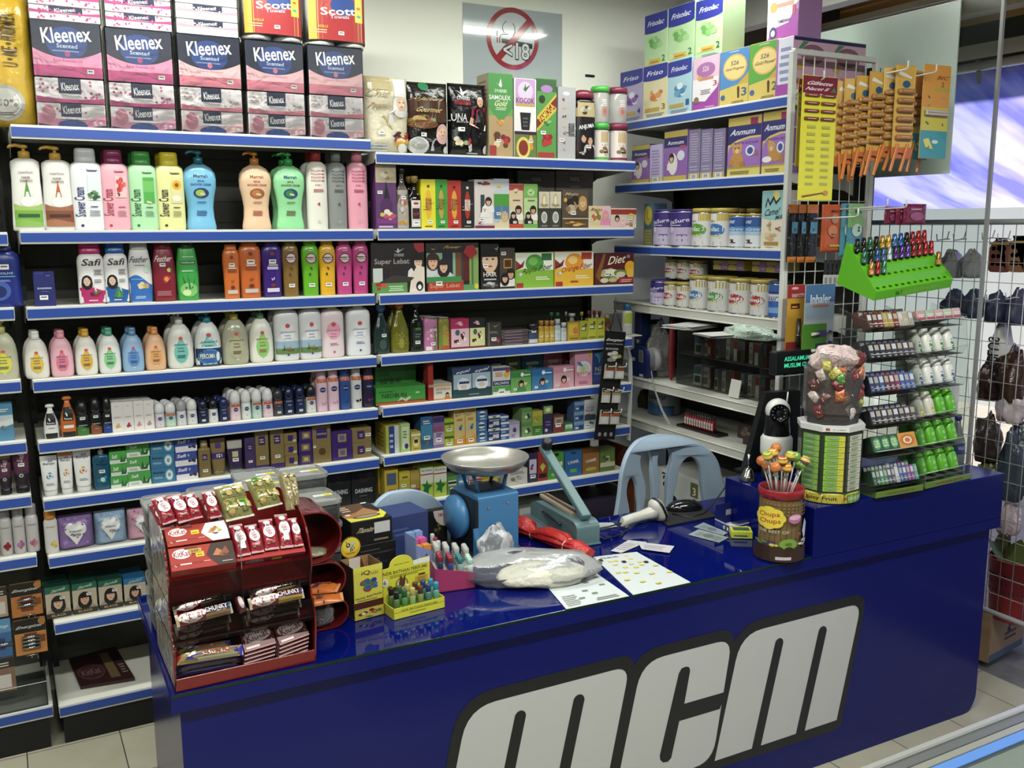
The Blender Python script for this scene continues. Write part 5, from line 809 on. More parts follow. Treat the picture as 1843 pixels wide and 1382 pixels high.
o=carton('milk_powder_box','pink and purple milk powder carton marked 1, standing on the wide pink carton','box',abs(p1.y-p0.y),.12,.24,base='c088c8',art='r 0 0 1 .3 b050b8;e .7 .3 .6 .22 b050b8;p 0 .1 .6 .5 1 .6 1 1 0 1 e8c8e4;p 0 .25 .7 .32 .95 .6 .95 .9 0 .9 f0e8f0;e .5 .85 .3 .1 b05898;e .2 .6 .12 .08 e0b060;r .3 .58 .85 .64 e0a088;t 1 .86 .5 .1 .14 c85868;e .2 .2 .12 .1 50488a;e .2 .2 .07 .05 e0d8e8;t TUMBESARAN .55 .36 .4 .05 5a4a88',ldart='r 0 0 1 1 a848b0'); o.location=(XW+.16,(p0.y+p1.y)/2+.0,zt_+.001); o.rotation_euler=(0,0,-PI/2)
B1=Row(1.995,1080,0,3.9475,'on second right shelf',wall=True,inset=.02)
an='r 0 .86 1 1 d8c058;r .68 .86 .9 .97 a82858;r 0 .5 1 .86 2c2c78;t Anmum .46 .75 .74 .1 e8e8f4 0 .1;e .85 .3 1.1 .37 d8c058;e .9 .27 1.1 .37 9a68c0;r 0 0 1 .16 d8c868;t %s .5 .56 .86 .045 3c2878;%s;e .7 .42 .14 .09 d8e0f0;e .7 .42 .09 .06 3c5098;t 2 .88 .38 .12 .09 c86848;r 0 .14 1 .16 b09838;l .1 .04 .7 .1 2 7a6828'
bear='e .3 .46 .15 .09 c89858;e .2 .52 .05 .04 c89858;e .4 .52 .05 .04 c89858;e .3 .28 .2 .13 c08a48;e .3 .43 .06 .04 e0c090;e .25 .48 .02 .014 2a1a10;e .35 .48 .02 .014 2a1a10;e .12 .25 .07 .05 b88040;e .46 .2 .08 .05 b07838'
bear2='e .36 .44 .15 .1 c89858;e .28 .52 .05 .04 c89858;e .5 .3 .26 .1 c08a48;e .75 .24 .08 .06 b07838;e .2 .24 .18 .05 ece8e8;e .36 .41 .06 .04 e0c090'
B1.put(906,1145,826,mk(base='9460b8',art=an%('RUMUSAN_SUSULAN',bear)),'gold topped purple milk powder carton with sitting teddy bear',D=.05,jit=.2)
B1.put(1152,1345,786,mk(base='9460b8',art=an%('RUMUSAN_BAYI',bear2)),'gold topped purple milk powder carton with lying teddy bear',D=.05,jit=.2)
am='r 0 .82 1 1 c8b050;r 0 .68 1 .88 282868;t Anmum .5 .77 .7 .08 e0e0f0;e .6 .3 .9 .38 9060b0;e .4 .34 .2 .22 e4dcd8;f .34 .46 .14 e0b898 2c2028 e8e0e0;r 0 0 1 .1 c8b050;e .75 .5 .16 .1 d8d8e8;r .7 .66 .95 .7 c04848'
B1.put(225,350,1030,mk(base='5a3878',art=am),'small dark purple milk powder carton in the corner',D=.1)
B1.put(352,440,1028,mk(base='c0b0dc',art='r 0 0 1 .14 c8b868;r .25 .03 .75 .13 e8e8f0;l .3 .04 .7 .12 4 3c3c60;l .1 .2 .9 .9 9 9888b8'),'pale lilac narrow carton side beside the small dark one',D=.1)
B1.put(452,624,928,mk(base='9468b8',art=am),'purple milk powder carton with woman in white',D=.1)
for i,(a,b_,t) in enumerate(((628,708,920),(714,798,918),(804,886,914))):
    B1.put(a,b_,t,mk(base='8478a0',art='r 0 0 1 .13 b8a860;r .2 .02 .8 .11 d8d8e0;l .3 .03 .7 .1 4 3c3c60;l .1 .35 .9 .95 12 a8a0c4;l .1 .18 .9 .3 2 a8a0c4'),'narrow grey lilac carton back, '+('left','middle','right')[i]+' of three',D=.1)
B2=Row(1.7125,1080,330,4.6075,'on third right shelf',wall=True,inset=.02)
ped='r 0 0 1 1 b8a8cc;r 0 .55 1 1 34207c;p 0 .5 1 .68 1 .55 0 .36 5a3c98;t PediaSure .5 .72 .8 .12 e8e0f4 8;e .42 .48 .08 .09 d8d0e8;r .3 .6 .7 .62 e8e8f0;r 0 .0 1 .3 c0b4d4;l .6 .12 .9 .4 2 50387c;e .2 .2 .08 .06 c8b090'
B2.put(438,580,216,T(body='b8a8cc',lid='3c2888',art=ped,lidh=.05),'purple milk powder tin, left of pair')
B2.put(575,752,214,T(body='b8a8cc',lid='3c2888',art=ped,lidh=.05),'purple milk powder tin, right of pair')
sim='r 0 0 1 1 dcdcdc;r 0 .78 .6 1 e4e4e4;r .6 .78 1 1 c8b048;b .45 .76 .1 .09 4 8a5a30 b07a40 c8a848;e .5 .5 .34 .2 %s;r .2 .38 .8 .6 %s;t Similac_%s .5 .53 .6 .15 f0f0f0;p .25 .32 .75 .32 .68 .22 .32 .22 a89040;r .3 .3 .7 .34 d8c878;l .2 .04 .8 .16 2 98a0b0'
for a,b_,t,c,n_,d in ((756,909,207,'58a030','2','white tin with gold lid and green emblem'),(909,1062,205,'2c70b8','1','white tin with gold lid and blue emblem')):
    B2.put(a,b_,t,T(body='dcdcdc',lid='c8b048',art=sim%(c,c,n_)),d)
sus='r 0 0 1 1 dce4ec;r 0 .66 1 1 2050a0;t SURE .4 .84 .4 .1 e8f0f8 0 .1;r 0 .52 1 .68 4a88c8;t SureGrow .5 .6 .8 .12 d8e8f4;r 0 .4 1 .52 a8c8e4;b .5 .22 .14 .1 5 8a2838 1c1c24 e8e8e8;b .5 .14 .2 .06 3 7a1c2c'
for a,b_,d in ((1063,1196,'left'),(1198,1332,'right')):
    B2.put(a,b_,252,T(body='dce4ec',lid='c8a850',art=sus,lidh=.05),'blue and white nutrition tin, %s of pair'%d)
for a,b_,d in ((1085,1170,'left'),(1205,1290,'right')): B2.put(a,b_,208,T(body='b8b8a8',lid='b0983c',art='r 0 0 1 1 a8a89c;l .2 .5 .8 .9 2 777'),'tin with dull gold lid in back row, %s one'%d,inset=.16)
B2.put(1337,1532,60,mk(base='e4dcc4',art='r 0 .62 1 1 90c8cc;e .5 .62 .6 .12 90c8cc;e .6 .92 .14 .08 e8d880;p .15 .75 .25 .9 .35 .8 .5 .92 .6 .82 .8 .9 .78 .86 .6 .76 .5 .85 .36 .74 .25 .84 .18 .7 24282c;t Camel .45 .64 .6 .12 24282c 6 .2;t Milk .78 .55 .34 .07 24282c 6 .2;b .35 .4 .14 .12 5 c8a888 a88868;b .75 .34 .16 .05 6 a84850 c87880;b .5 .22 .4 .08 8 e8c898 d8a878 b8c088;r .15 .06 .75 .12 b08838;l .2 .02 .6 .04 1 a89878'),'tall cream and teal carton of camel milk',D=.08)
B2.put(362,436,168,mk(base='4a6a84',art='e .5 .72 .46 .24 c8b838;t L .5 .72 .2 .2 8a7a20;r 0 0 1 .4 8a8850;l .1 .05 .9 .4 5 b0a868'),'grey blue box with yellow sunburst in the corner',D=.08)
B3=Row(1.447,1080,330,4.6075,'on fourth right shelf',wall=True,inset=.02)
B3.put(414,526,800,T(body='4a3878',lid='3c2888',art=ped,lidh=.05),'small dark purple tin in the corner')
simr='r 0 0 1 1 d0d0cc;r .55 .78 1 1 b8a044;e .5 .48 .34 .18 %s;p .25 .3 .75 .3 .68 .22 .32 .22 a08840;r .3 .28 .7 .32 d8c878;t %s .5 .5 .5 .14 ecece8;b .4 .72 .1 .08 3 8a5a30 c08840;l .2 .04 .8 .16 2 98a0b0'
for a,b_,t,c,tx,d in ((526,616,816,'b03034','PLUS','small white tin with red emblem, left one'),(628,730,820,'b03034','PLUS','small white tin with red emblem, right one'),(736,868,764,'2c70b8','ilac_1','tall white tin with blue emblem'),(884,1048,772,'4a9840','ilac_2','tall white tin with green emblem'),(1060,1222,786,'b02c34','Plus+','tall white tin with red plus emblem'),(1236,1390,796,'a82c30','omil','tall white tin with plain red emblem')):
    B3.put(a,b_,t,T(body='d0d0cc',lid='b8a044',art=simr%(c,tx)),d)
B3.put(1388,1512,812,T(body='2858a8',lid='1c3c7c',art='r 0 0 1 1 2858a8;r 0 .5 1 .72 c8ccd4;t Ensure .5 .61 .9 .2 1c3878 0 .1;r 0 .74 1 .8 2c2c78;r .2 .12 .8 .3 6a98d0;l .25 .14 .75 .28 2 d8e4f0',lidh=.05),'blue nutrition tin with silver band')
z3=B3.Z+.118
for a,b_,t,d in ((536,630,628,'left'),(636,735,632,'middle'),(738,838,640,'right')):
    B3.put(a,b_,t,T(body='b8b8b0',lid='a08c40',art=simr%('a83838','mil')),'red emblem tin in the upper stack, %s one'%d,z=z3,inset=.08)
gb='r 0 0 1 1 b8a03c;r 0 .5 .55 .66 2c2c60;r 0 .2 .55 .4 a8a850;r .55 0 1 1 8a60a0;b .8 .3 .16 .2 4 d0c0a0 a89878;l .08 .54 .5 .62 1 d0d0e0'
for a,b_,t,d in ((938,1058,640,'leftmost'),(1062,1196,644,'second'),(1260,1375,648,'third'),(1378,1516,652,'rightmost')):
    B3.put(a,b_,t,mk(base='b8a03c',art=gb),'gold and purple carton lying on the tins, %s'%d,z=B3.Z+.172,D=.09,inset=.07)
# ---------------- glass cigarette case and clutter ----------------
def wy(px,py=640,ins=0): return at(px,py,0,XW+ins).y
WB=1.097
r=emp('cigarette_case','clear acrylic sliding case of cigarette packs on the fifth right shelf','case',(XW+.06,wy(1215,720,.06),WB+.001),-PI/2)
cw=wy(1215,720,.06)-wy(1410,760,.06); ch=.27
g=film(c='c8ccc8',f=.01,bump=.0,bs=4,name='acrylic',ior=1.25)
m=MB(); m.box(0,cw,0,.004,0,ch,g); m.build('front_panel',r); m=MB(); m.box(0,cw,0,.28,ch,ch+.005,g); m.build('top_panel',r)
for k,x in enumerate((0,cw*.25,cw*.78,cw-.004)): m=MB(); m.box(x,x+.004,.005,.28,0,ch,M('a8aca8',.2,a=.35)); m.build('divider',r)
m=MB(); m.box(.0,cw,.005,.28,ch*.5,ch*.5+.004,M('6a6a64',.3)); m.build('inner_shelf',r)
m=MB(); m.box(.0,cw,.28,.284,0,ch,M('2c2c2a',.5)); m.build('back_panel',r)
r0=random.Random(4)
def lx(px): return wy(1215,720,.06)-wy(px,720,.06)
for lvl,base_ in ((0,.004),(1,ch*.5+.005)):
    for i in range(11):
        px=1240+i*14; L=lx(px); 
        if L>cw-.05: break
        c=['d8d4cc','c8c0b0','7a3a38','b8b0a4','c8c4bc','a8543c','9a948c'][(i+lvl*3)%7]
        hx_=.088; W_=.0545 if i<2 else .022
        o=carton('cigarette_pack',['white','cream','dark red','beige','pale grey','rust','grey'][(i+lvl*3)%7]+' cigarette pack, %s from left, %s level of the acrylic case'%(ORD[i],['lower','upper'][lvl]),'box',W_,.05,hx_,base=c,art='r 0 .6 1 1 %s;r .15 .15 .85 .5 %s;l .2 .7 .8 .85 1 666'%(['5a7890','b8b8b0','a82c2c'][i%3],['3c5838','8a7a6a','d8d0c4'][i%3]),group='cigarette packs in the acrylic case')
        o.location=(XW+.10+r0.uniform(0,.02),wy(1215,720,.06)-L-(.03 if i<2 else .0),WB+.0015+base_); o.rotation_euler=(0,0,-PI/2)
# papers, bag on the case
zt=WB+ch+.008
for i,(px,py,w,d,rz,nm) in enumerate(((1240,590,.2,.14,.2,'left pile'),(1300,606,.16,.12,-.2,'right pile'))):
    P_=at(px,py,2,zt); m=MB()
    rr=random.Random(i)
    for k in range(7): m.box(-w/2,w/2,-d/2,d/2,k*.0022,k*.0022+.0009,M('c8c8c4',.6),T=Matrix.Rotation(rr.uniform(-.15,.15),4,'Z')@Matrix.Translation((rr.uniform(-.02,.02),rr.uniform(-.01,.01),0)))
    o=m.build('paper_stack',loc=(P_.x,P_.y,zt),rz=rz); tag(o,'loose stack of white papers on the cigarette case, '+nm,'papers')
P_=at(1350,600,2,zt+.02)
def crumple(name,label,cat,loc,sx,sy,sz,mat,seed=0,n=3,amp=.3,rz=0):
    rn=random.Random(seed); m=MB(); nu,nv=28,16; vs=[]; ph=[rn.uniform(0,6) for _ in range(8)]
    for j in range(nv+1):
        t=PI*j/nv
        for i in range(nu):
            p=2*PI*i/nu; q=1+amp*(.4*math.sin(3*p+ph[0]+2*t)+.3*math.sin(5*t+ph[1]-2*p)+.3*math.sin(7*p+ph[2])*math.sin(t)+.25*math.sin(9*t+4*p+ph[3]))
            z=math.cos(t)*q; vs.append((sx*math.sin(t)*math.cos(p)*q,sy*math.sin(t)*math.sin(p)*q,max(-.6,z)*sz+sz*.6))
    fs=[(j*nu+i,j*nu+(i+1)%nu,(j+1)*nu+(i+1)%nu,(j+1)*nu+i) for j in range(nv) for i in range(nu)]
    m.add(vs,fs,mat,True); o=m.build(name,loc=loc,rz=rz); return tag(o,label,cat) if label else o
crumple('plastic_bag','crumpled clear green-tinted plastic bag on the cigarette case','bag',(P_.x,P_.y,zt),.05,.13,.03,film('c8e0d0',f=.25,bump=1,bs=30),3)
# items standing outside the case, left: jars, red umbrella-like strip, tape gun
m=MB(); m.lathe([(.004,0),(.02,.02),(.026,.1),(.02,.26),(.006,.3)],M('8a2024',.5,bump=.3),10,sx=.8,sy=.5); o=m.build('folded_umbrella',loc=(XW+.09,wy(1208,690,.09),WB+.001)); tag(o,'small folded dark red umbrella standing left of the cigarette case','umbrella')
crumple('sweet_bag','clear bag of small wrapped sweets left of the red umbrella','bag',(XW+.12,wy(1185,650,.12),WB+.002),.06,.055,.15,film('c8c8c8',f=.3,bump=1,bs=50),7)
for i,(px,c,h,d) in enumerate(((1160,'8a8a84',.2,'grey'),(1172,'5a3c44',.24,'maroon'),(1184,'9a9484',.22,'beige'),(1196,'4c5a78',.21,'blue'))):
    o=carton('small_carton','thin %s carton at the back left of the fifth right shelf'%d,'box',.03,.08,h,base=c,art='l .1 .3 .9 .8 4 aaa'); o.location=(XW+.26,wy(px,640,.26),WB+.001); o.rotation_euler=(0,0,-PI/2)
m=MB(); m.box(-.03,.03,-.002,.002,0,.075,M('d8d8d0',.5),T=Matrix.Rotation(-.2,4,'X')); m.box(-.03,.03,0,.03,0,.001,M('d8d8d0',.5)); o=m.build('paper_price_card',loc=(XW+.025,wy(1322,705,.03),WB+.002),rz=-PI/2); tag(o,'blank white folded card standing on the shelf edge before the cigarette case','card')
WC=.897
o=tin('nutrition_tin','large dim blue and white nutrition tin on the sixth right shelf','tin',.16,.17,body='9aa0a8',lid='30406a',art='r 0 0 1 1 98a0a8;r 0 0 1 .3 2c4c80;t Ensure .5 .6 .6 .2 2c3c58 0 .1;w 0 .3 .1 3c64a0',lidh=.06); o.location=(XW+.2,wy(1196,745,.2),WC+.001); o.rotation_euler=(0,0,-PI/2+.2)
m=MB(); m.box(-.14,.14,-.03,.035,0,.012,M('1c1c1e',.4),.002); o=m.build('lighter_tray',loc=(XW+.09,wy(1262,775,.09),WC+.001),rz=-PI/2); tag(o,'flat black tray holding a row of lighters','tray')
lt=None
for i in range(12):
    L=(XW+.075,wy(1241,772,.09)-i*.0165,WC+.0135)
    lab='lighter, %s from the left in the black tray'%['first','second','third','fourth','fifth','sixth','seventh','eighth','ninth','tenth','eleventh','twelfth'][i]
    if i==0:
        lt=emp('cigarette_lighter','red '+lab,'lighter',L,-PI/2,'lighters in the black tray'); m=MB(); m.loft([[(x,y,z) for x,y in sup(.0065,.011,2.6,16)] for z in (0,.055)],M('8a1c22',.15)); m.build('body',lt); m=MB(); m.box(-.006,.006,-.009,.006,.055,.068,M('b8b8b8',.2,1),.001); m.build('metal_hood',lt); m=MB(); m.cyl((0,.004,.068),.004,.006,M('444',.4)); m.build('spark_wheel',lt)
        m=MB(); draw(m,'r 0 0 1 1 d8d0c8;l .2 .3 .8 .7 2 8a2c2c',flat(.011,.03,-.0112,0,.012)); m.build('label',lt)
    else:
        dup(lt,L,-PI/2,'red '+lab)
o=carton('snack_carton','dim brown printed carton at the front end of the sixth right shelf','box',.09,.08,.085,base='3a2c2c',art='b .5 .6 .4 .3 10 5a4444 6a6048 7a5a50;r 0 0 .4 .25 a8a8a0'); o.location=(XW+.12,wy(1346,800,.1),WC+.001); o.rotation_euler=(0,0,-PI/2)
crumple('yellow_packet','crumpled dull yellow packet behind the calculator roll strip','packet',(XW+.22,wy(1165,740,.22),WC+.001),.05,.04,.06,M('5a5020',.5,bump=.5,bs=40),11)
# boxes on the base shelf, printed with the rounded letter a
WD=.421
ab='r 0 0 1 1 ccccc6;t a .2 .8 .16 .22 1c2024;r .1 .92 .3 .95 1c2024;r .66 .7 .8 .95 6a6838;t 3 .73 .8 .06 .14 e8e4c8;e .3 .42 .15 .2 14203c;t Similac .3 .44 .2 .1 c8ccd8;e .62 .46 .12 .16 8a4a2c;b .62 .5 .1 .14 4 6a3820 a86840;e .08 .2 .03 .05 888;l .5 .12 .9 .2 2 888;e .88 .4 .08 .16 1c2430;r 0 .02 1 .04 888'
for i,(px0,px1,yt,dd) in enumerate(((1180,1278,856,'left'),(1280,1362,876,'middle'))):
    y0_=at(px0,900,0,XW+.03).y; y1_=at(px1,900,0,XW+.03).y
    h_=hgt((XW+.03,(y0_+y1_)/2),yt+ (0 if i else 0))-WD
    o=carton('formula_carton','white formula carton with dark blue blob print on lowest right shelf, %s one'%dd,'box',abs(y1_-y0_)*.98,.25,max(.2,h_),base='ccccc6',art=ab,ldart='r 0 0 1 1 c8c8c0'); o.location=(XW+.03+.125,(y0_+y1_)/2,WD); o.rotation_euler=(0,0,-PI/2)
# ---------------- wire grid on the shelving end ----------------
GY=-.87; gw=M('d4d6d0',.35,name='white_wire')
g0=at(1428,92,1,GY); g1=at(1578,104,1,GY); gx0=g0.x; gx1=g1.x; gz1=g0.z; gz0=.98
r=emp('wire_grid_panel','white wire grid panel hung on the end of the right shelving','grid',(gx0,GY,gz0))
W_=gx1-gx0; H_=gz1-gz0
m=MB(); 
for x in (0,W_): m.box(x-.011,x+.011,-.011,.011,0,H_,gw,.002)
for z in (0,H_): m.box(0,W_,-.009,.009,z-.01,z+.01,gw,.002)
m.build('frame',r); m=MB()
n=int(W_/.05)
for i in range(1,n): m.tube([(i*W_/n,0,0),(i*W_/n,0,H_)],.0022,gw,5)
k=int(H_/.13)
for i in range(1,k): m.tube([(0,0.003,i*H_/k),(W_,.003,i*H_/k)],.0022,gw,5)
m.build('wire_mesh',r)
plain_post=MB(); plain_post.box(gx1+.01,gx1+.05,GY+.02,GY+.06,0,gz1-.02,M('202224',.5)); o=plain_post.build('support_post'); tag(o,'black upright post behind the wire grid panel','post')
HG={}
def hook(x,y,z,L,label):   # prong rising toward the customer
    m=MB(); b=min(max(x,gx0+.025),gx1-.02); m.tube([(b,GY-.004,z),(x,y+.01,z+.008),(x,y,z+.012),(x,y,z+.035)],.003,gw,6); m.box(b-.015,b+.015,GY-.006,GY-.002,z-.01,z+.012,gw)
    o=m.build('display_hook'); return tag(o,label,'hook')
def hang(x0,x1,y0,y1,Y,fn,rz=0):
    a=at(x0,(y0+y1)/2,1,Y).x; b=at(x1,(y0+y1)/2,1,Y).x; c=(a+b)/2; zt=hgt((c,Y),y0); zb=hgt((c,Y),y1)
    o=fn(b-a,zt-zb); o.location=(c,Y,zb); o.rotation_euler=(0,0,rz); return o
P_=at(1471,139,1,-1.09); hook(P_.x,-1.12,P_.z-.018,0,'long white prong hook holding the yellow blade cards')
def card(name,label,cat,art,base,th=.0015,parts=None,rr=.3):
    def f(w,h):
        r=emp(name,label,cat,(0,0,0)); m=MB(); m.box(-w/2,w/2,-th,th,0,h,M(base,rr),.0008); m.box(-w*.08,w*.08,-th-.0004,-th,h*.97,h*.985,M('888',.4)); draw(m,art,flat(w*.99,h*.99,-th,0,h*.005),asp=w/h,rough=rr); m.build('backing_card',r)
        if parts: parts(r,w,h)
        return r
    return f
def blades(n,cols='8a3a28'):
    def p(r,w,h):
        for j in range(n):
            for s in (-1,1):
                m=MB(); m.box(-w*.2,w*.2,-.009,0,-h*.012,h*.012,M(cols,.25),.002); draw(m,'l .1 .3 .9 .7 1 e8d8c8',flat(w*.38,h*.02,-.009,0,-h*.01)); m.build('blade_pack',r,loc=(s*w*.235,-.0016,h*(.845-.062*j)))
    return p
gil='r 0 0 1 1 e4dc20;r 0 .86 1 1 7c1c28;t Gillette .5 .945 .74 .03 ece4e0 0 .15;t Nacet_II .42 .9 .62 .026 ece4e0 0 .15;p .8 .88 .98 .88 .9 .92 3a7a38;r 0 .855 1 .862 e8e8e0'+''.join(';r .17 %.3f .4 %.3f b0b030;r .6 %.3f .83 %.3f b0b030'%(z,z+.022,z,z+.022) for z in [.12+.058*i for i in range(9)])+';p .08 .02 .7 .055 .72 .065 .1 .035 8a4a28;e .78 .06 .08 .02 c88838'
o=hang(1440,1502,137,361,-1.10,card('blade_card','bright yellow razor blade card with red top hanging on the wire grid','card',gil,'e4dc20',parts=blades(4)))
o=hang(1434,1458,142,300,-1.07,card('blade_card','second yellow blade card with dark red top, hanging behind the bright one','card','r 0 0 1 1 b8a838;r 0 .84 1 1 6c1824;t Gill .4 .92 .7 .03 e0d8d4','b8a838',parts=blades(5,'7a4a38')))
# razor strip cards
def razors(n,ang=-.22,blue=False):
    def p(r,w,h):
        for j in range(n):
            z=h*(.72-.098*j)
            m=MB(); m.box(-w*.4,w*.4,-.016,0,-.0085,.0085,M('b4783c',.2),.004); m.box(-w*.2,w*.22,-.0175,-.014,-.0015,.003,M('d0b490',.25,.3),.001); m.build('razor_head',r,loc=(0,-.002,z))  # small paler bar on each head is a painted highlight
        k=2
        for j in range(k):
            m=MB(); m.box(-.0055,.0055,-.007,.001,-.1,0,M('d87828',.35),.002,T=Matrix.Rotation(ang,4,'Y')); m.build('razor_handle',r,loc=((j-.5)*w*.5,-.003,h*.16))
    return p
bic='r 0 0 1 1 d8a038;r .1 .78 .9 1 d8a840;e .55 .8 .2 .04 28587c;p .1 .9 .8 .86 .8 .88 .2 .94 e0e0d8;r 0 0 1 .12 c86428;b .5 .06 .3 .03 4 3a1c14'
ords=[('leftmost',1508,1531,146,300,-1.02),('second',1521,1546,141,296,-1.04),('third',1541,1566,136,292,-1.06),('fourth',1563,1591,129,291,-1.08),('fifth',1591,1612,121,283,-1.10),('sixth',1610,1642,117,286,-1.13)]
for i,(d,x0_,x1_,y0_,y1_,Y) in enumerate(ords):
    o=hang(x0_,x1_,y0_,y1_,Y,card('razor_card','orange strip card of disposable razors, '+d+' on the grid hooks','razor card',bic if i<4 else bic.replace('d8a038','e0b048'),'c88c38',parts=razors(6,(-.1,.12,.2,.25,.3,.3)[i])),rz=(-.5,-.45,-.25,-.1,-.5,-.1)[i]); o['group']='razor strip cards'
def razors2(r,w,h):
    for j in range(2):
        m=MB(); m.box(-w*.42,w*.42,-.014,0,-.007,.007,M('c8b8a8',.2),.003); m.build('razor_head',r,loc=(0,-.002,h*(.50-.02*j)))
bic2='r 0 0 1 .3 3a98a0;w 0 .28 .1 40a0a8;r 0 .3 1 .6 d8c838;r 0 .55 1 1 e89c34;t BIC .72 .87 .4 .04 7a3010 0 .2;t 2 .72 .8 .1 .05 5a3010;r .45 .73 1 .76 b8b038;b .22 .66 .08 .03 2 3c5018;b .22 .58 .08 .03 2 3c5018;b .78 .66 .06 .03 2 8a9090;b .22 .38 .08 .03 2 3c5018;b .78 .38 .06 .03 2 3c5018;p .1 .2 .2 .12 .5 .1 .3 .22 e8e060;b .3 .12 .06 .02 2 1c4048;e .55 .18 .12 .02 e8e8e0'
o=hang(1658,1706,117,286,-1.12,card('razor_card','yellow and teal razor card with few razors left, at the right of the grid hooks','razor card',bic2,'e0a838',parts=razors2))
o=hang(1636,1672,128,288,-1.06,card('razor_card','yellow and teal razor card half hidden behind the sixth orange one','razor card',bic2,'c8a038',parts=razors(4,.3)))
for x,z,y,d in ((1635,112,-1.18,'carrying the orange razor cards'),(1686,118,-1.18,'carrying the yellow and teal razor card'),(1545,378,-1.15,'lower left, carrying black razors'),(1598,360,-1.15,'lower middle'),(1632,362,-1.17,'lower right, carrying maroon packets')):
    P_=at(x,z,1,y)
    hook(P_.x,y,P_.z-.03,0,'white prong hook on the wire grid, '+d)
# lower row: razors and packets
def pack(name,label,base,art,seed,D=.014): return lambda w,h: pouch(name,label,'packet',w,D,h,base,art,seed=seed,r=.2)
for i,(x0_,x1_,d) in enumerate(((1417,1437,'left'),(1435,1452,'middle'),(1450,1470,'right'))):
    hang(x0_,x1_,368,472,-.92-.01*i,pack('razor_packet','glossy black razor packet with orange tip on the wire grid, %s of three'%d,'1a1a1c','r 0 .85 1 1 c87030;r .2 .5 .8 .7 5898c0;r 0 0 .8 .1 d07830;s 8 .06 3a3a3c 5a5a5c',i+20),rz=0)
hang(1478,1512,368,454,-.93,pack('razor_packet','orange clear-front razor packet on the wire grid','d0582c','t BIC .6 .86 .4 .05 3a1810;e .6 .7 .2 .1 c88868;l .3 .12 .9 .2 1 c8b838;e .5 .45 .25 .12 e08858;b .5 .35 .2 .06 3 7a2c18',24))
for i,(x0_,x1_,c,d) in enumerate(((1512,1530,'5898b0','left'),(1524,1552,'80b068','right, green topped'))):
    hang(x0_,x1_,366,462,-.94-.015*i,pack('razor_packet','blue razor packet on the wire grid, '+d,'4a90a8','r 0 .55 1 1 %s;t BIC .6 .85 .5 .06 1c3828;e .5 .5 .3 .12 b8d8c8;b .6 .5 .2 .08 3 5a4a30'%c,i+30))
for i in range(6):
    P_=at(1485+i*8,480,1,-.895); m=MB(); m.box(-.0085,.0085,-.006,0,-.03,.025,M('1c1c1e',.4),.002); m.box(-.011,.011,-.007,-.001,-.075,-.03,M('c8c8c0',.4),.002); m.box(-.006,.006,-.0075,-.007,-.07,-.04,M('8a8a84',.4))
    o=m.build('nail_clipper_card',loc=P_); tag(o,'small black and white hanging clip, %s from the left under the razor packets'%ORD[i],'clip','row of hanging clips')
def torchp(r,w,h):
    m=MB(); m.tube([(0,-.02,h*.08),(0,-.02,h*.16),(0,-.02,h*.22),(0,-.02,h*.5)],[.009,.009,.0075,.0075],M('181818',.3),12); m.build('torch_body',r); m=MB(); m.tube([(0,-.02,h*.24),(0,-.02,h*.26)],.0085,M('b8b8b8',.2,1),12); m.build('steel_ring',r)
hang(1415,1447,512,632,-.95,card('torch_card','orange and red card holding a slim black torch on the wire grid','card','r 0 0 1 1 d8a030;r 0 .8 1 1 a82c34;t ENERGIZER .6 .84 .7 .05 e8d8d0;r 0 0 1 .14 a82c30;r .2 .64 .7 .72 5a2418;l .25 .66 .65 .7 1 e8a848;e .4 .95 .2 .02 e8b8b8','c88428',parts=torchp))
m0=hang(1437,1447,560,625,-.93,card('battery_card','narrow dark blue card beside the torch card','card','r 0 0 1 1 283c80','283c80'))
def inh(n,c2='e8ecf0'):
    def p(r,w,h):
        for j in range(n):
            for s in (-1,1):
                m=MB(); z=-h*.2-j*h*.42; m.tube([(-.02,0,0),(.0,0,0)],[.0055,.0055],M('f0f0f0',.3),10); m.tube([(0,0,0),(.022,0,-.002)],[.0045,.004],M('2c3c80',.3),10); m.build('inhaler_stick',r,loc=(s*w*.25,-.01,h*.34-j*h*.15))
    return p
hang(1447,1500,511,640,-1.0,card('inhaler_card','blue and white card of inhaler sticks on the wire grid','card','r 0 .62 1 1 3c6ca0;r 0 .55 1 .75 a8c4d8;t Inhaler .52 .8 .7 .12 f0f4f8;r .25 .68 .8 .72 d08870;r 0 0 1 .5 c8d0d8','b8c4cc',parts=inh(3)))
hang(1443,1486,583,642,-1.03,card('inhaler_card','green card of white inhaler sticks below the blue one','card','r 0 0 1 1 5aa030;r .55 .1 1 .4 3c3878;r .6 .6 1 .8 5a5090','5aa030',parts=lambda r,w,h:[ (lambda m:(m.tube([(-.02,0,0),(.012,0,.001)],[.006,.0055],M('ecf0e0',.3),10),m.build('inhaler_stick',r,loc=(0,-.01,h*z))))(MB()) for z in (.2,.7)]))
for i,(x0_,x1_,d) in enumerate(((1592,1618,'left'),(1612,1632,'middle'),(1626,1666,'right, larger'))):
    hang(x0_,x1_,372-5*(i==2),404,-1.08-.02*i,pack('maroon_packet','glossy maroon packet on the hook above the green stand, '+d,'7c2040','e .5 .4 .3 .2 a04868;l .2 .7 .8 .85 1 c88898',40+i))
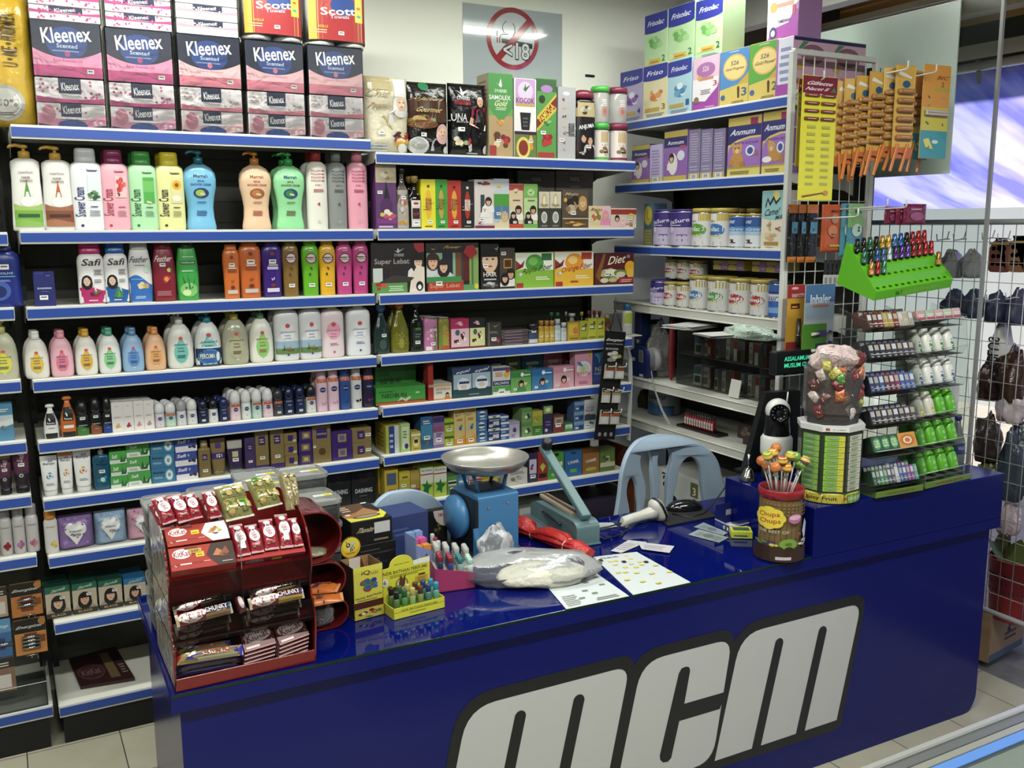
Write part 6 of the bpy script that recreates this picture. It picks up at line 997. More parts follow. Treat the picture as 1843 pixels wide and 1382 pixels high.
# ---------------- counter ----------------
CO=Vector((.199,-1.36,0)); CA=R(-1.16); CT=.755; TOP=.764; TT=.920
navy='000c68'
cm=M(navy,.2,name='blue_laminate',ior=1.38); cm2=M('000c64',.15,ior=1.4)
root=emp('sales_counter','long glossy royal blue counter with glass top and raised right end','counter',CO,CA)
LX=2.862; DY=.68; TX0=1.942
m=MB()      # body with rounded lower right corner
fp=[(.02,0),(LX-.10,0)]+[(LX-.10+.07*math.sin(a),.07-.07*math.cos(a)) for a in (R(15),R(30),R(45),R(60),R(75))]+[(LX-.03,.07),(LX-.03,CT-.037),(.02,CT-.037)]
m.prism(fp,.02,.04,cm,T=Matrix(((1,0,0,0),(0,0,1,0),(0,1,0,0),(0,0,0,1))))
m.box(.02,.04,.04,DY-.02,0,CT-.037,cm); m.box(LX-.05,LX-.03,.04,.46,.0,CT-.037,cm); m.box(.04,LX-.05,.4,.42,.1,CT-.037,M('1a2660',.5)); m.box(.04,LX-.05,.04,.43,.08,.1,M('1a2660',.5))
m.build('body',root)
m=MB(); m.prism([(0,0),(LX,0),(LX,.48),(2.28,.48),(2.28,DY),(0,DY)],CT-.037,CT,cm); m.build('worktop',root)
m=MB(); m.box(.002,TX0-.002,.002,DY-.02,CT+.0005,CT+.008,M('000c60',.04,name='glass_over_blue'),.001); 
m.box(0.001,TX0-.002,.0005,.002,CT+.0005,CT+.008,M('06241e',.1)); m.build('glass_sheet',root)
m=MB(); m.box(TX0,LX,0,.43,CT,TT,cm2,.0015); m.build('raised_end',root)
# front lettering decal, laid on the body front
LT=lambda x,z,l:(x,.0197-l*1.0,z)
def deco(mb,pts,c,lay,bul=None): mb.add([LT(x,z,.0006*lay) for x,z in pts],[tuple(range(len(pts)))],M(c,.35,name='decal_'+c))
def arcp(cx,cz,rx,rz,a0,a1,n=8): return [(cx+rx*math.cos(R(a0+(a1-a0)*i/n)),cz+rz*math.sin(R(a0+(a1-a0)*i/n))) for i in range(n+1)]
def rc(pts,rads,n=6):   # polygon with rounded corners
    o=[]; N=len(pts)
    for i in range(N):
        p=Vector(pts[i]); a=Vector(pts[i-1]); b=Vector(pts[(i+1)%N]); r=rads[i]
        if r<=0: o.append(tuple(p)); continue
        u=(a-p).normalized()*r; v=(b-p).normalized()*r
        for k in range(n+1):
            t=k/n; q=(p+u)*(1-t)**2+p*2*t*(1-t)+(p+v)*t*t; o.append(tuple(q))
    return o
m=MB()
def mshape(dx,dz,kind):
    s=.222
    def X(x,z): return x+dx
    if kind=='o': return rc([(1.553+dx,.117+dz),(1.650+dx,.583+dz),(2.224+dx,.586+dz),(2.129+dx,.113+dz)],[0,.11,.075,.03])
    return rc([(1.587+dx,.146+dz),(1.676+dx,.549+dz),(2.195+dx,.551+dz),(2.110+dx,.149+dz)],[0,.085,.055,0])
blk='17191b'; wht='c9c9c6'
deco(m,mshape(0,0,'o'),blk,1); deco(m,mshape(-.936,-.008,'o'),blk,1.2)
deco(m,rc([(1.165,.10),(1.268,.578),(1.655,.580),(1.60,.11)],[0,.10,.07,0]),blk,1.4)
deco(m,mshape(0,0,'i'),wht,2); deco(m,mshape(-.936,-.011,'i'),wht,2)
def slot(xb0,xb1,zb,xt0,xt1,zt,dx=0,dz=0,lay=3):
    r=(xt1-xt0)/2; pts=[(xb0+dx,zb+dz),(xb1+dx,zb+dz),(xt1+dx,zt+dz-r*.6)]+[( (xt0+xt1)/2+dx+r*math.cos(R(a)),zt+dz-r*.6+r*math.sin(R(a))) for a in (30,60,90,120,150)]+[(xt0+dx,zt+dz-r*.6)]
    deco(m,pts,blk,lay)
for dx,dz in ((0,0),(-.936,-.011)):
    slot(1.736,1.774,.14,1.816,1.852,.496,dx,dz); slot(1.924,1.963,.14,2.003,2.041,.497,dx,dz)
deco(m,rc([(1.215,.147),(1.302,.543),(1.640,.543),(1.578,.147)],[.06,.08,.06,.07]),wht,2.2)
deco(m,[(1.374,.225),(1.376,.21),(1.387,.198),(1.405,.196),(1.417,.205),(1.444,.319),(1.600,.319),(1.625,.371),(1.461,.371),(1.480,.474),(1.476,.486),(1.464,.491),(1.447,.489),(1.437,.475)],blk,3)
o=m.build('lettering_decal',root)
# ---------------- freezer edge in the foreground ----------------
fz=.85; f0=hit(1680,1325,2,fz); f1=hit(1843,1270,2,fz)
r=emp('chest_freezer','glass-topped chest freezer with aluminium and blue rim in the near right corner','freezer',(0.95,-2.40,0))
m=MB(); m.box(0,1.4,-.62,-.012,.0,fz-.05,M('d8dad8',.4),.01); m.build('cabinet',r)
m=MB(); m.box(0,1.4,-.016,.0,fz-.05,fz,M('c8cac4',.25,.6),.003); m.box(0,1.4,-.036,-.016,fz-.05,fz-.006,M('8c908c',.3,.7),.001); m.box(0,1.4,-.052,-.036,fz-.05,fz-.008,M('b8b8a8',.25,.6),.001); m.box(0,1.4,-.075,-.052,fz-.05,fz-.01,M('4878c0',.35),.001); m.build('rim',r)
m=MB(); m.box(0,1.4,-.6,-.075,fz-.02,fz-.014,film(c='d0dcd4',f=.12,bump=.02,bs=5,name='freezer_glass')); m.build('sliding_glass',r)
for i in range(9):
    for j in range(3):
        o=carton('frozen_packet','pale green frozen packet under the freezer glass, %s row, %s from the left'%(ORD[j],ORD[i]),'packet',.09,.12,.06,base=['8aa080','98a890','a8b09c'][(i+j)%3],art='l .1 .2 .9 .8 3 c8d0c0',topart='l .1 .2 .9 .8 3 c8d0c0',group='frozen packets in the chest freezer'); o.location=(1.02+i*.115,-2.40-.15-.14*j,fz-.119); o.rotation_euler=(0,0,((i*7+j*3)%5-2)*.06)
m=MB(); m.box(.02,1.38,-.6,-.08,fz-.14,fz-.12,M('c8ccc8',.5)); m.build('product_tray',r)
# ---------------- glass shopfront and the street side ----------------
GX=3.1
gl=film(c='e0ece8',f=.02,bump=.01,bs=2,name='window_glass')
ye=at(1780,350,0,GX).y; zt2=2.62
m=MB(); m.box(GX-.003,GX+.003,ye,WALLY,.02,zt2,gl); m.box(GX-.006,GX+.006,ye-.006,ye+.006,.02,zt2,M('8a8c8c',.25)); struct(m.build('window_1'))
b0=at(1722,0,0,GX-.02); b1=at(1705,312,0,GX-.02)
m=MB(); m.box(GX-.012,GX-.006,b1.y,-.30,b1.z,b0.z+.0,M('bcd0c4',.3)); m.box(GX-.013,GX-.0115,b1.y+.0,-.30,b0.z-.004,b0.z,M('d8dcd8',.3)); o=m.build('frosted_board'); tag(o,'large pale grey-green board fixed inside the shopfront glass, above the razors','board')
def sbox(name,*a,**k): b=MB(); b.box(*a); o=b.build(name); return struct(o)
sbox('ceiling',3.12,4.35,-6.65,2.5,3.02,3.08,M('f0c070',.6,var=.15,bs=2))
sbox('trim_1',3.12,3.2,-6.6,.6,2.72,2.95,M('c8c8c0',.5)); sbox('trim_2',3.42,3.56,-6.6,2.4,2.86,3.02,M('f8f0cc',.5)); 
sbox('trim_3',4.05,4.15,-6.6,2.4,2.78,2.9,M('fff6d0',.5)); sbox('trim_5',3.12,4.3,.62,.75,2.5,3.02,M('6c6a60',.6)); zz=[at(1780,y,0,4.37).z for y in (122,103,76,40)]
for i_,(c_) in enumerate(('2a2c26','fffad8','4a5040')): sbox('trim_%d'%(6+i_),4.36,4.4,-6.6,2.4,zz[i_],zz[i_+1],M(c_,.6))
sbox('trim_9',4.36,4.4,-6.6,2.4,zz[3],3.2,M('f8c878',.6))
sbox('wall_right',3.12,4.35,2.3,2.5,-.1,3.0,M('c8b890',.7,bump=.1,bs=20))
# tarpaulin awning
tm=bpy.data.materials.new('tarpaulin'); tm.use_nodes=True; t=tm.node_tree; t.nodes.clear(); L_=t.links.new
o_=t.nodes.new('ShaderNodeOutputMaterial'); mx=t.nodes.new('ShaderNodeMixShader'); df=t.nodes.new('ShaderNodeBsdfDiffuse'); tl=t.nodes.new('ShaderNodeBsdfTranslucent'); mx.inputs[0].default_value=.65
tc=t.nodes.new('ShaderNodeTexCoord'); mp_=t.nodes.new('ShaderNodeMapping'); mp_.inputs['Rotation'].default_value=(.3,.5,.6); mp_.inputs['Scale'].default_value=(.6,3.2,1.6); n=t.nodes.new('ShaderNodeTexNoise'); n.inputs['Scale'].default_value=1.3; n.inputs['Detail'].default_value=3
rp=t.nodes.new('ShaderNodeValToRGB'); rp.color_ramp.elements[0].position=.4; rp.color_ramp.elements[0].color=lin('7c78e8',1); rp.color_ramp.elements[1].position=.62; rp.color_ramp.elements[1].color=lin('d8ccff',1)
L_(tc.outputs['Object'],mp_.inputs[0]); L_(mp_.outputs[0],n.inputs['Vector']); L_(n.outputs[0],rp.inputs[0]); L_(rp.outputs[0],df.inputs[0]); L_(rp.outputs[0],tl.inputs[0]); L_(df.outputs[0],mx.inputs[1]); L_(tl.outputs[0],mx.inputs[2]); L_(mx.outputs[0],o_.inputs[0])
zt_=at(1780,125,0,4.3).z; zb_=at(1780,374,0,5.9).z
m=MB(); nx,ny=12,24; vs=[]
for i in range(nx+1):
    for j in range(ny+1):
        u=i/nx; v=j/ny; y=-5+7*v; vs.append((4.3+1.6*u,y,zt_+(zb_-zt_)*u-.05*math.sin(PI*u)+.015*math.sin(9*v*PI)*math.sin(PI*u)))
m.add(vs,[(i*(ny+1)+j,i*(ny+1)+j+1,(i+1)*(ny+1)+j+1,(i+1)*(ny+1)+j) for i in range(nx) for j in range(ny)],tm,True); o=m.build('tarpaulin_awning'); tag(o,'sloping translucent violet blue tarpaulin awning outside the shop','awning')
m=MB(); m.tube([(4.28,-5,zt_+.02),(4.28,2,zt_+.02)],.022,M('b8b0a8',.4),8); 
for y in np.arange(-3,2,.45): m.tube([(4.28,y,zt_+.05),(4.3,y,zt_-.06)],.012,M('a8a8a8',.4),6)
o=m.build('awning_rail'); tag(o,'metal rail along the top of the tarpaulin awning','rail')
sbox('wall_street',8.6,8.8,-9,6,-.1,2.6,M('f8f6ee',.7))
sbox('floor_street',5.6,14,-9,8,-.16,-.04,M('c8c4b8',.8,var=.1,bs=3))
# outside wire grid with hanging goods
MX=3.35; mz0=.26; mz1=at(1700,400,0,MX).z; my0=-2.2; my1=-.45
r=emp('wire_grid_panel','large wire grid stand outside the glass, hung with packets and a basket','grid',(MX,my1,mz0))
gm=M('b8bab8',.35,.3,name='grid_steel'); H_=mz1-mz0; W_=my1-my0; m=MB()
for y in (0,-W_): m.tube([(0,y,-mz0+.0),(0,y,H_)],.011,gm,8)
for z in (0,H_): m.tube([(0,0,z),(0,-W_,z)],.011,gm,8)
m.build('frame',r); m=MB()
n=int(W_/.052)
for i in range(1,n): m.tube([(0,-i*W_/n,0),(0,-i*W_/n,H_)],.0018,gm,4)
k=int(H_/.075)
for i in range(1,k): m.tube([(.003,0,i*H_/k),(.003,-W_,i*H_/k)],.0018,gm,4)
m.build('wire_mesh',r)
def hookx(px,py,lab): 
    P_=at(px,py,0,MX); m=MB(); m.tube([(0,0,.03),(-.01,0,0),(-.07,0,-.005),(-.075,0,.02)],.0025,gm,5); m.tube([(-.01,-.012,0),(-.01,.012,0)],.0025,gm,5); o=m.build('display_hook',loc=(MX-.002,P_.y,P_.z)); tag(o,lab,'hook','empty hooks on the outside grid')
for i,(x,y) in enumerate(((1708,430),(1738,430),(1790,428),(1818,430),(1775,535),(1798,538),(1832,535))): hookx(x,y,'bare steel hook on the outside wire grid, %s'%['top row first','top row second','top row third','top row fourth','lower row first','lower row second','lower row third'][i])
# hanging goods behind the mesh
def hx_(name,lab,cat,px0,px1,py0,py1,mat,seed,X=MX+.07,th=.05,amp=.2):
    a=at(px0,(py0+py1)/2,0,X); b=at(px1,(py0+py1)/2,0,X); c=at((px0+px1)/2,py1,0,X); zt=at((px0+px1)/2,py0,0,X).z
    return crumple(name,lab,cat,(X,(a.y+b.y)/2,c.z),th,abs(a.y-b.y)/2*.95,(zt-c.z)/1.7,mat,seed,amp=amp)
hx_('hanging_bag','smoky clear bag on the outside grid, left of pair under empty hooks','bag',1695,1732,448,500,film('a8a0a0',f=.55,bump=1,bs=20),1)
hx_('hanging_bag','smoky clear bag on the outside grid, right of pair under empty hooks','bag',1733,1768,448,500,film('a8a0a0',f=.55,bump=1,bs=20),2)
def slipper(px0,px1,py0,py1,c,d):
    X=MX+.05; a=at(px0,(py0+py1)/2,0,X); b=at(px1,(py0+py1)/2,0,X); zt=at((px0+px1)/2,py0,0,X).z; zb=at((px0+px1)/2,py1,0,X).z; w=abs(a.y-b.y); h=zt-zb
    m=MB(); pts=rc([(-w/2,0),(-w/2,h),(w/2,h),(w/2,0)],[.02,.06,.06,.02]); m.loft([[(x,y,z) for y,z in pts] for x in (-.012,.012)],M(c,.5)); 
    for i in range(3):
        for j in range(3): m.lathe([(.009,0),(.006,.0)],M('c8a890',.5),10,T=Matrix.Translation((-.0125,(i-1)*w*.26,h*(.25+.22*j)))@Matrix.Rotation(-PI/2,4,'Y'))
    m.box(-.014,.0,-w*.5,w*.5,h*.8,h*.86,M('a89048',.5)); o=m.build('slipper_mat',loc=(X,(a.y+b.y)/2,zb)); tag(o,d,'mat')
slipper(1783,1818,428,490,'7a3c34','dark red rubber mat with ring holes hanging on the outside grid'); slipper(1819,1850,424,490,'8a5a3c','brown rubber mat with ring holes at the right picture edge')
for i,(a_,b_,c_,d_,cc,w) in enumerate(((1700,1735,520,570,'3a3c5c','navy cloth bundle, first'),(1736,1772,520,572,'34385a','navy cloth bundle, second'),(1776,1812,524,580,'303454','navy cloth bundle, third'),(1814,1850,520,585,'3a3a58','navy cloth bundle, fourth'))):
    hx_('cloth_bundle',w+' from the left on the outside grid','cloth',a_,b_,c_,d_,M(cc,.6,bump=.5,bs=30),i+5,amp=.25)
hx_('white_sack','white plastic sack with black printed letters on the outside grid','sack',1782,1822,570,690,M('e0dcd8',.3,bump=.5,bs=12),12,X=MX+.12,amp=.12)
P_=at(1791,655,0,MX+.06); m=MB(); vs,fs=textmesh('PACKPLUS'); m.add([(0,-y*.045*0-x*0.0+ -y*.05, x*.22) for x,y in vs],fs,M('1c1c20',.5)); o=m.build('bag_lettering',loc=(P_.x-.02,P_.y,P_.z)); tag(o,'clear strip of black vertical lettering before the white sack','sign')
for i,(a_,b_,c_,d_,cc,w) in enumerate(((1765,1800,640,720,'3a2420','dark brown packet bunch, upper left'),(1795,1850,625,730,'42281f','dark brown packet bunch, upper right'),(1756,1800,745,830,'3c302c','dark packet bunch, middle'),(1800,1850,760,900,'3a4450','blue grey clear packet bunch, lower right'),(1752,1795,825,905,'5a5a20','dull yellow packet bunch, lower left'),(1800,1848,690,760,'c8b8bc','white and pink packet bunch'))):
    hx_('packet_bunch',w+' on the outside grid','packets',a_,b_,c_,d_,M(cc,.25,bump=.9,bs=25),i+30,amp=.3)
hx_('packet_bunch','clear and red printed packet hanging just right of the counter end','packets',1800,1835,900,960,film('d8c0c0',f=.5,bump=1,bs=25),50,amp=.2)
# red basket with leafy packs
BX=MX+.17; P0=at(1784,1050,0,BX); P1=at(1872,1050,0,BX); zt=at(1815,997,0,BX).z; zb=at(1815,1108,0,BX).z; w=abs(P0.y-P1.y)
r=emp('plastic_basket','red slotted plastic basket hanging at the right picture edge','basket',(BX,(P0.y+P1.y)/2-.0,zb))
m=MB(); red=M('c8343c',.4); n=36
m.lathe([(w*.40,0),(w*.43,.005),(w*.5,zt-zb),(w*.52,zt-zb),(w*.49,zt-zb-.004),(w*.42,.008),(.001,.008)],red,n,cap=(1,0)); m.build('bowl',r); m=MB()
for j in range(3):
    for i in range(0,n):
        a=2*PI*(i+.5*(j%2))/n; z=(zt-zb)*(.5+.13*j); q=w*(.435+.06*z/(zt-zb)*1.1)+.002; m.add([((q+.001)*math.cos(a+s*.045),(q+.001)*math.sin(a+s*.045),z+t) for s,t in ((-1,-.006),(1,-.006),(1,.006),(-1,.006))],[(0,1,2,3)],M('2a1012',.7))
m.build('slots',r)
for i in range(7):
    m=MB(); rn=random.Random(i); L=.14; ring=[]
    for k in range(7):
        t=k/6; ww=.045*math.sin(PI*min(1,t*.9+.08)); ring.append([(-ww,.02*t*t,t*L),(0,.02*t*t-.006,t*L),(ww,.02*t*t,t*L)])
    m.loft(ring,M(['6a7a3c','4c6a30','7a8450'][i%3],.4),cap=(0,0),closed=False); o=m.build('leaf_pack',loc=(BX+rn.uniform(-.05,.05),(P0.y+P1.y)/2+(i-3)*.03,zt-.05)); o.rotation_euler=(rn.uniform(-.5,.5),rn.uniform(-.5,.3),rn.uniform(0,3)); tag(o,'green leafy pack sticking out of the red basket, %s'%['far left','second left','third left','centre','third right','second right','far right'][i],'leaf')
c0=at(1805,1175,2,0); o=carton('cardboard_box','brown cardboard box with blue base strip on the concrete behind the counter end','box',.3,.35,.22,base='b08c68',art='r 0 0 1 .14 4a6a80;b .6 .5 .1 .2 4 3a2c24;l .4 .3 .8 .5 2 5a4434;r .0 .96 1 1 a07c58'); o.location=(3.55,-.98,.0); o.rotation_euler=(0,0,.15)
# ---------------- goods on the counter ----------------
def ct(x,y,z=TOP): return hit(x,y,2,z)
def foot(l,r,yt,z=TOP):     # front bottom corners and top seen in the photo -> place, turn, width, height
    a=ct(*l,z); b=ct(*r,z); c=(a+b)/2; return Vector((c.x,c.y,z)),math.atan2((b-a).y,(b-a).x),(b-a).length,hgt(c,yt)-z
def setp(o,P_,rz,D=0): o.location=(P_.x-math.sin(rz)*D/2,P_.y+math.cos(rz)*D/2,P_.z+.0006); o.rotation_euler=(0,0,rz); return o
K1=lambda x,y:(240+x/3.1405,820+y/3.1405)
K3=lambda x,y:(600+x/5.757,900+y/5.757)
K2=lambda x,y:(480+x/5.758,820+y/5.758)
# chocolate rack
RX,RY,RZ=.212,-1.347,TOP; RW=.322
rk=emp('chocolate_rack','three-tier red and clear chocolate display rack at the left counter end','rack',(RX,RY,RZ+.0005))
prof=rc([(0,0),(-.02,.12),(.022,.185),(-.008,.26),(.03,.33),(.09,.366),(.27,.37),(.27,0)],[0,.03,.02,.03,.03,.03,.01,0],4)
YZ=Matrix(((0,0,1,0),(1,0,0,0),(0,1,0,0),(0,0,0,1)))
redp=M('7c1616',.15,coat=.3,name='red_plastic')
m=MB(); m.prism(prof,RW,RW+.004,redp,T=YZ); m.build('side_panel',rk)
m=MB(); m.prism(prof,0,.003,film(c='d0c8b8',f=.16,bump=.6,bs=10),T=YZ); 
for a,b_ in zip(prof[:18],prof[1:19]): m.tube([(0,a[0],a[1]),(0,b_[0],b_[1])],.0025,redp,5)
m.build('side_panel',rk)
dkf=film(c='a09090',f=.03,bump=.0,bs=8,name='smoked_film')
m=MB(); m.box(0,RW,0,.27,0,.005,redp); m.box(0,RW,-.004,0,.0,.03,redp,.001); m.build('tray',rk)
m=MB(); m.box(0,RW,0,.27,.112,.116,redp); m.box(0,RW,-.016,-.013,.112,.165,dkf); m.build('tray',rk)
m=MB(); m.box(0,RW,0.02,.27,.196,.2,redp); m.box(0,RW,-.003,.0,.196,.262,dkf); m.build('tray',rk)
m=MB(); m.box(0,RW,.266,.27,0,.37,redp); m.build('back_panel',rk)
m=MB(); m.box(RW*.5-.001,RW*.5+.001,.0,.26,.006,.34,M('a8a098',.2,a=.5)); m.build('divider',rk)
def plane(P0,tilt): return Vector(P0),Vector((0,-math.sin(R(tilt)),math.cos(R(tilt)))),tilt
def ph(px,pl):
    P0,n,_=pl; d=CM@Vector(((px[0]-CX)/F,-(px[1]-CY)/F,-1)); t=(P0-CAMLOC).dot(n)/d.dot(n); return CAMLOC+d*t
def onquad(tl,tr,br,bl,pl,fn,lift=0,kf=K1):
    a,b,c,d=[ph(kf(*q),pl) for q in (tl,tr,br,bl)]; n=pl[1]; bot=(c+d)/2; top=(a+b)/2
    Y=(top-bot); H=Y.length; Y.normalize(); W=((b-a).length+(c-d).length)/2; X=Y.cross(n).normalized()
    mt=Matrix((X,Y,n)).transposed(); o=fn(W*.97,H*.985); o.location=(bot+n*lift); o.rotation_euler=mt.to_euler(); return o
def pillow(w,h,t,mat,ends=.07,n=12,k=14,seed=0,lie=True):
    # flat lying wrapper: x width, y length, z up, crimped along the two y ends
    m=MB(); vs=[]; rn=random.Random(seed); a=rn.uniform(0,6)
    f=lambda u,v:0 if v<ends or v>1-ends else t*min(1,((v-ends)*(1-ends-v))**.35*1.9)*(max(0,1-abs(2*u-1)**5))**.5
    for s in (1,0):
        for j in range(k+1):
            for i in range(n+1):
                u=i/n; v=j/k; z=f(u,v)+ (.0012+.0006*math.sin(40*u)*(v<ends or v>1-ends)+.0008*math.sin(23*v+a+7*u)); vs.append(((u-.5)*w,v*h,z if s else .0002))
    K=(n+1)*(k+1); fs=[]
    for j in range(k):
        for i in range(n):
            q=j*(n+1)+i; fs.append((q,q+1,q+n+2,q+n+1)); fs.append((q+K,q+K+n+1,q+K+n+2,q+K+1))
    for j in range(k): q=j*(n+1); fs.append((q,q+n+1,q+n+1+K,q+K)); q+=n; fs.append((q,q+K,q+n+1+K,q+n+1))
    for i in range(n): fs.append((i,i+K,i+1+K,i+1)); q=k*(n+1)+i; fs.append((q,q+1,q+1+K,q+K))
    m.add(vs,fs,mat,True)
    return m,(lambda u,v,l:((u-.5)*w,v*h,f(u,v)+.0022+t*.07+l*1.5))
def wrap(name,label,cat,base,art,t=.01,group=None,r=.2,seed=0):
    def fn(w,h):
        m,mp=pillow(w,h,t,M(base,r,bump=.25,bs=60),seed=seed); draw(m,art,mp,asp=w/h,rough=r); o=m.build(name); return tag(o,label,cat,group)
    return fn
pU=plane((RX,RY,RZ+.262),38)
kk='r 0 0 1 .07 c8a0a0;r 0 .93 1 1 c8a0a0;e .5 .5 .42 .2 f0eced;t KitKat .5 .5 .6 .14 a01c28 -68;b .5 .15 .3 .07 4 5a3020 8a5a40;e .45 .8 .25 .08 f0d8dc'
kk2=kk+';r .3 .62 .62 .84 f0eeec;l .34 .66 .58 .8 1 777'
def flatbox(name,label,cat,base,art,t,group=None,ldart=None,frontart=None,r=.35):
    def fn(w,h):
        m=MB(); m.box(-w/2,w/2,0,h,0,t,M(base,r),.001); draw(m,art,lambda u,v,l:((u-.5)*w*.99,h*.005+v*h*.99,t+.0004+l),asp=w/h)
        if frontart: draw(m,frontart,lambda u,v,l:((u-.5)*w*.99,-.0004-l,t*.02+v*t*.96),asp=w/t)
        o=m.build(name); return tag(o,label,cat,group)
    return fn
kb='r 0 0 1 1 a8281c;r 0 .2 .5 .28 8c2018;e .19 .7 .15 .22 e8e0dc;t KitKat .19 .7 .26 .26 a01c28 4;%s;r .4 .48 .53 .7 f0c020;l .42 .54 .51 .64 1 8a6a10;b .06 .2 .03 .1 2 c8b8b0;l .14 .2 .34 .32 1 e8d0c8;l .5 .24 .62 .3 1 e8a888;r .24 .86 .44 .95 6a2018;%s'
onquad((165,452),(520,402),(548,508),(183,556),pU,flatbox('chocolate_carton','red chocolate carton with white hexagon and pistachio picture, upper one','box','a8281c',kb%('p .56 .5 .66 .98 .97 1 1 .5 1 0 .72 0 ece8e0','p .66 .45 .74 .72 .82 .6 .76 .4 c89058;p .7 .5 .8 .78 .84 .7 .76 .5 a86838;b .86 .55 .07 .14 4 d8b848 8a9a38 b8a040;b .8 .36 .1 .05 5 5a3020'),.028),lift=-.0)
onquad((187,568),(553,520),(585,640),(205,704),pU,flatbox('chocolate_carton','red chocolate carton with brown hexagon and dark chocolate picture, lower one','box','a8281c',kb%('p .56 .5 .66 1 1 1 1 .5 1 0 .72 0 3a2420','p .66 .45 .74 .75 .82 .6 .78 .4 b8703c;p .74 .4 .88 .8 .92 .5 .84 .35 8a4a2c;b .86 .4 .08 .1 4 5a2c1c;l .78 .12 .96 .18 1 c8b8b0;r .3 .66 .5 .86 b89838;t BAR .4 .76 .12 .12 6a2018 6'),.03),lift=-.0)
gk='chocolate bars on the rack top'
for i,(q,d) in enumerate(((((88,290),(178,280),(243,425),(165,440)),'top left group, first'),(((180,280),(264,268),(330,415),(252,436)),'top left group, second'),(((268,270),(338,262),(388,400),(320,416)),'top left group, third'),(((372,255),(442,247),(492,395),(430,410)),'alone beside the green crackers'))):
    onquad(*q,pU,wrap('chocolate_bar','red wrapped chocolate bar with white oval, '+d,'chocolate bar','a01c2c',kk2 if i!=2 else kk,.014,gk,seed=i),lift=.033)
    if i in (0,1,3): onquad(*[(x-12+3*(i==3),y+6) for x,y in q],pU,wrap('chocolate_bar','red chocolate bar underneath the one, '+d,'chocolate bar','8c1824',kk,.012,gk,seed=i+9),lift=.016)
for i,q in enumerate((((528,425),(612,415),(657,590),(588,606)),((615,422),(692,420),(732,575),(666,586)),((692,395),(782,385),(812,555),(745,571)),((786,370),(860,350),(897,545),(830,560)),((862,385),(912,380),(957,538),(903,548)))):
    onquad(*q,pU,wrap('chocolate_bar','red wrapped chocolate bar with price sticker in the right-hand carton, %s from left'%['first','second','third','fourth','fifth'][i],'chocolate bar','a42030',kk2.replace('r .3 .62 .62 .84','r .3 .16 .7 .36') if i in (0,3) else kk2,.014,gk,seed=i+20),lift=.02)
onquad((530,455),(935,395),(962,545),(590,640),pU,flatbox('display_carton','open red display carton under the right row of chocolate bars','box','a82420','r 0 0 1 .1 b82824',.018,frontart='r 0 0 1 1 7a2038;e .25 .5 .14 .4 b890a0;t KitKat .25 .5 .2 .5 6a1830;r .5 .3 .65 .8 c8a040'),lift=-.002)
gr='r 0 0 1 .06 d8d4c0;r 0 .94 1 1 d8d4c0;b .28 .72 .26 .2 16 b8a058 8a8a40 c8b878 6a7034;b .72 .72 .26 .2 16 c0a860 7a8240 d0c090;b .28 .28 .26 .2 16 b89c50 8a8c48 5c6830;b .72 .28 .26 .2 16 c8b070 808440 6a6a34;r .49 .05 .51 .95 5a5a30;r .05 .49 .95 .51 5a5a30;r %s 60a028;l %s 3 2c5818'
onquad((446,215),(600,203),(688,392),(508,416),pU,wrap('cracker_pack','clear pack of green seaweed crackers with price sticker low, left one','crackers','8a8450',gr%('.55 .2 .8 .36','.58 .23 .77 .34'),.022,r=.12,seed=31),lift=.03)
onquad((612,196),(762,184),(832,345),(690,372),pU,wrap('cracker_pack','clear pack of green seaweed crackers with price sticker high, right one','crackers','8c8650',gr%('.12 .72 .38 .9','.15 .75 .35 .88'),.022,r=.12,seed=32),lift=.045)
for i,q in enumerate((((800,172),(846,168),(900,372),(846,382)),((842,170),(885,180),(915,330),(880,372)))):
    onquad(*q,pU,wrap('cracker_pack','clear cracker pack standing on edge at the rack top right, '+('front','back')[i]+' one','crackers','9c8c60','b .5 .3 .4 .25 14 b8a878 8a7a4c c8b888;b .5 .7 .4 .25 14 b0a070 8a8450;r .6 0 .66 1 d8d0b8',.03,r=.15,seed=35+i),lift=.05)
pM=plane((RX,RY-.01,RZ+.165),52); pB=plane((RX,RY,RZ+.055),48)
def chunk(c1,c2,txt='KitKat',t2='CHUNKY'): return 'r 0 0 .05 1 d8c8a8;r .95 0 1 1 d8c8a8;r .05 0 1 1 %s;r .05 0 .5 1 8c1c28;e .27 .5 .24 .46 ece4e0;t %s .27 .5 .4 .6 a01c28;t %s .7 .62 .4 .42 e8e4e0;r .5 0 .95 .28 %s'%(c1,txt,t2,c2)
for i,(q,c1,c2,d) in enumerate((((( 212,838),(520,790),(535,830),(222,888)),'2c5878','7a5a38','blue end, back left'),(((222,890),(555,838),(572,905),(240,960)),'2c70a0','9a7a50','blue end, front left'),(((645,750),(940,705),(960,760),(652,805)),'3c4890','a88a48','gold end, back right'),(((640,800),(955,752),(978,815),(648,868)),'4850a0','c8a048','gold end, front right'))):
    onquad(*q,pM,wrap('chocolate_bar','thick chocolate bar lying across the middle tier, '+d,'chocolate bar','6a1c24',chunk(c1,c2),.02,'bars on the middle tier',seed=50+i),lift=.0 if 'front' in d else -.004)
    if 'front' in d:
        for k in range(3):
            onquad(*[(x,y+(k+1)*28) for x,y in q],pM,wrap('chocolate_bar','chocolate bar in the stack under the %s bar, %s'%(d,['uppermost','middle','lowest'][k]),'chocolate bar','5a3a2c',chunk('4a5058','6a5a40'),.018,'bars on the middle tier',seed=60+k),lift=-.022*(k+1)-.01)
onquad((555,790),(600,782),(650,890),(598,905),pM,wrap('chocolate_bar','dark chocolate bar standing upright between the middle tier stacks','chocolate bar','501820','e .5 .5 .3 .3 b8a0a0',.02,seed=70),lift=-.002)
